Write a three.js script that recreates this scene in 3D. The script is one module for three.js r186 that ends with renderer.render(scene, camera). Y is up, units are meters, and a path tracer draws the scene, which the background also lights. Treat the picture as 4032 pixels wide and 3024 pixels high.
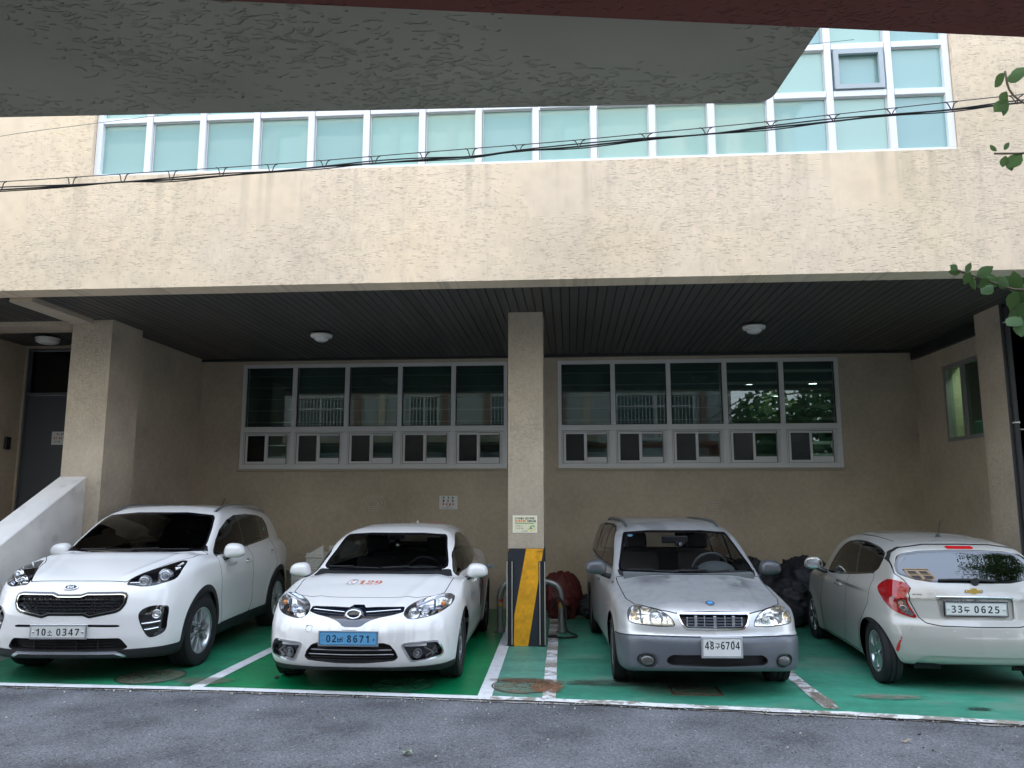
import * as THREE from 'three';
import { mergeGeometries, mergeVertices } from 'three/addons/utils/BufferGeometryUtils.js';
import { RoundedBoxGeometry } from 'three/addons/geometries/RoundedBoxGeometry.js';

// ---------- camera, sky, sun, exposure ----------
const D2R = Math.PI / 180;
const scene = new THREE.Scene();
const camera = new THREE.PerspectiveCamera(53.07, 4 / 3, 0.05, 600);
camera.position.set(0, 1.75, 0);
camera.rotation.order = 'YXZ';
camera.rotation.set(8.3 * D2R, 4.3 * D2R, 0);

const renderer = new THREE.WebGLRenderer({ antialias: true });
renderer.setSize(1024, 768);
renderer.toneMapping = THREE.LinearToneMapping;
renderer.toneMappingExposure = 4.75;
renderer.shadowMap.enabled = true;
renderer.shadowMap.type = THREE.PCFSoftShadowMap;

const SUN_DIR = new THREE.Vector3(-0.42, 0.86, -0.62).normalize();   // high, behind the parking building: the alley lies in open shade
const sun = new THREE.DirectionalLight(new THREE.Color(1, 0.95, 0.86), 4.2);
sun.position.copy(SUN_DIR).multiplyScalar(70);
sun.castShadow = true;
sun.shadow.mapSize.set(2048, 2048);
Object.assign(sun.shadow.camera, { left: -55, right: 55, top: 55, bottom: -55, near: 1, far: 180 });
scene.add(sun, sun.target);
{
  // clear summer sky: blue overhead, paler near the horizon, brighter round the sun
  const W = 512, H = 256, data = new Float32Array(W * H * 4);
  for (let j = 0; j < H; j++) {
    const el = ((j + 0.5) / H - 0.5) * Math.PI, y = Math.sin(el);
    for (let i = 0; i < W; i++) {
      const az = ((i + 0.5) / W - 0.5) * 2 * Math.PI, x = Math.cos(az) * Math.cos(el), z = Math.sin(az) * Math.cos(el);
      const c = x * SUN_DIR.x + y * SUN_DIR.y + z * SUN_DIR.z, t = Math.pow(Math.max(0, 1 - Math.max(y, 0)), 2.2);
      const glow = 0.35 * Math.exp(-(1 - c) * 3.2), o = (j * W + i) * 4;
      const up = 0.80 * (y >= 0 ? 1 : 0.55);
      data[o] = up * (0.53 + 0.40 * t + glow); data[o + 1] = up * (0.66 + 0.30 * t + glow * 0.95); data[o + 2] = up * (0.90 + 0.10 * t + glow * 0.8); data[o + 3] = 1;
    }
  }
  const sky = new THREE.DataTexture(data, W, H, THREE.RGBAFormat, THREE.FloatType);
  sky.mapping = THREE.EquirectangularReflectionMapping; sky.magFilter = THREE.LinearFilter; sky.needsUpdate = true;
  scene.background = sky; scene.environment = sky;
}

// ---------- helpers ----------
function rng(a) { return () => { a = (a + 0x6d2b79f5) | 0; let t = Math.imul(a ^ (a >>> 15), 1 | a); t = (t + Math.imul(t ^ (t >>> 7), 61 | t)) ^ t; return ((t ^ (t >>> 14)) >>> 0) / 4294967296; }; }
const clamp = (x, a, b) => (x < a ? a : x > b ? b : x), lerp = (a, b, t) => a + (b - a) * t;
const sstep = (a, b, x) => { const t = clamp((x - a) / (b - a), 0, 1); return t * t * (3 - 2 * t); };
const V = (x, y, z) => new THREE.Vector3(x, y, z);
const used = {};
function numbered(name) { const n = used[name] = (used[name] ?? -1) + 1; return n ? name + '_' + String(n).padStart(3, '0') : name; }
function tag(o, label, category, group) { o.userData.label = label; o.userData.category = category; if (group) o.userData.group = group; return o; }
function shade(o) { o.castShadow = true; o.receiveShadow = true; return o; }
// a Group at the base of a thing; children are given in the thing's own axes
function thing(name, label, category, [x, y, z] = [0, 0, 0], turn = 0, group) {
  const o = new THREE.Group(); o.name = numbered(name); o.position.set(x, y, z); o.rotation.y = turn; scene.add(o);
  return tag(o, label, category, group);
}
function part(name, geo, mat, parent) { const m = shade(new THREE.Mesh(geo, mat)); m.name = name; parent.add(m); return m; }
function single(name, geo, mat, label, category, [x, y, z] = [0, 0, 0], group) {
  const m = shade(new THREE.Mesh(geo, mat)); m.name = numbered(name); m.position.set(x, y, z); scene.add(m); return tag(m, label, category, group);
}
function struct(name, geo, mat, [x, y, z] = [0, 0, 0]) { const m = shade(new THREE.Mesh(geo, mat)); m.name = numbered(name); m.position.set(x, y, z); m.userData.kind = 'structure'; scene.add(m); return m; }
// box between two corners, uv in metres
function box(x0, y0, z0, x1, y1, z1) {
  const w = x1 - x0, h = y1 - y0, d = z1 - z0, g = new THREE.BoxGeometry(w, h, d), p = g.attributes.position, n = g.attributes.normal, u = g.attributes.uv;
  g.translate((x0 + x1) / 2, (y0 + y1) / 2, (z0 + z1) / 2);
  for (let i = 0; i < p.count; i++) {
    const ax = Math.abs(n.getX(i)), ay = Math.abs(n.getY(i));
    if (ax > 0.5) u.setXY(i, p.getZ(i), p.getY(i)); else if (ay > 0.5) u.setXY(i, p.getX(i), p.getZ(i)); else u.setXY(i, p.getX(i), p.getY(i));
  }
  return g;
}
function rbox(x0, y0, z0, x1, y1, z1, r = 0.01, seg = 2) { const g = new RoundedBoxGeometry(x1 - x0, y1 - y0, z1 - z0, seg, Math.min(r, (x1 - x0) / 2.01, (y1 - y0) / 2.01, (z1 - z0) / 2.01)); g.translate((x0 + x1) / 2, (y0 + y1) / 2, (z0 + z1) / 2); return g; }
// upright slab of an outline in x,y with holes, from z0 to z1
function slab(outline, holes, z0, z1) {
  const s = new THREE.Shape(outline.map(([x, y]) => new THREE.Vector2(x, y)));
  for (const h of holes) s.holes.push(new THREE.Path(h.map(([x, y]) => new THREE.Vector2(x, y))));
  const g = new THREE.ExtrudeGeometry(s, { depth: z1 - z0, bevelEnabled: false }); g.translate(0, 0, z0); return g;
}
const rect = (x0, y0, x1, y1) => [[x0, y0], [x1, y0], [x1, y1], [x0, y1]];
const merge = (list) => mergeGeometries(list.map((g) => { const h = g.index ? g.toNonIndexed() : g; for (const k of Object.keys(h.attributes)) if (!['position', 'normal', 'uv'].includes(k)) h.deleteAttribute(k); if (!h.attributes.uv) h.setAttribute('uv', new THREE.BufferAttribute(new Float32Array(h.attributes.position.count * 2), 2)); return h; }));
const tube = (pts, r, seg = 24, rad = 8, closed = false) => new THREE.TubeGeometry(new THREE.CatmullRomCurve3(pts.map((p) => (p.isVector3 ? p : V(...p))), closed), seg, r, rad, closed);
function rod(a, b, r, rad = 10) { a = V(...a); b = V(...b); const g = new THREE.CylinderGeometry(r, r, a.distanceTo(b), rad); g.applyQuaternion(new THREE.Quaternion().setFromUnitVectors(V(0, 1, 0), b.clone().sub(a).normalize())); const m = a.add(b).multiplyScalar(0.5); return g.translate(m.x, m.y, m.z); }

// ---------- textures ----------
function periodicNoise(seed) {
  const r = rng(seed), N = 256, t = new Float32Array(N * N); for (let i = 0; i < t.length; i++) t[i] = r();
  return (x, y, px, py) => {     // value noise, repeats every px, py cells
    const xi = Math.floor(x), yi = Math.floor(y), fx = x - xi, fy = y - yi, sx = fx * fx * (3 - 2 * fx), sy = fy * fy * (3 - 2 * fy);
    const a = ((xi % px) + px) % px, b = (a + 1) % px, c = ((yi % py) + py) % py, d = (c + 1) % py, at = (i, j) => t[(i & 255) + (j & 255) * N];
    return lerp(lerp(at(a, c), at(b, c), sx), lerp(at(a, d), at(b, d), sx), sy);
  };
}
const pn = periodicNoise(7);
function fbm(u, v, f, oct, off = 0) { let s = 0, a = 0.5, n = 0; for (let k = 0; k < oct; k++) { s += a * pn(u * f + off * 17, v * f + off * 31, 256, 256); n += a; a *= 0.5; f *= 2; } return s / n; }
// fbm that repeats over u,v in 0..1
function tfbm(u, v, f, oct) { let s = 0, a = 0.5, n = 0; for (let k = 0; k < oct; k++) { s += a * pn(u * f, v * f, f, f); n += a; a *= 0.5; f *= 2; } return s / n; }
function texture(W, H, fn, srgb = false) {      // fn(u, v, out) fills out with 0..1 values
  const d = new Uint8Array(W * H * 4), o = [0, 0, 0, 1];
  for (let j = 0; j < H; j++) for (let i = 0; i < W; i++) { o[3] = 1; fn((i + 0.5) / W, (j + 0.5) / H, o, i, j); const k = (j * W + i) * 4; for (let c = 0; c < 4; c++) d[k + c] = clamp(o[c], 0, 1) * 255 + 0.5; }
  const t = new THREE.DataTexture(d, W, H); t.magFilter = THREE.LinearFilter; t.minFilter = THREE.LinearMipmapLinearFilter; t.generateMipmaps = true;
  t.wrapS = t.wrapT = THREE.RepeatWrapping; if (srgb) t.colorSpace = THREE.SRGBColorSpace; t.needsUpdate = true; return t;
}
const rep = (t, sx, sy = sx, ox = 0, oy = 0) => { const c = t.clone(); c.repeat.set(1 / sx, 1 / sy); c.offset.set(ox, oy); c.needsUpdate = true; return c; };
const col = (r, g, b) => new THREE.Color().setRGB(r, g, b);
const std = (c, o = {}) => new THREE.MeshStandardMaterial({ color: Array.isArray(c) ? col(...c) : c, roughness: 0.8, ...o });
const phys = (c, o = {}) => new THREE.MeshPhysicalMaterial({ color: Array.isArray(c) ? col(...c) : c, ...o });
function canvasTex(w, h, draw) { const c = document.createElement('canvas'); c.width = w; c.height = h; draw(c.getContext('2d'), w, h); const t = new THREE.CanvasTexture(c); t.colorSpace = THREE.SRGBColorSpace; t.magFilter = THREE.LinearFilter; t.anisotropy = 8; return t; }

// ---- Korean letters drawn stroke by stroke: each jamo lies in a unit box, x right, y down ----
const JAMO = {
  'ㄱ': [[[0, 0], [1, 0], [0.9, 1]]], 'ㄴ': [[[0, 0], [0, 1], [1, 1]]], 'ㄷ': [[[1, 0], [0, 0], [0, 1], [1, 1]]], 'ㄹ': [[[0, 0], [1, 0], [1, 0.5], [0, 0.5], [0, 1], [1, 1]]],
  'ㅁ': [[[0, 0], [1, 0], [1, 1], [0, 1], [0, 0]]], 'ㅂ': [[[0, 0], [0, 1], [1, 1], [1, 0]], [[0, 0.5], [1, 0.5]]], 'ㅅ': [[[0.5, 0], [0.4, 0.5], [0, 1]], [[0.46, 0.45], [1, 1]]],
  'ㅇ': ['o'], 'ㅈ': [[[0, 0], [1, 0]], [[0.55, 0], [0.45, 0.5], [0, 1]], [[0.48, 0.5], [1, 1]]], 'ㅊ': [[[0.4, -0.25], [0.6, -0.25]], [[0, 0.05], [1, 0.05]], [[0.55, 0.05], [0.45, 0.5], [0, 1]], [[0.48, 0.5], [1, 1]]],
  'ㅌ': [[[1, 0], [0, 0], [0, 1], [1, 1]], [[0, 0.5], [1, 0.5]]], 'ㅍ': [[[0, 0], [1, 0]], [[0.28, 0], [0.28, 1]], [[0.72, 0], [0.72, 1]], [[0, 1], [1, 1]]], 'ㅎ': [[[0.35, -0.2], [0.65, -0.2]], [[0, 0.1], [1, 0.1]], 'h'],
  'ㅏ': [[[0.4, 0], [0.4, 1]], [[0.4, 0.5], [1, 0.5]]], 'ㅓ': [[[0.7, 0], [0.7, 1]], [[0, 0.5], [0.7, 0.5]]], 'ㅔ': [[[0.5, 0], [0.5, 1]], [[0, 0.5], [0.5, 0.5]], [[0.95, 0], [0.95, 1]]], 'ㅣ': [[[0.5, 0], [0.5, 1]]],
  'ㅗ': [[[0.5, 0], [0.5, 0.9]], [[0, 0.9], [1, 0.9]]], 'ㅜ': [[[0, 0.1], [1, 0.1]], [[0.5, 0.1], [0.5, 1]]], 'ㅡ': [[[0, 0.5], [1, 0.5]]], 'ㅛ': [[[0.3, 0], [0.3, 0.9]], [[0.7, 0], [0.7, 0.9]], [[0, 0.9], [1, 0.9]]], 'ㅚ': [[[0.3, 0.35], [0.3, 0.8]], [[0, 0.8], [0.62, 0.8]], [[0.85, -1.1], [0.85, 1]]], 'ㅐ': [[[0.3, 0], [0.3, 1]], [[0.3, 0.5], [0.8, 0.5]], [[0.8, 0], [0.8, 1]]], 'ㅕ': [[[0.7, 0], [0.7, 1]], [[0, 0.35], [0.7, 0.35]], [[0, 0.65], [0.7, 0.65]]],
};
const TALL = 'ㅏㅓㅔㅣㅐㅕ';
function hangul(g, jamos, x, y, w, h, lw) {        // jamos: first, vowel, optional last
  g.lineWidth = lw; g.lineJoin = 'round'; g.lineCap = 'butt';
  const put = (j, bx, by, bw, bh) => { for (const s of JAMO[j]) { g.beginPath(); if (s === 'o') g.ellipse(bx + bw / 2, by + bh / 2, bw / 2, bh / 2, 0, 0, 7); else if (s === 'h') g.ellipse(bx + bw / 2, by + bh * 0.68, bw * 0.36, bh * 0.3, 0, 0, 7); else s.forEach(([a, b], i) => g[i ? 'lineTo' : 'moveTo'](bx + a * bw, by + b * bh)); g.stroke(); } };
  const [a, v, l] = jamos, hh = l ? h * 0.58 : h;
  if (TALL.includes(v)) { put(a, x, y + hh * 0.12, w * 0.52, hh * 0.72); put(v, x + w * 0.58, y, w * 0.42, hh); }
  else if (v === 'ㅚ') { put(a, x + w * 0.05, y + hh * 0.05, w * 0.5, hh * 0.45); put(v, x, y + hh * 0.5, w, hh * 0.5); }
  else { put(a, x + w * 0.14, y + hh * 0.04, w * 0.72, hh * 0.48); put(v, x, y + hh * 0.56, w, hh * 0.44); }
  if (l) put(l, x + w * 0.15, y + h * 0.68, w * 0.7, h * 0.3);
}
function hangulLine(g, words, x, y, size, gap, lw) { for (const s of words) { if (s !== ' ') hangul(g, s, x, y, size * 0.86, size, lw); x += s === ' ' ? size * 0.5 : size * gap; } return x; }
// ---------- surface textures ----------
// trowelled stucco: short gouges dragged sideways over a fine vertical comb
function gouges(seed, N, tile, count, lenMin, lenMax, thick, curl, combAmt) {
  const r = rng(seed), h = new Float32Array(N * N).fill(0.62), px = N / tile;
  for (let j = 0; j < N; j++) for (let i = 0; i < N; i++) {
    const u = i / N, v = j / N, patch = sstep(0.35, 0.62, tfbm(u, v, 6, 3));
    h[j * N + i] += combAmt * patch * (pn(u * 200, v * 34, 200, 34) - 0.5) + 0.10 * (tfbm(u, v, 40, 2) - 0.5);
  }
  for (let k = 0; k < count; k++) {
    let x = r() * N, y = r() * N; if (tfbm(x / N, y / N, 5, 2) < 0.33 + 0.3 * r()) continue;
    const L = lerp(lenMin, lenMax, r() * r()) * px, dep = 0.25 + 0.4 * r(), th = thick * (0.6 + 0.8 * r()) * px; let a = (r() - 0.5) * 0.22 + (r() < 0.06 ? (r() - 0.5) * 1.6 : 0); const da = (r() - 0.5) * curl / (L + 1);
    for (let t = 0; t < L; t += 0.8) {
      a += da + (r() - 0.5) * 0.12; x += Math.cos(a) * 0.8; y += Math.sin(a) * 0.8;
      const w = th * Math.sin(Math.PI * clamp(t / L, 0.04, 0.96)), R = Math.ceil(w);
      for (let jj = -R; jj <= R; jj++) for (let ii = -1; ii <= 1; ii++) {
        const q = Math.abs(jj) / (w + 0.001); if (q > 1) continue;
        const xx = ((Math.round(x) + ii) % N + N) % N, yy = ((Math.round(y) + jj) % N + N) % N, o = yy * N + xx, nh = 0.62 - dep * (1 - q * q);
        if (nh < h[o]) h[o] = nh;
      }
    }
  }
  return h;
}
function fieldTex(h, N) { return texture(N, N, (u, v, o, i, j) => { o[0] = o[1] = o[2] = h[j * N + i]; }); }
const stuccoH = gouges(11, 1024, 3.2, 9000, 0.012, 0.085, 0.0030, 0.5, 0.40), stuccoBump = fieldTex(stuccoH, 1024);
const roughH = gouges(23, 1024, 2.0, 7500, 0.006, 0.055, 0.0034, 2.0, 0.05), roughBump = fieldTex(roughH, 1024);
const grainTex = texture(512, 512, (u, v, o) => { const n = 0.5 + 0.9 * (tfbm(u, v, 8, 5) - 0.5) + 0.25 * (tfbm(u, v, 128, 1) - 0.5); o[0] = o[1] = o[2] = n; });
// facade colour: weathered cream paint, run-off streaks under the sill, gouges toned darker
const FX0 = -24, FX1 = 7.5, FY0 = 4.03, FY1 = 12.03;
const facadeTex = texture(1920, 512, (u, v, o) => {
  const x = lerp(FX0, FX1, u), y = lerp(FY0, FY1, v);
  let k = 1 + 0.10 * (fbm(x, y, 0.7, 4) - 0.5) + 0.07 * (fbm(x, y, 9, 3, 2) - 0.5);
  const su = ((x / 3.2) % 1 + 1) % 1, sv = ((y / 3.2) % 1 + 1) % 1, g = stuccoH[Math.floor(sv * 1024) * 1024 + Math.floor(su * 1024)];
  k *= 1 - 0.08 * clamp((0.56 - g) / 0.3, 0, 1);
  const under = 5.347 - y, st = fbm(x * 7.5, y * 0.3, 1.37, 4, 5);
  if (under > 0 && x > -5.6 && x < 4.3) k *= 1 - 0.10 * sstep(0.5, 0.8, st) * Math.exp(-under * 2.6);
  const warm = 0.02 * (fbm(x, y, 1.6, 2, 8) - 0.5);
  o[0] = (0.90 + warm) * k; o[1] = (0.815 + warm * 0.5) * k; o[2] = (0.705 - warm) * k;
}, true);
facadeTex.repeat.set(1 / (FX1 - FX0), 1 / (FY1 - FY0)); facadeTex.offset.set(-FX0 / (FX1 - FX0), -FY0 / (FY1 - FY0)); facadeTex.wrapS = facadeTex.wrapT = THREE.ClampToEdgeWrapping;
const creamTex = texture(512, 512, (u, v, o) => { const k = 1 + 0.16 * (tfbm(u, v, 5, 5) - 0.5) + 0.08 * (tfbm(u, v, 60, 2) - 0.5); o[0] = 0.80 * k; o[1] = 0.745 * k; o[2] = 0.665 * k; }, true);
const M = {};
M.facade = std(0xffffff, { map: facadeTex, bumpMap: rep(stuccoBump, 3.2), bumpScale: 0.0075, roughness: 0.92 });
M.cream = std(col(0.78, 0.765, 0.755), { map: rep(creamTex, 2.7), bumpMap: rep(stuccoBump, 3.2, 3.2, 0.3, 0.1), bumpScale: 0.006, roughness: 0.92 });  // undercroft cream set darker than the facade: recess shade put into the colour
M.creamPillar = std(col(0.78, 0.765, 0.755), { map: rep(creamTex, 1.9), bumpMap: rep(stuccoBump, 2.2), bumpScale: 0.008, roughness: 0.92 });  // same lowered cream, with recess shade in its colour
M.ceiling = [0, 1, 2].map((k) => std([0.055 + 0.006 * k, 0.051 + 0.006 * k, 0.048 + 0.006 * k], { roughness: 0.42 + 0.05 * k, bumpMap: rep(grainTex, 0.8), bumpScale: 0.0006 }));
M.dark = std([0.012, 0.012, 0.013], { roughness: 0.9 });
M.frameWhite = phys([0.80, 0.81, 0.83], { roughness: 0.35, clearcoat: 0.3 });
M.frameIn = phys([0.68, 0.665, 0.66], { roughness: 0.45 });
M.gasket = std([0.02, 0.02, 0.02], { roughness: 0.6 });
M.film = [0, 1, 2, 3].map((k) => phys([[0.27, 0.46, 0.43], [0.30, 0.50, 0.45], [0.25, 0.43, 0.41], [0.33, 0.51, 0.44]][k], { roughness: 0.55, clearcoat: 1, clearcoatRoughness: 0.02, ior: 1.52 }));
M.glass = phys([0.62, 0.78, 0.75], { transmission: 1, thickness: 0, roughness: 0, ior: 1.6, specularIntensity: 1 });
M.glassClear = phys([0.9, 0.96, 0.94], { transmission: 1, thickness: 0, roughness: 0, ior: 1.52 });

// ---------- ground ----------
const asphaltTex = texture(1024, 1024, (u, v, o) => {
  const a = pn(u * 160, v * 160, 160, 160), b = pn(u * 250 + 9, v * 250, 250, 250), c = tfbm(u, v, 5, 4);
  let k = 0.395 + 0.20 * (c - 0.5) + 0.13 * (a - 0.5) + 0.07 * (b - 0.5);
  if (b > 0.90 && a > 0.45) k += 0.24; else if (a < 0.12) k -= 0.10;
  o[0] = k * 0.985; o[1] = k * 0.99; o[2] = k * 1.02;
}, true);
const asphaltBump = texture(1024, 1024, (u, v, o) => { const h = 0.5 + 0.7 * (pn(u * 150, v * 150, 150, 150) - 0.5) + 0.4 * (pn(u * 250, v * 250, 250, 250) - 0.5); o[0] = o[1] = o[2] = h; });
M.asphalt = std(0xffffff, { map: rep(asphaltTex, 1.7), bumpMap: rep(asphaltBump, 1.3), bumpScale: 0.004, roughness: 0.86 });
function flat(pts, y, uvFlip = 1) {       // level sheet of an outline in x,z; uv in metres
  const s = new THREE.Shape(pts.map(([x, z]) => new THREE.Vector2(x, -z))), g = new THREE.ShapeGeometry(s); g.rotateX(-Math.PI / 2); g.translate(0, y, 0); return g;
}
struct('road', flat([[-150, 150], [150, 150], [150, -150], [-150, -150]], -0.012), M.asphalt);

// edge of the painted concrete towards the road, read along x (z negative is towards the building)
function along(tab) { return (x) => { let k = 0; while (k < tab.length - 2 && x > tab[k + 1][0]) k++; const [a, b] = [tab[k], tab[k + 1]]; return lerp(a[1], b[1], (x - a[0]) / (b[0] - a[0])); }; }
const edgeZ = along([[-9, -7.12], [-5.3, -7.10], [-3.1, -7.077], [-0.82, -6.96], [0.31, -6.888], [1.8, -6.722], [2.5, -6.645], [3.46, -6.518], [6, -6.2], [9, -5.8]]);
const wob = (x, a, s) => a * (fbm(x, s, 3.1, 4, s) - 0.5) * 2;
// concrete apron under the paint, ragged towards the asphalt
{
  const pts = []; for (let x = -9; x <= 9.001; x += 0.05) pts.push([x, edgeZ(x) + 0.012 + wob(x, x > -0.9 ? 0.05 : 0.012, 3)]);
  const concreteTex = texture(512, 512, (u, v, o) => { const k = 0.60 + 0.22 * (tfbm(u, v, 6, 5) - 0.5) + 0.15 * (tfbm(u, v, 90, 2) - 0.5); o[0] = k; o[1] = k * 0.975; o[2] = k * 0.94; }, true);
  M.concrete = std(0xffffff, { map: rep(concreteTex, 1.3), bumpMap: rep(grainTex, 0.5), bumpScale: 0.002, roughness: 0.9 });
  struct('concrete_apron', flat([...pts, [9, -12.5], [-9, -12.5]], -0.005), M.concrete);
}
// green floor paint, one coat per bay; holes worn to the concrete
function greenTex(seed, base, wear, stain) {
  return texture(640, 640, (u, v, o) => {
    const x = u * 6, y = v * 6, m = fbm(x + seed, y, 1.1, 5, seed), fine = fbm(x, y, 26, 2, seed + 3), sc = fbm(x * 0.5, y * 7, 1, 3, seed + 1);
    let k = 1 + 0.5 * (m - 0.5) + 0.18 * (fine - 0.5) + 0.25 * (sc - 0.5);
    const w = wear * sstep(0.60, 0.78, fbm(x, y, 2.3, 5, seed + 6)), s = stain * sstep(0.58, 0.8, fbm(x, y, 0.8, 4, seed + 9));
    const c = [base[0] * k, base[1] * k, base[2] * k], d = [0.52, 0.58, 0.52];
    for (let i = 0; i < 3; i++) o[i] = lerp(lerp(c[i], d[i], w), [0.20, 0.24, 0.19][i], s);
  }, true);
}
M.greenNew = phys(0xffffff, { map: rep(greenTex(2, [0.04, 0.52, 0.315], 0.05, 0.10), 6, 7, 0.70, 0.1), roughness: 0.30, bumpMap: rep(grainTex, 0.9), bumpScale: 0.0012 });
M.greenOld = phys(0xffffff, { map: rep(greenTex(5, [0.25, 0.55, 0.45], 0.55, 0.35), 9, 7, 0.06, 0.1), roughness: 0.45, bumpMap: rep(grainTex, 0.7), bumpScale: 0.0015 });
M.greenMid = phys(0xffffff, { map: rep(greenTex(8, [0.18, 0.54, 0.39], 0.35, 0.35), 6, 7, 0.2, 0.1), roughness: 0.42, bumpMap: rep(grainTex, 0.8), bumpScale: 0.0015 });
M.greenWorn = phys(0xffffff, { map: rep(greenTex(12, [0.35, 0.58, 0.50], 0.7, 0.3), 6, 7, 0.4, 0.1), roughness: 0.5, bumpMap: rep(grainTex, 0.6), bumpScale: 0.0015 });
const inEdge = (x, rag) => edgeZ(x) - 0.10 + wob(x, rag, 9);
function bay(x0, x1, rag) { const p = []; for (let k = 0; k <= 60; k++) { const x = lerp(x0, x1, k / 60); p.push([x, inEdge(x, rag)]); } return flat([...p, [x1, -12.44], [x0, -12.44]], 0); }
struct('parking_floor', bay(-7, -3.47, 0.015), M.greenMid);
struct('parking_floor', bay(-3.47, -0.77, 0.004), M.greenNew);
struct('parking_floor', bay(-0.77, -0.24, 0.02), M.greenWorn);
struct('parking_floor', bay(-0.24, 2.14, 0.03), M.greenOld);
struct('parking_floor', bay(2.14, 7.5, 0.03), M.greenOld);
// white lines, chipped edges; the worn one to the right shows the old coat
function paintTex(seed, wear, dirt) { return texture(512, 512, (u, v, o) => { const a = tfbm(u, v, 7, 5), b = tfbm(v, u, 24, 3), w = sstep(1 - wear, 1 - wear + 0.12, a * 0.65 + b * 0.35), d = dirt * sstep(0.45, 0.75, tfbm(u + seed * 0.13, v, 9, 4)); const k = 0.90 + 0.08 * (b - 0.5); o[0] = lerp(lerp(k, 0.60, w), 0.55, d); o[1] = lerp(lerp(k, 0.57, w), 0.50, d); o[2] = lerp(lerp(k, 0.53, w), 0.44, d); }, true); }
M.line = std(0xffffff, { map: rep(paintTex(1, 0.30, 0.12), 1.1), roughness: 0.6, bumpMap: rep(grainTex, 0.4), bumpScale: 0.001 });
M.lineWorn = std(0xffffff, { map: rep(paintTex(4, 0.52, 0.45), 0.9), roughness: 0.75, bumpMap: rep(grainTex, 0.4), bumpScale: 0.0015 });
function stripe(xa, za, xb, zb, w, rag, seed) {   // a line from a to b, w wide
  const L = Math.hypot(xb - xa, zb - za), n = Math.ceil(L / 0.06), dx = (xb - xa) / L, dz = (zb - za) / L, A = [], B = [];
  for (let k = 0; k <= n; k++) { const t = k / n * L, x = xa + dx * t, z = za + dz * t, e1 = w / 2 + wob(t + seed, rag, seed + 1), e2 = w / 2 + wob(t + seed, rag, seed + 5); A.push([x + dz * e1, z - dx * e1]); B.push([x - dz * e2, z + dx * e2]); }
  return flat([...A, ...B.reverse()], 0.004);
}
struct('parking_line', stripe(-3.475, -7.19, -3.40, -12.3, 0.13, 0.004, 1), M.line);
struct('parking_line', stripe(-0.775, -7.07, -0.84, -12.3, 0.125, 0.003, 2), M.line);
struct('parking_line', stripe(-0.205, -7.0, -0.255, -12.3, 0.12, 0.006, 3), M.lineWorn);
struct('parking_line', stripe(2.15, -6.90, 2.14, -12.3, 0.13, 0.012, 4), M.lineWorn);
function frontLine(x0, x1, rag, seed) {
  const A = [], B = []; for (let k = 0; k <= 70; k++) { const x = lerp(x0, x1, k / 70); A.push([x, edgeZ(x) - 0.004 + wob(x, rag, seed)]); B.push([x, edgeZ(x) - 0.112 + wob(x, rag * 0.8, seed + 2)]); }
  return flat([...B, ...A.reverse()], 0.008);
}
struct('parking_line', frontLine(-8.5, -3.5, 0.008, 21), M.line);
struct('parking_line', frontLine(-3.5, -0.72, 0.004, 22), M.line);
struct('parking_line', frontLine(-0.72, 7, 0.042, 23), M.lineWorn);

// ---------- the parking building ----------
const building = thing('parking_building', 'cream stucco building with open ground floor parking under a teal window band', 'building', [-0.54, 0, -9.4]);
const BO = building.position.clone().negate();
const bpart = (name, geo, mat) => { const m = part(name, geo, mat, building); m.position.copy(BO); return m; };
const BT = 21, ZF = -7.93, ZB = -8.23, ZP = -9.395, ZW = -12.42, YC = 4.03;
// upper front wall with the long window opening
const WX0 = -5.41, WX1 = 4.105, WY0 = 5.347, ROWS = [5.347, 6.04, 6.59, 7.30];
bpart('front_wall', slab(rect(FX0, FY0, FX1, BT), [rect(WX0, WY0, WX1, ROWS[3])], ZB, ZF), M.facade);
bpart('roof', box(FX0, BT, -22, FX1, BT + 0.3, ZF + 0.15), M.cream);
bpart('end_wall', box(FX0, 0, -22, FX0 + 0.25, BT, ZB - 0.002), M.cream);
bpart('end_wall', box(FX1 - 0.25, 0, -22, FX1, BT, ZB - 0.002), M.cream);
bpart('upper_floor', box(FX0 + 0.26, YC + 0.16, -21.9, FX1 - 0.26, YC + 0.42, ZB - 0.003), M.dark);
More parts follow.
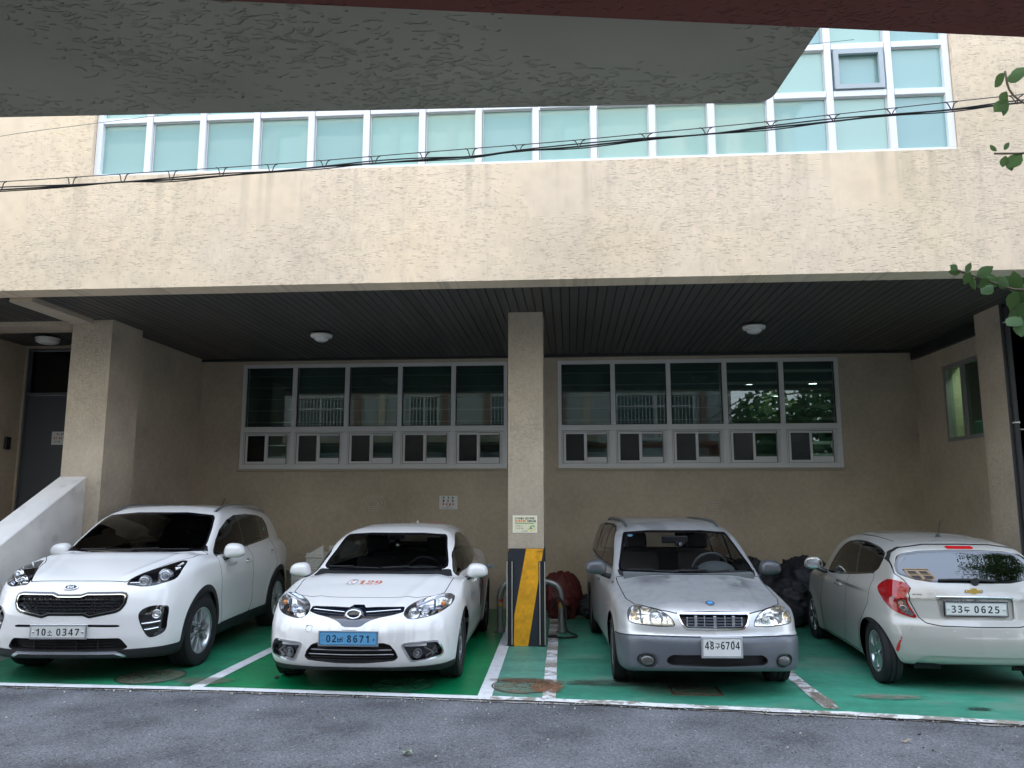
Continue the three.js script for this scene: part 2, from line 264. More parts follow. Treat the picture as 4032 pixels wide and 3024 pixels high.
// window band: 15 columns, three rows
{
  const band = new THREE.Group(); band.name = 'window_band'; band.position.copy(BO); building.add(band);
  const n = 15, pitch = (WX1 - WX0) / n, t = 0.075, z0 = ZF - 0.16, z1 = ZF - 0.05, r = rng(5);
  for (let c = 0; c <= n; c++) { const x = WX0 + c * pitch, a = c === 0 ? x + 0.004 : c === n ? x - t : x - t / 2; part('mullion', rbox(a, WY0 + 0.046, z0, a + t - 0.004, ROWS[3] - 0.07, z1, 0.006), M.frameWhite, band); }
  part('window_rail', rbox(WX0 + 0.004, WY0 + 0.003, z0 - 0.004, WX1 - 0.004, WY0 + 0.045, z1 + 0.004, 0.006), M.frameWhite, band);
  part('window_rail', rbox(WX0 + 0.004, ROWS[3] - 0.068, z0 - 0.004, WX1 - 0.004, ROWS[3] - 0.003, z1 + 0.004, 0.006), M.frameWhite, band);
  for (let c = 0; c < n; c++) for (let w = 0; w < 3; w++) {
    const xa = WX0 + c * pitch + t / 2 + 0.002, xb = WX0 + (c + 1) * pitch - t / 2 - 0.002, ya = ROWS[w] + (w ? 0.03 : 0.047), yb = ROWS[w + 1] - (w === 2 ? 0.07 : 0.03);
    if (w) part('transom', rbox(xa, ROWS[w] - 0.034, z0 + 0.01, xb, ROWS[w] + 0.034, z1 - 0.008, 0.005), M.frameWhite, band);
    const pane = part('pane', box(xa - 0.012, ya, z0 + 0.045, xb + 0.012, yb, z0 + 0.055), M.film[Math.floor(r() * 3.999)], band);
    pane.rotation.set(0, 0, 0);
    const fr = [box(xa, ya, z0 + 0.057, xa + 0.009, yb, z0 + 0.072), box(xb - 0.009, ya, z0 + 0.057, xb, yb, z0 + 0.072), box(xa + 0.009, yb - 0.014, z0 + 0.057, xb - 0.009, yb, z0 + 0.072)];
    part('glazing_bead', merge(fr), M.frameIn, band);
    if (c === 13 && w === 1) {
      const e = 0.018, d = 0.05, s = [box(xa + e, ya + e, z1 - 0.03, xa + e + d, yb - e, z1 + 0.012), box(xb - e - d, ya + e, z1 - 0.03, xb - e, yb - e, z1 + 0.012), box(xa + e + d, ya + e, z1 - 0.03, xb - e - d, ya + e + d, z1 + 0.012), box(xa + e + d, yb - e - d, z1 - 0.03, xb - e - d, yb - e, z1 + 0.012)];
      part('opening_sash', merge(s), phys([0.42, 0.47, 0.49], { roughness: 0.4 }), band);
    }
  }
}
// soffit of the front beam and the slatted ceiling
bpart('ceiling_deck', box(FX0 + 0.26, YC + 0.075, -21.9, FX1 - 0.26, YC + 0.14, ZB - 0.003), M.dark);
{
  const ceiling = new THREE.Group(); ceiling.name = 'slatted_ceiling'; ceiling.position.copy(BO); building.add(ceiling);
  const r = rng(3), g = {};
  const add = (x0, x1, z0, z1) => { for (let x = x0; x < x1 - 0.05; x += 0.105) { const w = 0.0975, key = z0 + '|' + z1; g[key] ??= rbox(-w / 2, 0, z0, w / 2, 0.03, z1, 0.006, 1); const m = part('ceiling_slat', g[key], M.ceiling[Math.floor(r() * 3)], ceiling); m.position.set(x + 0.0525, YC + 0.004 + r() * 0.003, 0); } };
  add(-6.18, 5.42, -12.415, -8.235); add(5.42, 7.2, -12.415, -8.235); add(-8.55, -6.56, -9.45, -8.235); add(-8.55, -6.56, -11.04, -9.90);
}
bpart('ceiling_trim', box(-6.185, YC - 0.035, ZW + 0.002, 5.42, YC + 0.003, ZW + 0.05), std([0.03, 0.03, 0.03], { roughness: 0.5 }));
bpart('ceiling_trim', box(5.36, YC - 0.16, -12.36, 5.424, YC + 0.003, -10.02), std([0.03, 0.03, 0.03], { roughness: 0.5 }));
// beams over the entrance
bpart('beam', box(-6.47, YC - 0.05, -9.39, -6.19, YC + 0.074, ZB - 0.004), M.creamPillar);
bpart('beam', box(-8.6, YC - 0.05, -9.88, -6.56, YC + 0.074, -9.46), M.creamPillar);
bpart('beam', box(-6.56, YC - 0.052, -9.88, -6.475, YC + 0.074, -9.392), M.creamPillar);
// pillars
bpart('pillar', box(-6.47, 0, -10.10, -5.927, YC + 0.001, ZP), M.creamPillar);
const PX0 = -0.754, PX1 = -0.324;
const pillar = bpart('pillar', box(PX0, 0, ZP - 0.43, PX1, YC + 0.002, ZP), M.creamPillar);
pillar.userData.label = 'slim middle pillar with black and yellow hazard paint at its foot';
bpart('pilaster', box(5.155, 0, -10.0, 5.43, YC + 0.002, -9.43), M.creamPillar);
// back wall with two window openings, side walls
const LW = [-5.466, -1.008], RW = [-0.188, 4.265], GY0 = 2.19, GY1 = 3.943;
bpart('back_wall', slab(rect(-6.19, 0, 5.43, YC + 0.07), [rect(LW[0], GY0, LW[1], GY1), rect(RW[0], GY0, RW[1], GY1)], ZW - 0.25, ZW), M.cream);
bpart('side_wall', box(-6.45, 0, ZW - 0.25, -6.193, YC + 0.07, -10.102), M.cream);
{
  const s = slab([[12.67, 0], [10.0, 0], [10.0, YC + 0.07], [12.67, YC + 0.07]].map(([a, b]) => [-a, b]), [rect(-11.53, 2.52, -10.5, 3.62)], 0, 0.25);
  s.rotateY(-Math.PI / 2); s.translate(5.68, 0, 0);        // now runs along z at x 5.43 to 5.68
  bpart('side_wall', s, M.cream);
}
// ground floor windows
function groundWindow(x0, x1) {
  const w = new THREE.Group(); w.name = 'strip_window'; w.position.copy(BO); building.add(w);
  const z0 = ZW - 0.13, z1 = ZW + 0.012, mid = 2.845, n = 5, p = (x1 - x0) / n, t = 0.06;
  part('frame', merge([rbox(x0 + 0.002, GY0 + 0.002, z0, x0 + t, GY1 - 0.002, z1, 0.005), rbox(x1 - t, GY0 + 0.002, z0, x1 - 0.002, GY1 - 0.002, z1, 0.005), rbox(x0 + t, GY1 - t, z0, x1 - t, GY1 - 0.002, z1, 0.005), rbox(x0 + t, GY0 + 0.002, z0, x1 - t, GY0 + t, z1, 0.005)]), M.frameIn, w);
  part('transom', rbox(x0 + t, mid - 0.045, z0 + 0.01, x1 - t, mid + 0.045, z1 - 0.004, 0.005), M.frameIn, w);
  for (let k = 1; k < n; k++) part('mullion', rbox(x0 + k * p - 0.036, GY0 + t, z0 + 0.005, x0 + k * p + 0.036, mid - 0.046, z1 - 0.001, 0.005), M.frameIn, w), part('mullion', rbox(x0 + k * p - 0.036, mid + 0.046, z0 + 0.005, x0 + k * p + 0.036, GY1 - t, z1 - 0.001, 0.005), M.frameIn, w);
  for (let k = 0; k < n; k++) {
    const a = x0 + k * p + (k ? 0.036 : t), b = x0 + (k + 1) * p - (k < n - 1 ? 0.036 : t);
    part('pane', box(a, mid + 0.046, ZW - 0.055, b, GY1 - t, ZW - 0.049), M.glass, w);
    part('gasket', merge([box(a, mid + 0.046, ZW - 0.046, a + 0.012, GY1 - t, ZW - 0.03), box(b - 0.012, mid + 0.046, ZW - 0.046, b, GY1 - t, ZW - 0.03), box(a + 0.012, GY1 - t - 0.014, ZW - 0.046, b - 0.012, GY1 - t, ZW - 0.03), box(a + 0.012, mid + 0.046, ZW - 0.046, b - 0.012, mid + 0.058, ZW - 0.03)]), M.gasket, w);
    // sliding sashes below
    const y0 = GY0 + t, y1 = mid - 0.046, o = 0.022, i0 = a + o, i1 = b - o - 0.05, m = (i0 + i1) / 2;
    part('sash_frame', merge([box(a, y0, ZW - 0.04, a + o, y1, z1 - 0.006), box(b - o, y0, ZW - 0.04, b, y1, z1 - 0.006), box(a + o, y0, ZW - 0.04, b - o, y0 + o, z1 - 0.006), box(a + o, y1 - o, ZW - 0.04, b - o, y1, z1 - 0.006),
      box(b - o - 0.015, y0 + o, ZW - 0.05, b - o - 0.002, y1 - o, ZW - 0.004), box(b - o - 0.034, y0 + o, ZW - 0.055, b - o - 0.021, y1 - o, ZW - 0.012)]), M.frameIn, w);
    const sash = (xa, xb, zf, tt, bot) => part('sliding_sash', merge([rbox(xa, y0 + o, zf - 0.025, xa + tt, y1 - o, zf, 0.004), rbox(xb - tt, y0 + o, zf - 0.025, xb, y1 - o, zf, 0.004), rbox(xa + tt, y0 + o, zf - 0.025, xb - tt, y0 + o + bot, zf, 0.004), rbox(xa + tt, y1 - o - tt, zf - 0.025, xb - tt, y1 - o, zf, 0.004)]), M.frameIn, w);
    part('gasket', merge([box(a + o, y0 + o, ZW - 0.03, a + o + 0.007, y1 - o, ZW + 0.0025), box(b - o - 0.055, y0 + o, ZW - 0.06, b - o - 0.048, y1 - o, ZW - 0.02), box(a + o + 0.008, y1 - o - 0.006, ZW - 0.03, b - o - 0.056, y1 - o, ZW + 0.003), box(a + o + 0.008, y0 + o, ZW - 0.03, b - o - 0.056, y0 + o + 0.005, ZW + 0.003), box(a - 0.004, y0 + 0.002, ZW - 0.03, a + 0.004, y1, ZW + 0.0065), box(a + 0.005, y1 - 0.006, ZW - 0.03, b - 0.005, y1 - 0.0005, ZW + 0.0065)]), M.gasket, w);
    sash(i0 + 0.007, m + 0.02, ZW + 0.002, 0.036, 0.042); sash(m - 0.005, i1 + 0.03, ZW - 0.028, 0.036, 0.10);
    part('pane', box(i0 + 0.036, y0 + o + 0.042, ZW - 0.014, m - 0.016, y1 - o - 0.036, ZW - 0.010), phys([0.16, 0.17, 0.18], { transmission: 1, thickness: 0, roughness: 0.25 }), w);
    part('pane', box(m + 0.031, y0 + o + 0.10, ZW - 0.044, i1 - 0.006, y1 - o - 0.036, ZW - 0.040), M.glass, w);
  }
  part('sill', rbox(x0 - 0.03, GY0 - 0.035, ZW - 0.02, x1 + 0.03, GY0 + 0.0, ZW + 0.03, 0.006), M.cream, w);
}
groundWindow(...LW); groundWindow(...RW);
// the office behind these windows: dim room with recessed ceiling lamps, banded roller blinds
{
  const room = new THREE.Group(); room.name = 'office_room'; room.position.copy(BO); building.add(room);
  const wallM = std([0.22, 0.25, 0.24], { roughness: 0.9 }), z0 = -19.5, z1 = ZW - 0.252;
  part('room_floor', box(-6.4, 0.75, z0, 5.6, 0.85, z1), std([0.14, 0.13, 0.12]), room);
  part('room_ceiling', box(-6.4, 3.985, z0, 5.6, 4.06, z1), wallM, room);
  part('room_wall', box(-6.4, 0.86, z0, 5.6, 3.98, z0 + 0.1), wallM, room);
  part('room_wall', box(-6.4, 0.86, z0 + 0.11, -6.3, 3.98, z1), wallM, room); part('room_wall', box(5.5, 0.86, z0 + 0.11, 5.6, 3.98, z1), wallM, room);
  // banded blinds: dark woven bands with thin sheer gaps
  const bandM = std([0.10, 0.12, 0.115], { roughness: 0.95, side: THREE.DoubleSide });
  const blind = (x0, x1, gap) => { let top = GY1 + 0.03; for (let c = 3.765; c > 2.2; c -= 0.195) { part('blind_band', box(x0, c + gap / 2, ZW - 0.215, x1, top, ZW - 0.211), bandM, room); top = c - gap / 2; } };
  blind(LW[0] + 0.02, LW[0] + 1.75, 0.018); blind(LW[0] + 1.80, LW[1] - 0.02, 0.016); blind(RW[0] + 0.02, RW[0] + 0.86, 0.026); blind(RW[0] + 0.92, RW[0] + 2.62, 0.018); blind(RW[0] + 2.68, RW[1] - 0.02, 0.05);
}
// notice on the back wall is a thing of its own, further below
// ---------- rest of the parking building: hazard paint, entrance, office lamps ----------
{
  const black = std([0.022, 0.025, 0.034], { roughness: 0.55, bumpMap: rep(grainTex, 0.25), bumpScale: 0.001 }), g = 0.004;
  const scuff = texture(512, 512, (u, v, o) => { const n = tfbm(u, v, 6, 5), m = tfbm(v, u, 40, 2), w = 0.6 * sstep(0.72, 0.9, n * 0.6 + m * 0.4); const k = 1 - 0.22 * (tfbm(u, v, 14, 3) - 0.4); o[0] = lerp(0.93 * k, 0.45, w); o[1] = lerp(0.655 * k, 0.40, w); o[2] = lerp(0.10 * k, 0.30, w); }, true);
  const yellow = std(0xffffff, { map: rep(scuff, 0.8), roughness: 0.55 });
  const foot = bpart('hazard_paint', merge([box(PX0 - g, 0.001, ZP, PX1 + g, 1.13, ZP + g), box(PX0 - g, 0.001, ZP - 0.43, PX0, 1.13, ZP), box(PX1, 0.001, ZP - 0.43, PX1 + g, 1.13, ZP)]), black); building.remove(foot); foot.position.set(0, 0, 0); pillar.add(foot);
  const sh = (pts) => { const q = new THREE.ExtrudeGeometry(new THREE.Shape(pts.map(([x, y]) => new THREE.Vector2(x, y))), { depth: 0.003, bevelEnabled: false }); q.translate(0, 0, ZP + g + 0.0005); return q; };
  part('yellow_stripe', sh([[-0.536, 1.128], [-0.679, 0.353], [-0.684, 0.003], [-0.516, 0.003], [-0.44, 0.45], [-0.329, 1.128]]), yellow, pillar);
  part('yellow_stripe', sh([[-0.752, 1.128], [-0.744, 1.128], [-0.752, 1.09]]), yellow, pillar);
  const rub = std([0.009, 0.009, 0.011], { roughness: 0.7 }), reflect = std([0.50, 0.48, 0.42], { roughness: 0.5 });
  for (const [x, sg] of [[PX0 - g, 1], [PX1 + g, -1]]) {
    const a = x - sg * 0.012, b = x + sg * 0.068, lo = Math.min(a, b), hi = Math.max(a, b);
    const gd = part('corner_guard', merge([rbox(lo, 0.004, ZP + 0.0045, hi, 0.985, ZP + 0.022, 0.006), rbox(sg > 0 ? x - 0.012 : x, 0.004, ZP - 0.08, sg > 0 ? x : x + 0.012, 0.985, ZP + 0.0044, 0.004)]), rub, pillar);
    for (const t of [0.006, 0.066]) part('guard_strip', rbox(a + sg * t - 0.005, 0.02, ZP + 0.0215, a + sg * t + 0.005, 0.98, ZP + 0.0265, 0.002), reflect, pillar);
  }
  part('reflector_patch', box(-0.405, 1.085, ZP + 0.0078, -0.335, 1.103, ZP + 0.010), std([0.45, 0.20, 0.03], { roughness: 0.4 }), pillar);
}
// entrance on the left: stairs, parapet, steel door
{
  const floorY = 1.19, concrete = M.concrete;
  bpart('entrance_floor', box(-8.6, 0, -11.05, -6.48, floorY, -9.36), concrete);
  for (let k = 0; k < 7; k++) bpart('step', box(-8.6, 0, -9.358 + k * 0.30, -6.47, floorY - (k + 1) * 0.165, -9.06 + k * 0.30), concrete);
  const wallTex = texture(512, 512, (u, v, o) => { const k = 0.82 + 0.10 * (tfbm(u, v, 6, 5) - 0.5) - 0.06 * sstep(0.6, 0.8, tfbm(v, u, 9, 5)); o[0] = k; o[1] = k * 0.975; o[2] = k * 0.945; }, true);
  const white = std(0xffffff, { map: rep(wallTex, 1.6), roughness: 0.85, bumpMap: rep(grainTex, 0.5), bumpScale: 0.002 });
  const s = new THREE.Shape([[9.393, 0], [9.393, 1.986], [9.10, 1.824], [7.35, 0.858], [7.35, 0]].map(([a, b]) => new THREE.Vector2(-a, b)));
  const p = new THREE.ExtrudeGeometry(s, { depth: 0.30, bevelEnabled: true, bevelSize: 0.012, bevelThickness: 0.03, bevelSegments: 2 }); p.rotateY(-Math.PI / 2); p.translate(-6.155, 0, 0); bpart('stair_parapet', p, white);
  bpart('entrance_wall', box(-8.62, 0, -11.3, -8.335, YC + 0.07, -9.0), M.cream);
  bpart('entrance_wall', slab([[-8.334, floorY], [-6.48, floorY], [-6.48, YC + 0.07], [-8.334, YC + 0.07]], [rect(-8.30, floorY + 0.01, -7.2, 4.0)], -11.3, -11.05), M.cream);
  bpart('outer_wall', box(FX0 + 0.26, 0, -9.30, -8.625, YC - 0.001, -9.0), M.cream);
  const dr = bpart('door', rbox(-8.28, floorY + 0.02, -11.16, -7.22, 3.27, -11.11, 0.006), phys([0.075, 0.085, 0.105], { roughness: 0.5, clearcoat: 0.2 }));
  part('door_frame', merge([box(-8.30, floorY + 0.01, -11.2, -8.281, 4.0, -11.06), box(-7.219, floorY + 0.01, -11.2, -7.2, 4.0, -11.06), box(-8.28, 3.275, -11.2, -7.22, 3.315, -11.07), box(-8.28, 3.965, -11.2, -7.22, 4.0, -11.07)]), phys([0.12, 0.125, 0.14], { roughness: 0.5 }), dr);
  part('transom_pane', box(-8.28, 3.316, -11.15, -7.22, 3.964, -11.145), phys([0.10, 0.13, 0.12], { transmission: 1, thickness: 0, roughness: 0.05, ior: 1.6 }), dr);
  bpart('vestibule_back', box(-8.6, floorY, -12.6, -6.48, YC, -12.5), M.cream);
  part('door_lock', rbox(-8.334, 2.44, -10.86, -8.29, 2.62, -10.76, 0.008), M.gasket, dr);
}
// right hand end: window, drain pipe, grey annex wall
{
  const w = new THREE.Group(); w.name = 'sliding_window'; w.position.copy(BO); building.add(w);
  const xf = 5.44, fr = phys([0.23, 0.22, 0.21], { roughness: 0.5 });
  part('frame', merge([box(xf, 2.522, -11.528, xf + 0.1, 2.575, -10.502), box(xf, 3.565, -11.528, xf + 0.1, 3.618, -10.502), box(xf, 2.576, -11.528, xf + 0.1, 3.564, -11.47), box(xf, 2.576, -10.56, xf + 0.1, 3.564, -10.502), box(xf + 0.02, 2.576, -11.06, xf + 0.09, 3.564, -11.0)]), fr, w);
  part('pane', box(xf + 0.05, 2.576, -11.469, xf + 0.055, 3.564, -11.061), phys([0.55, 0.72, 0.62], { transmission: 1, thickness: 0, roughness: 0.0, ior: 1.6 }), w); part('pane', box(xf + 0.05, 2.576, -10.999, xf + 0.055, 3.564, -10.561), phys([0.40, 0.55, 0.5], { transmission: 1, thickness: 0, roughness: 0, ior: 1.6 }), w);
  part('room_partition', box(6.3, 0.9, -11.95, 6.35, 3.9, -10.05), std([0.50, 0.60, 0.50]), w); part('room_ceiling', box(5.69, 3.99, -12.3, 6.3, 4.05, -10.05), std([0.6, 0.62, 0.58]), w);
  part('window_box', merge([rbox(5.75, 2.58, -11.42, 5.98, 2.80, -11.2, 0.02), rbox(5.78, 2.58, -11.15, 5.95, 2.70, -11.02, 0.02)]), std([0.10, 0.32, 0.28]), w);
  const pipe = bpart('drain_pipe', merge([rod([5.205, 0, -9.375], [5.205, YC - 0.05, -9.375], 0.032, 16), rod([5.205, YC - 0.06, -9.375], [5.205, YC + 0.02, -9.5], 0.032, 12)]), M.gasket);
  for (const y of [0.9, 2.6, 3.80]) part('pipe_clip', new THREE.TorusGeometry(0.034, 0.008, 8, 20).rotateX(Math.PI / 2).translate(5.205, y, -9.375), M.frameIn, pipe);
  bpart('dark_strip', box(5.156, 0, -9.428, 5.25, YC, -9.415), std([0.06, 0.06, 0.065], { roughness: 0.6 }));  // flat dark strip between pilaster and annex wall
  bpart('annex_wall', merge([box(5.251, 0, -9.60, 7.24, 2.52, -9.43), box(5.251, 2.535, -9.60, 7.24, YC, -9.43), box(5.251, 2.52, -9.60, 7.24, 2.535, -9.45)]), std([0.50, 0.52, 0.53], { roughness: 0.7 }));
}
// office ceiling lamps behind the glass; the side room lamp is added to brighten its window
{
  const lampM = new THREE.MeshStandardMaterial({ color: 0xffffff, emissive: new THREE.Color(1, 0.95, 0.85), emissiveIntensity: 3 });
  const spots = [[5.95, -11.1], [-5.364, -16.69], [-3.326, -16.30], [1.038, -14.29], [3.567, -14.26], [3.614, -15.70], [4.861, -15.66], [4.635, -17.6], [4.862, -14.25]];
  for (const [x, z] of spots) {
    const o = thing('office_ceiling_lamp', x > 5.5 ? 'small round lamp added to brighten the side room behind the narrow right hand window' : x < 0 ? 'small round recessed lamp shining in the office behind the window above the white saloon' : 'small round recessed lamp shining in the office behind the window above the silver minivan', 'lamp', [x, 3.984, z], 0, x > 5.5 ? undefined : x < 0 ? 'office lamps above the saloon' : 'office lamps above the minivan');
    part('lamp_rim', new THREE.TorusGeometry(0.085, 0.01, 8, 28).rotateX(Math.PI / 2), M.frameIn, o); part('lamp_disc', new THREE.CylinderGeometry(0.08, 0.08, 0.008, 28).translate(0, -0.004, 0), lampM, o);
    const l = new THREE.SpotLight(new THREE.Color(1, 0.94, 0.84), 1.6, 0, 1.15, 0.6, 2); l.position.set(x, 3.965, z); l.target.position.set(x, 0, z); l.castShadow = true; l.shadow.radius = 3; scene.add(l, l.target);
  }
}
// ---------- car bodies ----------
// A body is the zero surface of a smooth distance-like function: a lower shell (nose, tail, sides, bonnet) joined to a cabin. Panels, glass, lamps and openings are cut out of that surface.
function curve(pts, N = 400) {     // monotone cubic through points, as a table
  const n = pts.length, x = pts.map((p) => p[0]), y = pts.map((p) => p[1]), d = [], m = new Array(n).fill(0);
  for (let i = 0; i < n - 1; i++) d.push((y[i + 1] - y[i]) / (x[i + 1] - x[i]));
  for (let i = 0; i < n; i++) m[i] = i === 0 ? d[0] : i === n - 1 ? d[n - 2] : d[i - 1] * d[i] <= 0 ? 0 : 2 * d[i - 1] * d[i] / (d[i - 1] + d[i]);
  const t = new Float64Array(N + 1), a = x[0], w = x[n - 1] - a; let k = 0;
  for (let i = 0; i <= N; i++) {
    const q = a + w * i / N; while (k < n - 2 && q > x[k + 1]) k++;
    const h = x[k + 1] - x[k], u = (q - x[k]) / h, u2 = u * u, u3 = u2 * u;
    t[i] = (2 * u3 - 3 * u2 + 1) * y[k] + (u3 - 2 * u2 + u) * h * m[k] + (-2 * u3 + 3 * u2) * y[k + 1] + (u3 - u2) * h * m[k + 1];
  }
  return (q) => { let f = (q - a) / w * N; if (f <= 0) return t[0]; if (f >= N) return t[N]; const i = f | 0; f -= i; return t[i] * (1 - f) + t[i + 1] * f; };
}
const smax = (a, b, k) => { const h = k - Math.abs(a - b); return Math.max(a, b) + (h > 0 ? h * h * 0.25 / k : 0); };
const smin = (a, b, k) => -smax(-a, -b, k);
function bodyField(c) {
  const nose = curve(c.nose), tail = curve(c.tail), sweepF = curve(c.sweepF), sweepR = curve(c.sweepR), sect = curve(c.sect), plan = curve(c.plan), top = curve(c.top), crown = c.crown ?? 0.05;
  const roof = curve(c.roof), ws = curve(c.ws), bk = curve(c.bk), gside = curve(c.gside), gplan = curve(c.gplan), bot = curve(c.bot);
  const [kw, ky, kl] = c.k ?? [1, 1, 1];
  const { kTop = 0.07, kNose = 0.09, kRoof = 0.12, kA = 0.05, kBelt = 0.04, wsC = 0.12, bkC = 0.1, wsN = 0.55, bkN = 0.8, roofC = 0.06, W } = c, extra = c.extra;
  return (x0, y0, s0) => {
    const x = x0 / kw, y = y0 / ky, s = s0 / kl, ax = Math.abs(x), r = ax / W;
    let side = ax - sect(y) * plan(s);
    if (c.flare) for (const [sw, yw, R, amp] of c.flare) { const q = Math.hypot(s - sw, y - yw) - R; if (y > yw - 0.2 && q < 0.3) side -= amp * Math.exp(-q * q / 0.006); }
    let d = smax(side, y - (top(s) - crown * r * r * r) + (extra ? extra(ax, y, s) : 0), kTop);
    d = smax(d, nose(y) + sweepF(ax) - s, kNose);
    d = smax(d, s - tail(y) + sweepR(ax), c.kTail ?? kNose);
    d = smax(d, bot(s) - y, 0.05);
    if (y > c.beltMin) {
      let g = smax(ax - gside(y) * gplan(s), y - (roof(s) - roofC * r * r), kRoof);
      g = smax(g, (ws(y) + wsC * ax * ax - s) * wsN, kA);
      g = smax(g, (s - bk(y) + bkC * ax * ax) * bkN, c.kBk ?? kA);
      d = smin(d, g, kBelt);
    }
    return d;
  };
}
function gradN(F, x, y, s) { const e = 0.003, a = F(x + e, y, s) - F(x - e, y, s), b = F(x, y + e, s) - F(x, y - e, s), c = F(x, y, s + e) - F(x, y, s - e), l = Math.hypot(a, b, c) || 1; return [a / l, b / l, c / l]; }
function castRay(F, ox, oy, os, dx, dy, ds, tmax = 3, step = 0.05) {
  let t0 = 0, t1 = step; while (t1 < tmax && F(ox + dx * t1, oy + dy * t1, os + ds * t1) < 0) { t0 = t1; t1 += step; }
  for (let i = 0; i < 15; i++) { const m = (t0 + t1) / 2; if (F(ox + dx * m, oy + dy * m, os + ds * m) < 0) t0 = m; else t1 = m; }
  const t = (t0 + t1) / 2; return [ox + dx * t, oy + dy * t, os + ds * t];
}
// closed skin of the field; rows run from the nose pole to the tail pole, columns round the section
function skin(F, c, nf = 44, ns = 200, na = 108, off = 0) {
  const G = off ? (x, y, s) => F(x, y, s) + off : F, P = [], N = [], T = [], a0 = 0.62, a1 = c.L * (c.k ? c.k[2] : 1) - 0.62, ya = c.ya ?? 0.6, rows = [];
  for (let i = 1; i <= nf; i++) rows.push([a0, Math.PI / 2 * (1 - i / (nf + 1))]);
  for (let i = 0; i <= ns; i++) rows.push([lerp(a0, a1, i / ns), 0]);
  for (let i = 1; i <= nf; i++) rows.push([a1, -Math.PI / 2 * i / (nf + 1)]);
  const push = (p) => { const n = gradN(G, ...p); P.push(...p); N.push(...n); return P.length / 3 - 1; };
  const pole0 = push(castRay(G, 0, ya, a0, 0, 0, -1)), m = na * 2, base = 1;
  for (const [s, ph] of rows) {
    const half = [];
    for (let j = 0; j <= na; j++) { const th = Math.PI * j / na, q = castRay(G, 0, ya, s, Math.sin(th) * Math.cos(ph), Math.cos(th) * Math.cos(ph), -Math.sin(ph)); half.push([q, gradN(G, ...q)]); }
    for (let j = 0; j < m; j++) { const k = j <= na ? j : m - j, sg = j <= na ? 1 : -1, [q, n] = half[k]; const mid = k === 0 || k === na; P.push(mid ? 0 : q[0] * sg, q[1], q[2]); N.push(mid ? 0 : n[0] * sg, n[1], n[2]); }
  }
  const pole1 = push(castRay(G, 0, ya, a1, 0, 0, 1)), R = rows.length;
  for (let j = 0; j < m; j++) { const j2 = (j + 1) % m; T.push(pole0, base + j, base + j2); T.push(pole1, base + (R - 1) * m + j2, base + (R - 1) * m + j); }
  for (let i = 0; i < R - 1; i++) for (let j = 0; j < m; j++) { const j2 = (j + 1) % m, a = base + i * m + j, b = base + i * m + j2, d = a + m, e = b + m; T.push(a, d, b, b, d, e); }
  return { P, N, T };
}
// splits a mesh where f = 0; f(x, y, s, nx, ny, ns). Returns [inside (f < 0), outside]
function split(m, f) {
  const n = m.P.length / 3, v = new Float64Array(n); let any = false, all = true;
  for (let i = 0; i < n; i++) { v[i] = f(m.P[3 * i], m.P[3 * i + 1], m.P[3 * i + 2], m.N[3 * i], m.N[3 * i + 1], m.N[3 * i + 2]); if (Math.abs(v[i]) < 1e-6) v[i] = 1e-6; if (v[i] < 0) any = true; else all = false; }
  if (!any) return [{ P: [], N: [], T: [] }, m];
  if (all) return [m, { P: [], N: [], T: [] }];
  const mk = () => ({ P: [], N: [], T: [], map: new Map(), em: new Map() }), I = mk(), O = mk();
  const vert = (d, i) => { let k = d.map.get(i); if (k === undefined) { k = d.P.length / 3; d.P.push(m.P[3 * i], m.P[3 * i + 1], m.P[3 * i + 2]); d.N.push(m.N[3 * i], m.N[3 * i + 1], m.N[3 * i + 2]); d.map.set(i, k); } return k; };
  const cut = (d, i, j) => {
    if (i > j) [i, j] = [j, i]; const key = i * 1048576 + j; let k = d.em.get(key);
    if (k === undefined) {
      const t = v[i] / (v[i] - v[j]), q = []; k = d.P.length / 3;
      for (let a = 0; a < 3; a++) { d.P.push(lerp(m.P[3 * i + a], m.P[3 * j + a], t)); q.push(lerp(m.N[3 * i + a], m.N[3 * j + a], t)); }
      const l = Math.hypot(...q) || 1; d.N.push(q[0] / l, q[1] / l, q[2] / l); d.em.set(key, k);
    } return k;
  };
  for (let t = 0; t < m.T.length; t += 3) {
    const a = m.T[t], b = m.T[t + 1], c = m.T[t + 2], k = (v[a] < 0) + (v[b] < 0) + (v[c] < 0);
    if (k === 3) I.T.push(vert(I, a), vert(I, b), vert(I, c)); else if (k === 0) O.T.push(vert(O, a), vert(O, b), vert(O, c));
    else {
      const odd = k === 1 ? [a, b, c].findIndex((q) => v[q] < 0) : [a, b, c].findIndex((q) => v[q] >= 0), w = [a, b, c], p = w[odd], q = w[(odd + 1) % 3], r = w[(odd + 2) % 3], A = k === 1 ? I : O, B = k === 1 ? O : I;
      A.T.push(vert(A, p), cut(A, p, q), cut(A, p, r)); const e1 = cut(B, p, q), e2 = cut(B, p, r);
      B.T.push(e1, vert(B, q), vert(B, r), e1, vert(B, r), e2);
    }
  }
  return [I, O];
}
const moved = (m, d) => ({ P: m.P.map((q, i) => q + m.N[i] * d), N: m.N, T: m.T });
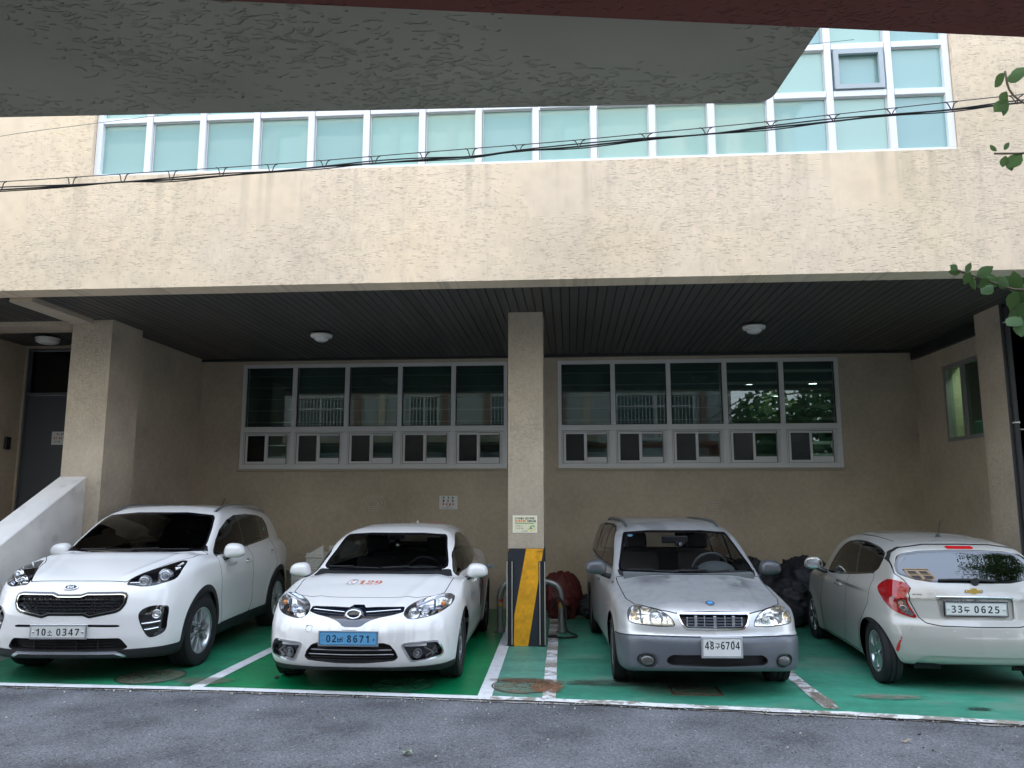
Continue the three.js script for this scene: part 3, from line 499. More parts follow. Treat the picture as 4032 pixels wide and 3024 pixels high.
function walls(m, d0, d1, taper = 0) {      // strip round the border of a piece, from offset d0 to d1
  const cnt = new Map(), key = (a, b) => (a < b ? a * 1048576 + b : b * 1048576 + a);
  for (let t = 0; t < m.T.length; t += 3) for (let e = 0; e < 3; e++) { const k = key(m.T[t + e], m.T[t + (e + 1) % 3]); cnt.set(k, (cnt.get(k) || 0) + 1); }
  const P = [], N = [], T = [];
  for (let t = 0; t < m.T.length; t += 3) for (let e = 0; e < 3; e++) {
    const a = m.T[t + e], b = m.T[t + (e + 1) % 3]; if (cnt.get(key(a, b)) !== 1) continue;
    const k = P.length / 3, A = m.P.slice(3 * a, 3 * a + 3), B = m.P.slice(3 * b, 3 * b + 3), na = m.N.slice(3 * a, 3 * a + 3), nb = m.N.slice(3 * b, 3 * b + 3), q = (p, n, d) => p.map((c, i) => c + n[i] * d);
    P.push(...q(A, na, d0), ...q(B, nb, d0), ...q(A, na, d1), ...q(B, nb, d1));
    const ex = B[0] - A[0], ey = B[1] - A[1], ez = B[2] - A[2]; let nx = ey * na[2] - ez * na[1], ny = ez * na[0] - ex * na[2], nz = ex * na[1] - ey * na[0]; const l = Math.hypot(nx, ny, nz) || 1;
    const sg = d1 > d0 ? 1 : -1;
    for (let i = 0; i < 4; i++) N.push(sg * nx / l, sg * ny / l, sg * nz / l);
    if (d1 > d0) T.push(k, k + 1, k + 2, k + 1, k + 3, k + 2); else T.push(k, k + 2, k + 1, k + 1, k + 2, k + 3);
  }
  return { P, N, T };
}
function join(...ms) { const o = { P: [], N: [], T: [] }; for (const m of ms) { const b = o.P.length / 3; for (const q of m.P) o.P.push(q); for (const q of m.N) o.N.push(q); for (const q of m.T) o.T.push(q + b); } return o; }
function geoOf(m, tint) {
  const n = m.P.length / 3, p = new Float32Array(n * 3), nn = new Float32Array(n * 3), uv = new Float32Array(n * 2), g = new THREE.BufferGeometry();
  for (let i = 0; i < n; i++) { p[3 * i] = m.P[3 * i]; p[3 * i + 1] = m.P[3 * i + 1]; p[3 * i + 2] = -m.P[3 * i + 2]; nn[3 * i] = m.N[3 * i]; nn[3 * i + 1] = m.N[3 * i + 1]; nn[3 * i + 2] = -m.N[3 * i + 2]; const up = Math.abs(m.N[3 * i + 1]) > 0.6; uv[2 * i] = m.P[3 * i]; uv[2 * i + 1] = up ? m.P[3 * i + 2] : m.P[3 * i + 1]; }
  const T = m.T.slice();
  for (let t = 0; t < T.length; t += 3) {      // wind every face the way its normals point
    const a = 3 * T[t], b = 3 * T[t + 1], c = 3 * T[t + 2], ux = p[b] - p[a], uy = p[b + 1] - p[a + 1], uz = p[b + 2] - p[a + 2], vx = p[c] - p[a], vy = p[c + 1] - p[a + 1], vz = p[c + 2] - p[a + 2];
    const d = (uy * vz - uz * vy) * (nn[a] + nn[b] + nn[c]) + (uz * vx - ux * vz) * (nn[a + 1] + nn[b + 1] + nn[c + 1]) + (ux * vy - uy * vx) * (nn[a + 2] + nn[b + 2] + nn[c + 2]);
    if (d < 0) { const q = T[t + 1]; T[t + 1] = T[t + 2]; T[t + 2] = q; }
  }
  g.setAttribute('position', new THREE.BufferAttribute(p, 3)); g.setAttribute('normal', new THREE.BufferAttribute(nn, 3)); g.setAttribute('uv', new THREE.BufferAttribute(uv, 2)); g.setIndex(T);
  if (tint) { const c = new Float32Array(n * 3); for (let i = 0; i < n; i++) { const k = tint(m.P[3 * i], m.P[3 * i + 1], m.P[3 * i + 2]); c[3 * i] = k[0]; c[3 * i + 1] = k[1]; c[3 * i + 2] = k[2]; } g.setAttribute('color', new THREE.BufferAttribute(c, 3)); }
  return g;
}
function smooth(pts, n = 4, closed = true) {   // Catmull-Rom through 2D points
  const o = [], N = pts.length; for (let i = 0; i < (closed ? N : N - 1); i++) { const g = (k) => pts[closed ? (k + N) % N : clamp(k, 0, N - 1)], a = g(i - 1), b = g(i), c = g(i + 1), d = g(i + 2); for (let k = 0; k < n; k++) { const t = k / n, t2 = t * t, t3 = t2 * t; o.push([0, 1].map((q) => 0.5 * (2 * b[q] + (c[q] - a[q]) * t + (2 * a[q] - 5 * b[q] + 4 * c[q] - d[q]) * t2 + (3 * b[q] - a[q] - 3 * c[q] + d[q]) * t3))); } } if (!closed) o.push(pts[N - 1]); return o;
}
function sdPoly(p) {       // signed distance to a closed outline, negative inside
  const n = p.length; let x0 = 1e9, x1 = -1e9, y0 = 1e9, y1 = -1e9; for (const [a, b] of p) { x0 = Math.min(x0, a); x1 = Math.max(x1, a); y0 = Math.min(y0, b); y1 = Math.max(y1, b); }
  return (x, y) => {
    const bx = Math.max(x0 - x, x - x1, 0), by = Math.max(y0 - y, y - y1, 0), far = Math.hypot(bx, by); if (far > 0.15) return far;
    let d = 1e9, w = false;
    for (let i = 0, j = n - 1; i < n; j = i++) {
      const [ax, ay] = p[i], [cx, cy] = p[j], ex = cx - ax, ey = cy - ay, wx = x - ax, wy = y - ay, t = clamp((wx * ex + wy * ey) / (ex * ex + ey * ey || 1), 0, 1), qx = wx - ex * t, qy = wy - ey * t;
      d = Math.min(d, qx * qx + qy * qy); if ((ay > y) !== (cy > y) && x < (cx - ax) * (y - ay) / (cy - ay) + ax) w = !w;
    }
    return (w ? -1 : 1) * Math.sqrt(d);
  };
}
// regions of the skin: outlines seen from the front or back (|x|, y), from the side (s, y) or from above (|x|, s)
const front = (pts, sMax = 1.2, o = {}) => { const q = sdPoly(pts); return (x, y, s) => (s > sMax ? 0.2 : o.right === undefined ? q(Math.abs(x), y) : q(x * (o.right ? -1 : 1), y)); };
const full = (pts, sMin, sMax) => { const q = sdPoly(pts); return (x, y, s) => (s > sMax || s < sMin ? 0.2 : q(x, y)); };
const rear = (pts, sMin) => { const q = sdPoly(pts); return (x, y, s) => (s < sMin ? 0.2 : q(Math.abs(x), y)); };
const flank = (pts, xMin = 0.45) => { const q = sdPoly(pts); return (x, y, s) => (Math.abs(x) < xMin ? 0.2 : q(s, y)); };
const above = (pts, yMin) => { const q = sdPoly(pts); return (x, y, s) => (y < yMin ? 0.2 : q(Math.abs(x), s)); };
// outline given as points on the skin [x, y, s] and seen square to its own middle (left half; mirrored for the right)
const patch = (pts, sm = 0) => {
  const c = [0, 1, 2].map((k) => pts.reduce((a, p) => a + p[k], 0) / pts.length), nrm = [0, 0, 0];
  for (let i = 0; i < pts.length; i++) { const a = pts[i], b = pts[(i + 1) % pts.length]; nrm[0] += (a[1] - b[1]) * (a[2] + b[2]); nrm[1] += (a[2] - b[2]) * (a[0] + b[0]); nrm[2] += (a[0] - b[0]) * (a[1] + b[1]); }
  const l = Math.hypot(...nrm), w = nrm.map((q) => q / l); if (w[0] < 0 || (Math.abs(w[0]) < 0.05 && w[2] > 0 && c[2] < 1)) for (let k = 0; k < 3; k++) w[k] *= -1;
  let u = [w[2], 0, -w[0]]; const lu = Math.hypot(...u); u = u.map((q) => q / lu); const v = [w[1] * u[2] - w[2] * u[1], w[2] * u[0] - w[0] * u[2], w[0] * u[1] - w[1] * u[0]];
  const to = (x, y, s) => { const d = [x - c[0], y - c[1], s - c[2]]; return [d[0] * u[0] + d[1] * u[1] + d[2] * u[2], d[0] * v[0] + d[1] * v[1] + d[2] * v[2], d[0] * w[0] + d[1] * w[1] + d[2] * w[2]]; };
  let o = pts.map((p) => to(...p).slice(0, 2)); if (sm) o = smooth(o, sm); const q = sdPoly(o);
  const f = (x, y, s) => { const [a, b, e] = to(Math.abs(x), y, s); return Math.abs(e) > 0.45 ? 0.2 : q(a, b); }; f.w = w; return f;
};
const leftOnly = (f) => (x, y, s) => (x < 0 ? 0.2 : f(x, y, s)), rightOnly = (f) => (x, y, s) => (x > 0 ? 0.2 : f(x, y, s));
const grow = (f, d) => (x, y, s) => f(x, y, s) - d;

// ----- car materials -----
M.rubber = std([0.013, 0.013, 0.014], { roughness: 0.85, bumpMap: rep(grainTex, 0.12), bumpScale: 0.0006 });
M.plastic = std([0.014, 0.014, 0.0155], { roughness: 0.62, bumpMap: rep(grainTex, 0.05), bumpScale: 0.0003 });
M.gloss = phys([0.008, 0.008, 0.010], { roughness: 0.12, clearcoat: 1, clearcoatRoughness: 0.03 });
M.seam = std([0.012, 0.012, 0.012], { roughness: 0.9 });
M.chrome = phys([0.86, 0.87, 0.88], { metalness: 1, roughness: 0.10 });
M.satin = phys([0.62, 0.63, 0.65], { metalness: 0.9, roughness: 0.32 });
M.alloy = phys([0.62, 0.63, 0.65], { metalness: 0.75, roughness: 0.34, clearcoat: 0.5, clearcoatRoughness: 0.1 });
M.alloyDark = phys([0.16, 0.165, 0.17], { metalness: 0.7, roughness: 0.4 });
M.lens = phys([0.97, 0.98, 1], { transmission: 1, thickness: 0, roughness: 0.01, ior: 1.5 });
M.lensHazy = phys([0.93, 0.92, 0.88], { transmission: 1, thickness: 0, roughness: 0.12, ior: 1.5 });
M.reflector = phys([0.85, 0.86, 0.88], { metalness: 1, roughness: 0.14 });
M.bulb = phys([0.9, 0.92, 0.95], { transmission: 0.9, thickness: 0.03, roughness: 0.02, ior: 1.5 });
M.amber = phys([0.85, 0.30, 0.03], { roughness: 0.2, clearcoat: 1, transmission: 0.3 });
M.red = phys([0.50, 0.010, 0.012], { roughness: 0.12, clearcoat: 1, clearcoatRoughness: 0.02 });
M.cabin = std([0.022, 0.022, 0.024], { roughness: 0.85 });
M.fabric = std([0.05, 0.05, 0.053], { roughness: 0.95, bumpMap: rep(grainTex, 0.1), bumpScale: 0.001 });
const tint = (k, b = 1) => phys([k, k * 1.02, k * 1.04 * b], { transmission: 1, thickness: 0, roughness: 0.0, ior: 1.52 });

// ----- wheels -----
function tyreGeo(R, w, rimR) {
  const h = w / 2, p = [], add = (r, x) => p.push(new THREE.Vector2(r, x));
  add(rimR - 0.012, -h * 0.80); add(rimR + 0.006, -h * 0.90); add(lerp(rimR, R, 0.35), -h * 1.0); add(lerp(rimR, R, 0.65), -h * 1.0); add(R - 0.022, -h * 0.93); add(R - 0.008, -h * 0.84); add(R - 0.001, -h * 0.70);
  for (const c of [-0.42, -0.14, 0.14, 0.42]) { add(R, c * w - 0.007); add(R - 0.008, c * w - 0.005); add(R - 0.008, c * w + 0.005); add(R, c * w + 0.007); }
  add(R - 0.001, h * 0.70); add(R - 0.008, h * 0.84); add(R - 0.022, h * 0.93); add(lerp(rimR, R, 0.65), h * 1.0); add(lerp(rimR, R, 0.35), h * 1.0); add(rimR + 0.006, h * 0.90); add(rimR - 0.012, h * 0.80);
  p.sort((a, b) => 0); return new THREE.LatheGeometry(p.reverse(), 56).rotateZ(-Math.PI / 2);     // axle along x, +x outwards
}
function spokeGeo(pts, depth, x, n, turn = 0) {     // flat spokes of an outline in (radius, width), repeated n times round the axle
  const s = new THREE.Shape(pts.map(([a, b]) => new THREE.Vector2(a, b))), g = new THREE.ExtrudeGeometry(s, { depth, bevelEnabled: true, bevelSize: 0.004, bevelThickness: 0.006, bevelSegments: 2, curveSegments: 4 });
  g.rotateY(Math.PI / 2); g.rotateX(Math.PI / 2); const out = [];      // radius now lies in the wheel plane, depth along x
  for (let k = 0; k < n; k++) out.push(g.clone().translate(x, 0, 0).rotateX(turn + k * 2 * Math.PI / n)); return merge(out);
}
function wheel(car, name, x, y, s, R, w, rimR, style, mats, steer = 0) {
  const g = new THREE.Group(); g.name = name; g.position.set(x, y, -s); if (x < 0) g.rotation.y = Math.PI; g.rotation.y += steer; car.add(g);
  part('tyre', tyreGeo(R, w, rimR), M.rubber, g);
  const barrel = new THREE.LatheGeometry([[rimR - 0.012, w * 0.42], [rimR - 0.002, w * 0.44], [rimR + 0.004, w * 0.41], [rimR - 0.018, w * 0.36], [rimR - 0.035, w * 0.1], [rimR - 0.04, -w * 0.4]].map(([a, b]) => new THREE.Vector2(a, b)).reverse(), 48).rotateZ(-Math.PI / 2);
  part('rim', barrel, mats[0], g);
  part('spokes', style(rimR, w), mats[1] || mats[0], g);
  const hub = merge([new THREE.CylinderGeometry(0.030, 0.034, 0.02, 20).rotateZ(-Math.PI / 2).translate(w * 0.33, 0, 0), ...[0, 1, 2, 3, 4].map((k) => new THREE.CylinderGeometry(0.009, 0.009, 0.02, 8).rotateZ(-Math.PI / 2).translate(w * 0.30, 0.056, 0).rotateX(k * 1.2566))]);
  part('hub_cap', hub, mats[2] || M.alloyDark, g);
  part('brake_disc', merge([new THREE.CylinderGeometry(rimR * 0.72, rimR * 0.72, 0.02, 32).rotateZ(-Math.PI / 2).translate(-0.01, 0, 0), new THREE.CylinderGeometry(0.075, 0.075, 0.10, 20).rotateZ(-Math.PI / 2)]), M.alloyDark, g);
  return g;
}
function plate(car, x, y, s, w, h, tilt, tex, frameMat, bolt, turn = 0) {
  const g = new THREE.Group(); g.name = 'number_plate'; g.position.set(x, y, -s); g.rotation.set(tilt, turn, 0, 'YXZ'); car.add(g);
  part('plate_frame', rbox(-w / 2 - 0.012, -h / 2 - 0.012, -0.012, w / 2 + 0.012, h / 2 + 0.012, 0.004, 0.005), frameMat, g);
  const b = new THREE.BoxGeometry(w, h, 0.004), face = std(0xffffff, { map: tex, roughness: 0.42 }), m = part('plate_face', b.translate(0, 0, 0.0075), face, g);
  const pl = new THREE.PlaneGeometry(w, h).translate(0, 0, 0.0075); m.geometry = merge([rbox(-w / 2, -h / 2, 0.0035, w / 2, h / 2, 0.0068, 0.001), pl].slice(1)); 
  for (const [bx, by] of bolt) part('bolt', new THREE.SphereGeometry(0.011, 12, 8).scale(1, 1, 0.5).translate(bx, by, 0.008), M.satin, g);
  return g;
}
function plateTex(bg, ink, draw, w = 1024, h = 224) { return canvasTex(w, h, (g) => { g.fillStyle = bg; g.fillRect(0, 0, w, h); g.strokeStyle = ink; g.fillStyle = ink; g.lineWidth = 5; g.strokeRect(10, 10, w - 20, h - 20); draw(g, w, h); }); }
function digits(g, text, x, y, size, sx, adv) { g.font = 'bold ' + size + 'px sans-serif'; g.textBaseline = 'alphabetic'; for (const c of text) { g.save(); g.translate(x, y); g.scale(sx, 1); g.fillText(c, 0, 0); g.restore(); x += adv; } return x; }
// cabin lining, seats, dash and steering wheel, seen through the glass
function cabin(car, F, c, glassCut, wheelSide = 1, tone = 1) {
  let m = skin(F, c, 16, 70, 44, 0.035); m = split(m, (x, y, s) => 0.55 - y)[0]; m = split(m, (x, y, s) => Math.max(c.cabin[0] - s, s - c.cabin[1]))[0];
  for (const f of glassCut) m = split(m, f)[1];
  part('cabin_lining', geoOf(m), c.lining ?? M.cabin, car);
  const { dash, seat } = c;
  part('cabin_floor', box(-0.52, 0.30, -c.cabin[1] + 0.55, 0.52, 0.36, -c.cabin[0] - 0.2), M.cabin, car);
  const dsh = new THREE.Shape(); dsh.moveTo(0, 0.0); dsh.lineTo(0.0, dash.h - 0.02); dsh.quadraticCurveTo(0.22, dash.h + 0.015, 0.48, dash.h - 0.05); dsh.quadraticCurveTo(0.56, dash.h - 0.12, 0.50, dash.h - 0.25); dsh.lineTo(0.42, 0); 
  part('dashboard', new THREE.ExtrudeGeometry(dsh, { depth: dash.w * 2, bevelEnabled: false }).translate(0, dash.y - dash.h, -dash.w).rotateY(Math.PI / 2).translate(0, 0, -dash.s), c.dashMat ?? M.cabin, car);
  const hood = new THREE.SphereGeometry(0.2, 20, 10, 0, 6.3, 0, 1.6).scale(1, 0.5, 1).translate(0.36 * wheelSide, dash.y - 0.02, -dash.s - 0.36); part('instrument_hood', hood, c.dashMat ?? M.cabin, car);
  const sw = merge([new THREE.TorusGeometry(0.185, 0.016, 10, 40), new THREE.BoxGeometry(0.34, 0.05, 0.02), new THREE.CylinderGeometry(0.065, 0.07, 0.04, 20).rotateX(Math.PI / 2), new THREE.BoxGeometry(0.05, 0.17, 0.02).translate(0, -0.09, 0)]); sw.rotateX(0.45); sw.translate(0.36 * wheelSide, dash.y - 0.02, -dash.s - 0.62); part('steering_wheel', sw, c.wheelMat ?? M.plastic, car);
  const seatAt = (x, s, w, heads) => { const g = new THREE.Group(); g.name = 'seat'; g.position.set(x, seat.y, -s); car.add(g); part('cushion', rbox(-w / 2, -0.1, -0.05, w / 2, 0.06, 0.45, 0.05, 3), c.seatMat ?? M.fabric, g); part('backrest', rbox(-w / 2, 0, -0.12, w / 2, 0.60, 0.02, 0.055, 3).rotateX(-0.22), c.seatMat ?? M.fabric, g); for (const hx of heads) part('headrest', merge([rbox(hx - 0.13, 0.65, -0.13, hx + 0.13, 0.83, -0.04, 0.04, 3), rod([hx - 0.05, 0.58, -0.08], [hx - 0.05, 0.7, -0.08], 0.006), rod([hx + 0.05, 0.58, -0.08], [hx + 0.05, 0.7, -0.08], 0.006)]).rotateX(-0.2), c.seatMat ?? M.fabric, g); };
  seatAt(0.36, seat.s, 0.5, [0]); seatAt(-0.36, seat.s, 0.5, [0]); seatAt(0, seat.s2, 1.2, [-0.4, 0.4]);
}
function archLiner(car, F, x, y, s, R, depth) {     // dark inner shell above the wheel, open below
  const sg = Math.sign(x), P = [], N = [], T = [], n = 28;
  for (let k = 0; k <= n; k++) { const a = lerp(-0.30, Math.PI + 0.30, k / n), c = Math.cos(a), d = Math.sin(a); let xo = Math.abs(x); while (xo > 0.3 && F(xo, y + R * d, s + R * c) > -0.012) xo -= 0.01; for (const e of [0, 1]) { P.push(e ? x - sg * depth : sg * xo, y + R * d, s + R * c); N.push(0, -d, -c); } P.push(x - sg * depth, y + R * d, s + R * c); N.push(sg, 0, 0); }
  const m = P.length / 3; P.push(x - sg * depth, y, s); N.push(sg, 0, 0);
  for (let k = 0; k < n; k++) { const a = k * 3; T.push(a, a + 1, a + 3, a + 1, a + 4, a + 3, a + 2, a + 5, m); }
  part('wheel_arch_liner', geoOf({ P, N, T }), M.plasticArch, car);
}
M.plasticArch = std([0.012, 0.012, 0.013], { roughness: 0.95, side: THREE.DoubleSide });
// mirror housing from a closed smooth shape
function sideMirror(car, x, y, s, size, mat, back, turn = 0) {
  const g = new THREE.Group(); g.name = 'side_mirror'; g.position.set(x, y, -s); g.rotation.y = turn; car.add(g); const sg = Math.sign(x), [w, h, d] = size;
  const shell = new THREE.SphereGeometry(1, 28, 18), p = shell.attributes.position;
  for (let i = 0; i < p.count; i++) { let a = p.getX(i), b = p.getY(i), q = p.getZ(i); const e = (t, k) => Math.sign(t) * Math.pow(Math.abs(t), k); a = e(a, 0.72); b = e(b, 0.75); q = q > 0 ? e(q, 0.8) : q * 0.35; p.setXYZ(i, a * w / 2 * (1 - 0.12 * b), b * h / 2 * (1 + 0.1 * a * sg * -1), q * d); }
  shell.computeVertexNormals(); part('mirror_shell', shell, mat, g);
  part('mirror_glass', new THREE.SphereGeometry(1, 24, 12).scale(w * 0.44, h * 0.42, 0.006).translate(0, 0, -d * 0.36), M.chrome, g);
  part('mirror_foot', merge([tube([[-sg * w * 0.2, -h * 0.38, 0], [-sg * w * 0.6, -h * 0.62, 0.0], [-sg * (w * 0.6 + 0.10), -h * 0.72, 0.01]], 0.026, 10, 8)]), back, g);
  return g;
}
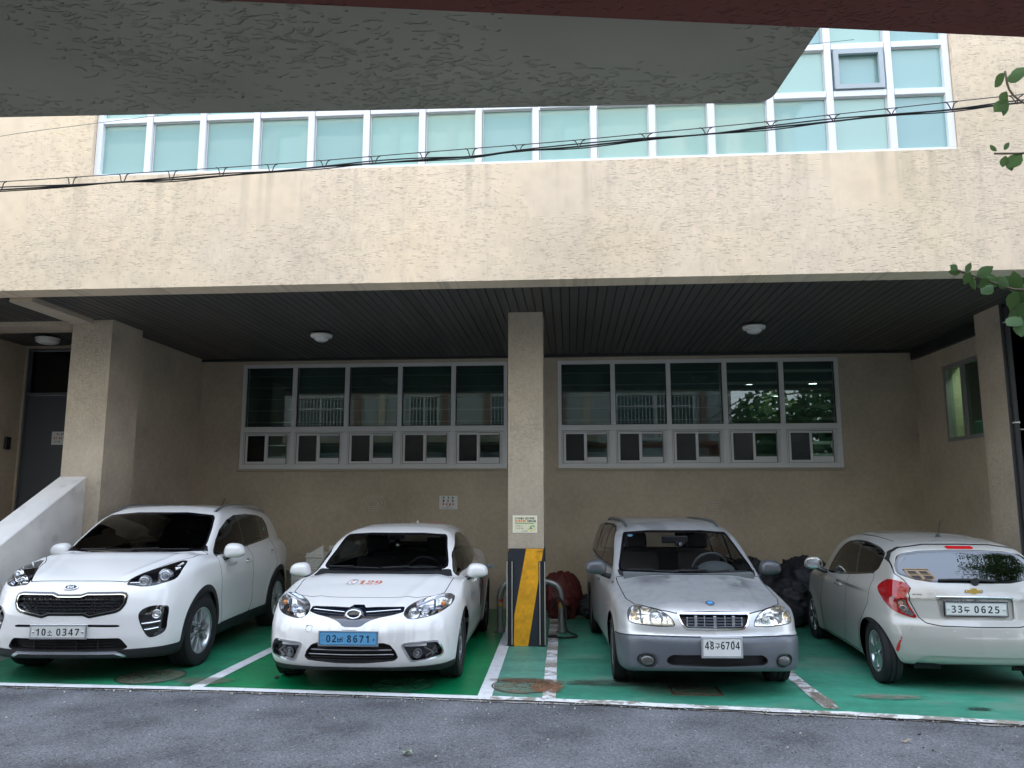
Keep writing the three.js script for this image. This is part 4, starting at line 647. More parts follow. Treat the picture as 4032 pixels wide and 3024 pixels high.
// ---------- outlines of the four cars, in metres: s runs back from the nose, y up, x to the car's left ----------
const SPEC = {
  suv: {
    L: 4.48, W: 0.9275, ya: 0.62, beltMin: 0.95, kTop: 0.09, kNose: 0.10, kRoof: 0.13, kA: 0.05, kBelt: 0.05, k: [1.005, 1.017, 0.955], extra: (ax, y, s) => (s > 1.5 || s < 0.15 || y < 0.8 ? 0 : -0.009 * Math.exp(-(((ax - lerp(0.40, 0.66, clamp((s - 0.2) / 1.0, 0, 1))) / 0.045) ** 2)) * sstep(0.15, 0.35, s) * (1 - sstep(1.2, 1.5, s))), crown: 0.035, roofC: 0.07, wsC: 0.16, bkC: 0.16,
    nose: [[0.15, 0.16], [0.22, 0.08], [0.32, 0.025], [0.45, 0.0], [0.60, 0.0], [0.72, 0.02], [0.82, 0.055], [0.90, 0.11], [1.0, 0.24]],
    tail: [[0.15, 4.36], [0.3, 4.44], [0.5, 4.48], [0.75, 4.49], [0.95, 4.52], [1.1, 4.36], [1.2, 4.3]],
    sweepF: [[0, 0], [0.3, 0.015], [0.5, 0.05], [0.65, 0.11], [0.75, 0.18], [0.85, 0.31], [0.93, 0.55], [1, 0.9]],
    sweepR: [[0, 0], [0.4, 0.02], [0.65, 0.09], [0.8, 0.2], [0.9, 0.4], [1, 0.8]],
    sect: [[0.15, 0.80], [0.25, 0.87], [0.4, 0.905], [0.6, 0.915], [0.8, 0.9275], [0.95, 0.915], [1.05, 0.885], [1.15, 0.84], [1.3, 0.75]],
    plan: [[0, 0.97], [0.5, 0.985], [0.9, 1], [2.2, 0.985], [3.5, 1], [4.1, 0.95], [4.48, 0.88]],
    top: [[0, 0.84], [0.1, 0.90], [0.25, 0.95], [0.5, 1.015], [0.8, 1.075], [1.1, 1.125], [1.4, 1.11], [2, 1.07], [3, 1.11], [4, 1.15], [4.48, 1.15]],
    roof: [[1.0, 1.3], [1.6, 1.50], [1.9, 1.575], [2.2, 1.605], [2.6, 1.615], [3.2, 1.60], [3.8, 1.555], [4.1, 1.52], [4.3, 1.45]],
    ws: [[1.0, 1.02], [1.1, 1.19], [1.3, 1.52], [1.5, 1.87], [1.58, 2.07], [1.7, 2.5]], bk: [[1.0, 4.47], [1.15, 4.36], [1.35, 4.17], [1.5, 4.0], [1.6, 3.9]],
    gside: [[0.95, 0.90], [1.05, 0.872], [1.2, 0.825], [1.35, 0.765], [1.5, 0.69], [1.58, 0.62], [1.7, 0.5]], gplan: [[0.9, 0.88], [1.4, 0.94], [2.2, 1], [3, 0.985], [3.8, 0.90], [4.4, 0.80]],
    bot: [[0, 0.24], [0.5, 0.20], [1, 0.19], [3.6, 0.19], [4.48, 0.28]], flare: [[0.91, 0.35, 0.40, 0.016], [3.58, 0.35, 0.40, 0.016]],
    wheelS: [0.91, 3.58], R: 0.352, arch: 0.405, track: 0.815,
    cabin: [0.9, 4.3], dash: { s: 1.12, y: 1.06, h: 0.5, w: 0.72 }, seat: { y: 0.66, s: 2.35, s2: 3.2 },
  },
  sedan: {
    L: 4.70, W: 0.905, ya: 0.58, beltMin: 0.84, kTop: 0.08, kNose: 0.11, kRoof: 0.13, kA: 0.05, kBelt: 0.05, k: [1.012, 0.967, 0.985], extra: (ax, y, s) => (s > 1.5 || s < 0.15 || y < 0.6 ? 0 : -0.010 * Math.exp(-(((ax - lerp(0.34, 0.60, clamp((s - 0.2) / 1.0, 0, 1))) / 0.06) ** 2)) * sstep(0.2, 0.45, s) * (1 - sstep(1.2, 1.5, s))), crown: 0.055, roofC: 0.07, wsC: 0.2, bkC: 0.2,
    nose: [[0.12, 0.22], [0.2, 0.11], [0.3, 0.02], [0.42, 0.0], [0.55, 0.01], [0.65, 0.05], [0.73, 0.11], [0.8, 0.2], [0.9, 0.4]],
    tail: [[0.15, 4.56], [0.3, 4.66], [0.5, 4.70], [0.75, 4.68], [0.95, 4.64], [1.1, 4.58]],
    sweepF: [[0, 0], [0.3, 0.025], [0.5, 0.08], [0.65, 0.15], [0.75, 0.23], [0.83, 0.34], [0.90, 0.52], [1, 1.1]],
    sweepR: [[0, 0], [0.4, 0.02], [0.65, 0.09], [0.8, 0.2], [0.9, 0.4], [1, 0.8]],
    sect: [[0.12, 0.78], [0.2, 0.86], [0.35, 0.885], [0.55, 0.905], [0.75, 0.90], [0.88, 0.875], [0.98, 0.84], [1.1, 0.77]],
    plan: [[0, 0.98], [0.5, 0.985], [0.9, 1], [2.2, 0.99], [3.5, 0.99], [4.2, 0.94], [4.7, 0.88]],
    top: [[0, 0.62], [0.1, 0.70], [0.25, 0.755], [0.5, 0.83], [0.8, 0.905], [1.15, 0.975], [1.4, 0.975], [2, 0.95], [3, 0.98], [3.6, 1.02], [4.2, 1.08], [4.7, 1.06]],
    roof: [[1.0, 1.1], [1.6, 1.31], [1.9, 1.395], [2.2, 1.445], [2.6, 1.47], [3.0, 1.465], [3.5, 1.41], [3.9, 1.31], [4.2, 1.2], [4.4, 1.1]],
    ws: [[0.85, 0.98], [0.95, 1.16], [1.15, 1.52], [1.35, 1.88], [1.42, 2.05], [1.55, 2.6]], bk: [[0.9, 4.5], [1.05, 4.3], [1.2, 4.0], [1.35, 3.65], [1.45, 3.3]],
    gside: [[0.85, 0.86], [0.95, 0.835], [1.1, 0.775], [1.25, 0.70], [1.38, 0.62], [1.46, 0.52], [1.6, 0.4]], gplan: [[0.9, 0.85], [1.4, 0.92], [2.2, 1], [3, 0.95], [3.8, 0.84], [4.5, 0.74]],
    bot: [[0, 0.235], [0.5, 0.16], [1, 0.15], [3.6, 0.15], [4.7, 0.25]], flare: [[0.90, 0.31, 0.36, 0.012], [3.60, 0.31, 0.36, 0.012]],
    wheelS: [0.90, 3.60], R: 0.316, arch: 0.358, track: 0.785,
    cabin: [0.8, 4.4], dash: { s: 1.15, y: 0.93, h: 0.45, w: 0.70 }, seat: { y: 0.45, s: 2.35, s2: 3.15 },
  },
  van: {
    L: 4.40, W: 0.865, ya: 0.6, beltMin: 0.92, kTop: 0.08, kNose: 0.08, kRoof: 0.15, kA: 0.05, kBelt: 0.04, k: [0.955, 0.945, 1.01], extra: (ax, y, s) => (s > 1.5 || s < 0.15 || y < 0.6 ? 0 : -0.010 * (1 - sstep(0.40, 0.46, ax - 0.12 * s)) * sstep(0.12, 0.3, s) * (1 - sstep(1.2, 1.5, s))), crown: 0.11, roofC: 0.05, wsC: 0.16, bkC: 0.06,
    nose: [[0.12, 0.14], [0.2, 0.05], [0.3, 0.01], [0.42, 0.0], [0.50, 0.005], [0.545, 0.02], [0.57, 0.055], [0.66, 0.08], [0.75, 0.12], [0.84, 0.20], [0.95, 0.4]],
    tail: [[0.15, 4.34], [0.3, 4.39], [0.5, 4.40], [0.75, 4.38], [0.95, 4.36], [1.2, 4.33]],
    sweepF: [[0, 0], [0.3, 0.02], [0.5, 0.06], [0.65, 0.115], [0.75, 0.18], [0.82, 0.27], [0.88, 0.45], [0.95, 0.9]],
    sweepR: [[0, 0], [0.4, 0.01], [0.65, 0.04], [0.8, 0.12], [0.88, 0.3], [0.95, 0.6]],
    sect: [[0.12, 0.78], [0.2, 0.825], [0.35, 0.855], [0.55, 0.865], [0.75, 0.865], [0.9, 0.855], [1.02, 0.83], [1.15, 0.78]],
    plan: [[0, 0.99], [0.5, 0.99], [0.9, 1], [2.2, 1], [3.6, 1], [4.2, 0.985], [4.4, 0.97]],
    top: [[0, 0.72], [0.1, 0.78], [0.25, 0.83], [0.5, 0.885], [0.8, 0.945], [1.1, 1.0], [1.4, 1.01], [2, 1.0], [3, 1.02], [4.4, 1.04]],
    roof: [[1.0, 1.2], [1.6, 1.42], [1.9, 1.50], [2.2, 1.545], [2.6, 1.565], [3.2, 1.565], [3.9, 1.54], [4.3, 1.50]],
    ws: [[0.9, 0.96], [1.0, 1.13], [1.2, 1.45], [1.4, 1.77], [1.5, 1.95], [1.65, 2.4]], bk: [[0.9, 4.36], [1.2, 4.30], [1.4, 4.22], [1.55, 4.12]],
    gside: [[0.9, 0.85], [1.0, 0.825], [1.2, 0.765], [1.4, 0.70], [1.5, 0.65], [1.56, 0.59], [1.7, 0.48]], gplan: [[0.9, 0.90], [1.4, 0.96], [2.2, 1], [3, 1], [3.8, 0.98], [4.4, 0.95]],
    bot: [[0, 0.265], [0.5, 0.19], [1, 0.19], [3.6, 0.19], [4.4, 0.25]], flare: [[0.86, 0.30, 0.34, 0.016], [3.42, 0.30, 0.34, 0.014]],
    wheelS: [0.86, 3.42], R: 0.302, arch: 0.345, track: 0.755,
    cabin: [0.85, 4.3], dash: { s: 1.15, y: 0.985, h: 0.45, w: 0.66 }, seat: { y: 0.52, s: 2.2, s2: 3.05 },
  },
  hatch: {
    L: 3.595, W: 0.7975, ya: 0.62, beltMin: 0.88, kTop: 0.08, kNose: 0.10, kTail: 0.12, kRoof: 0.13, kA: 0.05, kBk: 0.07, kBelt: 0.05, k: [1.0012, 0.931, 0.98], crown: 0.06, roofC: 0.08, wsC: 0.16, bkC: 0.2,
    nose: [[0.12, 0.16], [0.25, 0.04], [0.4, 0.0], [0.6, 0.02], [0.8, 0.1], [0.9, 0.25]],
    tail: [[0.15, 3.44], [0.25, 3.53], [0.36, 3.58], [0.5, 3.595], [0.62, 3.58], [0.70, 3.545], [0.85, 3.52], [0.98, 3.49], [1.1, 3.44]],
    sweepF: [[0, 0], [0.4, 0.06], [0.6, 0.18], [0.72, 0.36], [0.8, 0.65], [0.9, 1.0]],
    sweepR: [[0, 0], [0.3, 0.02], [0.5, 0.06], [0.62, 0.12], [0.70, 0.20], [0.76, 0.32], [0.82, 0.55], [0.9, 0.9]],
    sect: [[0.12, 0.72], [0.2, 0.76], [0.35, 0.785], [0.55, 0.7975], [0.75, 0.79], [0.9, 0.77], [1.0, 0.745], [1.1, 0.7]],
    plan: [[0, 0.97], [0.5, 0.985], [0.8, 1], [2.0, 0.985], [3.0, 1.01], [3.595, 0.97]],
    top: [[0, 0.70], [0.2, 0.82], [0.6, 0.92], [0.95, 0.98], [1.4, 0.96], [2.5, 1.0], [3.2, 1.04], [3.595, 1.04]],
    roof: [[0.8, 1.15], [1.3, 1.37], [1.6, 1.44], [1.9, 1.47], [2.3, 1.472], [2.8, 1.445], [3.2, 1.40], [3.4, 1.36], [3.6, 1.28]],
    ws: [[0.85, 0.80], [1.0, 1.02], [1.2, 1.28], [1.4, 1.56], [1.5, 1.9]], bk: [[0.85, 3.54], [0.98, 3.485], [1.1, 3.43], [1.25, 3.34], [1.36, 3.26], [1.45, 3.1]],
    gside: [[0.88, 0.765], [1.0, 0.735], [1.15, 0.685], [1.3, 0.625], [1.4, 0.56], [1.46, 0.48], [1.6, 0.36]], gplan: [[0.8, 0.89], [1.3, 0.955], [2.0, 1], [2.8, 0.98], [3.4, 0.92]],
    bot: [[0, 0.2], [0.5, 0.17], [1, 0.16], [3, 0.17], [3.3, 0.23], [3.595, 0.26]], flare: [[0.72, 0.285, 0.33, 0.014], [3.105, 0.285, 0.33, 0.016]],
    wheelS: [0.72, 3.105], R: 0.288, arch: 0.328, track: 0.71,
    cabin: [0.75, 3.4], dash: { s: 0.95, y: 0.95, h: 0.45, w: 0.6 }, seat: { y: 0.42, s: 1.85, s2: 2.55 },
  },
};
const POSE = { suv: [-4.755, -7.14, 0.06], sedan: [-1.972, -6.97, 0.012], van: [1.262, -7.03, 0.055], hatch: [3.826, -10.90, 3.0894] };
// ---------- cutting a skin into parts ----------
class Shell {
  constructor(key, car, paint, tintFn) { this.c = SPEC[key]; this.F = bodyField(this.c); this.car = car; this.paint = paint; this.tint = tintFn; this.m = skin(this.F, this.c, 58, 210, 112); this.glassCut = []; }
  cut(f) { this.m = split(this.m, f)[1]; }
  take(f) { const [a, b] = split(this.m, f); this.m = b; return a; }
  put(name, m, mat, parent) { if (!m.T.length) return null; return part(name, geoOf(m, mat === this.paint ? this.tint : null), mat, parent ?? this.car); }
  // a closed panel with a real shut line round it
  panel(name, f, gap = 0.0042, mat) { const all = this.take(grow(f, gap)), [inner, band] = split(all, grow(f, -gap)), p = this.put(name, inner, mat ?? this.paint); if (p) this.put('shut_line', moved(band, -0.009), M.seam, p); return p; }
  // a piece lying a little proud of (or below) the skin
  raised(name, f, mat, h, parent) { const a = this.take(f); return this.put(name, join(moved(a, h), walls(a, 0, h)), mat, parent); }
  glass(name, f, mat, trim, trimMat = M.gloss, parent) {
    const a = this.take(f), [inner, band] = split(a, grow(f, -trim)); this.glassCut.push(grow(f, 0.02));
    const p = this.put(name, moved(inner, -0.002), mat, parent); if (p) this.put('window_seal', moved(band, -0.001), trimMat, p); return p;
  }
  // an opening with a floor; bands: [[inner limit, height, material, name], ...] from the rim inwards
  recess(name, f, depth, floorMat, bands = [], parent) {
    let a = this.take(f), last = 0, root = null; const g = parent ?? this.car, rims = [];
    for (const [w, h, mat, nm] of bands) { const [inner, band] = split(a, grow(f, -w)); rims.push([nm, join(moved(band, h), walls(band, -0.01, h)), mat]); a = inner; last = w; }
    root = this.put(name, join(moved(a, -depth), walls(a, -depth, 0)), floorMat, g);
    for (const [nm, m, mat] of rims) this.put(nm, m, mat, root ?? g);
    return root;
  }
  lamp(name, f, depth, inner, lens, rim = 0.008, rimMat = M.gloss) {
    let a = this.take(f); const [mid, band] = split(a, grow(f, -rim)), root = this.put(name, join(moved(mid, -depth), walls(mid, -depth, 0)), inner, this.car);
    if (root) { this.put('lamp_rim', moved(band, -0.002), rimMat, root); this.put('lamp_lens', mid, lens, root); } return root;
  }
  arch(sw, yw, r) { this.cut((x, y, s) => (Math.abs(x) < 0.45 ? 0.2 : Math.hypot(s - sw, y - yw) - r)); }
  at(x, y) { let s = -0.3; while (this.F(x, y, s) > 0 && s < 3) s += 0.004; return s; }                    // skin seen from the front
  atRear(x, y) { let s = this.c.L + 0.3; while (this.F(x, y, s) > 0 && s > 1) s -= 0.004; return s; }
  atTop(x, s) { let y = 2; while (this.F(x, y, s) > 0 && y > 0) y -= 0.004; return y; }
  atSide(s, y, sg = 1) { let x = 1.3; while (this.F(x, y, s) > 0 && x > 0) x -= 0.004; return x * sg; }
  finish(name = 'body_shell') { const [under, up] = split(this.m, (x, y, s, nx, ny) => (y > 0.30 ? 0.2 : ny + 0.82)); this.put('underbody', under, M.plastic); return this.put(name, up, this.paint); }
  // thin film laid on the skin, with its own drawing
  decal(name, mode, a0, a1, b0, b1, mat, lift = 0.0012, sg = 1, parent) {
    const n = 18, P = [], N = [], U = [], T = [];
    for (let j = 0; j <= n; j++) for (let i = 0; i <= n; i++) {
      const a = lerp(a0, a1, i / n), b = lerp(b0, b1, j / n), p = mode === 'top' ? [a, this.atTop(a, b), b] : mode === 'side' ? [this.atSide(a, b, sg), b, a] : mode === 'rear' ? [a, b, this.atRear(a, b)] : [a, b, this.at(a, b)];
      const g = gradN(this.F, ...p), d = this.F(...p); for (let k = 0; k < 3; k++) { P.push(p[k] + g[k] * (lift - d)); N.push(g[k]); } U.push(i / n, j / n);
    }
    for (let j = 0; j < n; j++) for (let i = 0; i < n; i++) { const q = j * (n + 1) + i; T.push(q, q + 1, q + n + 1, q + 1, q + n + 2, q + n + 1); }
    const g = geoOf({ P, N, T }); g.setAttribute('uv', new THREE.BufferAttribute(new Float32Array(U), 2)); return part(name, g, mat, parent ?? this.car);
  }
  wiper(a, b, lift = 0.012) { // wiper blade from a to b, given as [x, y] seen from the front
    const pts = []; for (let k = 0; k <= 8; k++) { const x = lerp(a[0], b[0], k / 8), y = lerp(a[1], b[1], k / 8), s = this.at(x, y), n = gradN(this.F, x, y, s); pts.push([x + n[0] * lift, y + n[1] * lift, -(s + n[2] * lift)]); }
    part('wiper', merge([tube(pts, 0.007, 16, 6), tube([pts[0], pts[4].map((q, i) => q + [0, 0.014, 0.014][i])], 0.006, 6, 6)]), M.plastic, this.car);
  }
}
const carBase = (key, name, label, cat) => thing(name, label, cat, [POSE[key][0], 0, POSE[key][1]], POSE[key][2]);
const bowl = (r, d) => new THREE.LatheGeometry(Array.from({ length: 9 }, (_, k) => new THREE.Vector2(0.001 + r * k / 8, -d * (1 - (k / 8) ** 2))), 28).rotateX(Math.PI / 2);      // opens towards +z
const projector = (r) => merge([new THREE.TorusGeometry(r * 1.05, r * 0.16, 10, 28), new THREE.CylinderGeometry(r * 1.05, r * 0.9, r * 1.2, 24, 1, true).rotateX(Math.PI / 2).translate(0, 0, -r * 0.6)]);
const eyeball = (r) => new THREE.SphereGeometry(r, 24, 16).scale(1, 1, 0.75);
function ovalPlate(w, h, tex, bg) { return [new THREE.SphereGeometry(1, 32, 12).scale(w / 2, h / 2, 0.006), std(0xffffff, { map: tex })]; }
const whitePaint = () => phys([0.82, 0.805, 0.785], { roughness: 0.42, clearcoat: 1, clearcoatRoughness: 0.035, ior: 1.5 });
function fiveDouble(r, w) {   // five pairs of slim spokes
  const one = [[0.035, 0.012], [0.06, 0.034], [r - 0.018, 0.052], [r - 0.012, 0.082], [r - 0.026, 0.088], [0.075, 0.060], [0.03, 0.05]];
  return merge([spokeGeo(one, 0.02, w * 0.22, 5, 0.1), spokeGeo(one.map(([a, b]) => [a, -b]).reverse(), 0.02, w * 0.22, 5, 0.1), new THREE.CylinderGeometry(0.07, 0.075, 0.03, 24).rotateZ(-Math.PI / 2).translate(w * 0.24, 0, 0)]);
}
function fiveWide(r, w) { const o = [[0.03, -0.03], [0.08, -0.036], [r - 0.05, -0.045], [r - 0.012, -0.07], [r - 0.012, 0.07], [r - 0.05, 0.045], [0.08, 0.036], [0.03, 0.03]]; return merge([spokeGeo(o, 0.022, w * 0.24, 5, 0.3), new THREE.CylinderGeometry(0.066, 0.07, 0.03, 24).rotateZ(-Math.PI / 2).translate(w * 0.26, 0, 0)]); }
function sevenSlim(r, w) { const o = [[0.03, -0.022], [r - 0.05, -0.02], [r - 0.012, -0.045], [r - 0.012, 0.045], [r - 0.05, 0.02], [0.03, 0.022]]; return merge([spokeGeo(o, 0.02, w * 0.25, 7, 0.2), new THREE.CylinderGeometry(0.075, 0.08, 0.03, 24).rotateZ(-Math.PI / 2).translate(w * 0.26, 0, 0)]); }
M.navyGloss = phys([0.010, 0.013, 0.024], { roughness: 0.10, clearcoat: 1, clearcoatRoughness: 0.02 });
M.lensSolid = phys([0.75, 0.77, 0.80], { roughness: 0.15, clearcoat: 1, metalness: 0.3 });
const flipX = (t) => { t.wrapS = THREE.RepeatWrapping; t.repeat.x = 1; return t; };
M.lensAmber = phys([0.80, 0.62, 0.40], { metalness: 0.7, roughness: 0.2 });
M.fogGlass = phys([0.09, 0.09, 0.085], { roughness: 0.22, clearcoat: 0.6, metalness: 0.2 });
M.satinDark = phys([0.10, 0.11, 0.13], { metalness: 0.5, roughness: 0.35 });
M.alloyWorn = phys([0.50, 0.50, 0.49], { metalness: 0.55, roughness: 0.45 });
M.alloyBright = phys([0.78, 0.79, 0.80], { metalness: 0.95, roughness: 0.16 });
M.mirrorGrey = phys([0.075, 0.078, 0.085], { roughness: 0.38, clearcoat: 0.4 });
M.tailRed = phys([0.62, 0.012, 0.016], { transmission: 0.55, thickness: 0, roughness: 0.03, ior: 1.5, clearcoat: 1 });
M.redDeep = phys([0.42, 0.008, 0.014], { roughness: 0.25, clearcoat: 1 });
M.lensPale = phys([0.90, 0.86, 0.80], { transmission: 0.9, thickness: 0, roughness: 0.05, ior: 1.5 });
M.amberPale = phys([0.80, 0.48, 0.30], { roughness: 0.3 });
// ---------- white sport utility vehicle ----------
{
  const car = carBase('suv', 'parked_suv', 'white sport utility vehicle with black wheel arch cladding beside the entrance stairs', 'car');
  const S = new Shell('suv', car, whitePaint()), c = S.c, W0 = [0.95, 0.345], W1 = [3.46, 0.345], ar = 0.405;
  S.arch(...W0, ar); S.arch(...W1, ar);
  // glass
  S.glass('windscreen', full([[-0.62, 1.528], [-0.3, 1.56], [0.3, 1.56], [0.62, 1.528], [0.655, 1.49], [0.70, 1.384], [0.742, 1.239], [0.745, 1.17], [0.72, 1.152], [0.44, 1.146], [-0.44, 1.146], [-0.72, 1.152], [-0.745, 1.17], [-0.742, 1.239], [-0.70, 1.384], [-0.655, 1.49]], 0.8, 2.3), tint(0.10), 0.022);
  const win = [[1.36, 1.09], [1.405, 1.148], [1.509, 1.249], [1.686, 1.366], [1.967, 1.468], [2.267, 1.517], [2.731, 1.522], [3.145, 1.498], [3.37, 1.454], [3.46, 1.36], [3.40, 1.195], [2.352, 1.143], [1.883, 1.115]];
  for (const [nm, sg] of [['side_window', 1], ['side_window', -1]]) {
    const side = sg > 0 ? leftOnly : rightOnly, f = side(flank(win));
    const all = S.take(f); S.glassCut.push(grow(f, 0.015)); let [inner, band] = split(all, grow(f, -0.016)); const trim = S.put('window_surround', moved(band, 0.001), M.gloss, car);
    for (const [a, b] of [[[2.36, 1.55], [2.22, 1.1]], [[3.12, 1.55], [2.985, 1.1]]]) {
      const line = (x, y, s) => s - lerp(b[0], a[0], (y - b[1]) / (a[1] - b[1])); const [fr, bk] = split(inner, (x, y, s) => line(x, y, s) + 0.02), [pil, bk2] = split(bk, (x, y, s) => line(x, y, s) - 0.02);
      S.put(nm, moved(fr, -0.002), tint(0.045), car); S.put('window_pillar', moved(pil, -0.001), M.gloss, trim); inner = bk2;
    }
    S.put('quarter_window', moved(inner, -0.002), tint(0.045), car);
  }
  S.glass('rear_window', rear([[-0.3, 1.44], [0.5, 1.40], [0.62, 1.28], [0.6, 1.18], [-0.3, 1.16]], 3.6), tint(0.05), 0.03);
  // front: lamps, grille, intakes
  for (const sg of [1, -1]) {
    const side = sg > 0 ? leftOnly : rightOnly;
    const hl = side(patch([[0.484, 0.90, 0.16], [0.488, 0.945, 0.223], [0.542, 0.991, 0.355], [0.615, 1.03, 0.516], [0.69, 1.066, 0.70], [0.75, 1.078, 0.82], [0.80, 1.062, 0.76], [0.845, 1.0, 0.54], [0.838, 0.926, 0.409], [0.744, 0.889, 0.262], [0.644, 0.874, 0.191], [0.537, 0.89, 0.163]], 3));
    const L = S.lamp('headlight', hl, 0.07, M.gloss, M.lens, 0.012);
    if (L) {
      for (const [x, y, r] of [[0.60, 0.925, 0.036], [0.74, 0.965, 0.042]]) { const s = S.at(x, y) + 0.045; part('projector', projector(r).rotateY(sg * 0.35).translate(sg * x, y, -s), M.chrome, L); part('projector_eye', eyeball(r * 0.86).rotateY(sg * 0.35).translate(sg * x, y, -s - 0.005), M.bulb, L); part('reflector', bowl(r * 1.7, 0.03).rotateY(sg * 0.4).translate(sg * x, y - 0.005, -s - 0.02), M.reflector, L); }
      part('reflector', rbox(-0.05, -0.018, -0.02, 0.05, 0.018, 0, 0.008).rotateY(sg * 0.3).translate(sg * 0.535, 0.905, -S.at(0.535, 0.905) - 0.04), M.reflector, L);
      part('corner_reflector', rbox(-0.03, -0.016, -0.01, 0.03, 0.016, 0, 0.006).rotateY(sg * 0.9).translate(sg * 0.80, 1.02, -S.at(0.80, 1.02) - 0.03), M.reflector, L);
      part('corner_reflector', rbox(-0.035, -0.01, -0.01, 0.035, 0.01, 0, 0.004).rotateZ(0.5 * sg).rotateY(sg * 0.8).translate(sg * 0.775, 1.05, -S.at(0.775, 1.05) - 0.02), M.frameWhite, L);
    }
    const fog = side(patch([[0.692, 0.695, 0.147], [0.74, 0.707, 0.183], [0.823, 0.699, 0.264], [0.841, 0.674, 0.302], [0.843, 0.553, 0.285], [0.833, 0.463, 0.277], [0.778, 0.419, 0.20], [0.727, 0.42, 0.154], [0.678, 0.502, 0.122], [0.637, 0.612, 0.108], [0.656, 0.668, 0.115]], 2));
    const fg = S.recess('fog_lamp_pocket', fog, 0.03, M.gloss, [[0.012, 0.002, M.gloss, 'pocket_rim']]);
    if (fg) {
      const s0 = S.at(0.775, 0.622); part('fog_lamp', merge([new THREE.TorusGeometry(0.037, 0.007, 8, 28), bowl(0.034, 0.02)]).rotateY(sg * 0.5).translate(sg * 0.772, 0.625, -s0 - 0.01), M.chrome, fg); part('fog_lamp_eye', eyeball(0.022).rotateY(sg * 0.5).translate(sg * 0.772, 0.625, -s0 - 0.018), M.bulb, fg);
      for (const [y, xa, xb] of [[0.545, 0.665, 0.80], [0.487, 0.685, 0.79]]) part('chrome_bar', tube([[sg * xa, y, -S.at(xa, y) - 0.006], [sg * (xa + xb) / 2, y + 0.004, -S.at((xa + xb) / 2, y) - 0.004], [sg * xb, y + 0.012, -S.at(xb, y) - 0.008]], 0.008, 14, 8), M.chrome, fg);
    }
  }
  const gr = [[-0.3, 0.823], [0.104, 0.825], [0.161, 0.845], [0.476, 0.846], [0.52, 0.835], [0.538, 0.81], [0.534, 0.736], [0.503, 0.681], [0.46, 0.657], [0.224, 0.611], [0.162, 0.634], [-0.3, 0.634]];
  const G = S.recess('grille', front(gr, 0.5), 0.035, M.gloss, [[0.020, 0.003, M.gloss, 'grille_frame'], [0.028, 0.006, M.chrome, 'grille_trim']]);
  const mesh = [], q = sdPoly(gr.map(([x, y]) => [x === -0.3 ? -0.3 : x, y]));
  for (let r = 0; r < 8; r++) for (let k = -9; k <= 9; k++) { const y = 0.636 + r * 0.027, x = (k + (r % 2) * 0.5) * 0.056; if (q(Math.abs(x), y) > -0.034 && !(Math.abs(x) < 0.1 && q(0.05, y) < -0.03)) continue; const s = S.at(x, y); mesh.push(new THREE.BoxGeometry(0.028, 0.006, 0.016).rotateZ(0.30).translate(x - 0.014, y, -s - 0.016), new THREE.BoxGeometry(0.028, 0.006, 0.016).rotateZ(-0.30).translate(x + 0.014, y, -s - 0.016), new THREE.BoxGeometry(0.004, 0.022, 0.012).translate(x + 0.028, y + 0.012, -s - 0.02)); }
  part('grille_mesh', merge(mesh), phys([0.035, 0.035, 0.04], { roughness: 0.25, clearcoat: 0.6 }), G);
  S.recess('lower_intake', front([[-0.3, 0.432], [0.505, 0.427], [0.53, 0.40], [0.575, 0.335], [0.51, 0.312], [-0.3, 0.316]], 0.5), 0.05, M.plastic, []);
  part('intake_slats', merge([0.345, 0.372, 0.40].map((y) => tube([-0.44, -0.22, 0, 0.22, 0.44].map((x) => [x, y, -S.at(x, y) - 0.035]), 0.006, 20, 6)).concat([-0.3, -0.1, 0.1, 0.3].map((x) => new THREE.BoxGeometry(0.008, 0.10, 0.02).translate(x, 0.37, -S.at(x, 0.37) - 0.035)))), M.plastic, car);
  S.recess('bumper_slot', front([[-0.3, 0.566], [0.49, 0.548], [0.505, 0.538], [0.49, 0.526], [-0.3, 0.544]], 0.4), 0.025, M.plastic);
  S.raised('skid_trim', front([[-0.3, 0.309], [0.47, 0.306], [0.535, 0.268], [0.55, 0.255], [0.53, 0.246], [0.455, 0.282], [-0.3, 0.286]], 0.5), M.satin, 0.012);
  // cladding round the arches and along the sills and bumper
  const ring = (x, y, s) => (Math.abs(x) < 0.5 ? 0.3 : Math.min(Math.hypot(s - W0[0], y - W0[1]), Math.hypot(s - W1[0], y - W1[1])) - 0.472);
  S.raised('cladding', (x, y, s) => Math.min(y - (s < 0.7 ? 0.318 : 0.335), ring(x, y, s)), M.plastic, 0.006);
  // panels
  S.panel('bonnet', above([[-0.3, 0.166], [0.468, 0.186], [0.53, 0.33], [0.605, 0.50], [0.66, 0.70], [0.725, 0.82], [0.79, 0.92], [0.822, 1.25], [0.75, 1.265], [0.44, 1.165], [-0.3, 1.09]], 0.86));
  { const a = S.take(above([[-0.3, 1.09], [0.44, 1.165], [0.75, 1.265], [0.80, 1.29], [0.76, 1.36], [0.44, 1.24], [-0.3, 1.17]], 1.06)); S.put('cowl', moved(a, -0.01), M.plastic); }
  const doorF = [[1.375, 1.085], [1.385, 0.95], [1.45, 0.65], [1.53, 0.338], [2.40, 0.338], [2.485, 0.463], [2.445, 0.72], [2.425, 1.02], [2.35, 1.14], [1.883, 1.112]];
  const doorR = [[2.35, 1.14], [2.425, 1.02], [2.445, 0.72], [2.485, 0.463], [2.40, 0.338], [2.97, 0.338], [2.99, 0.46], [3.06, 0.62], [3.16, 0.73], [3.30, 0.81], [3.36, 0.86], [3.30, 0.97], [3.32, 1.06], [3.41, 1.17], [3.38, 1.19]];
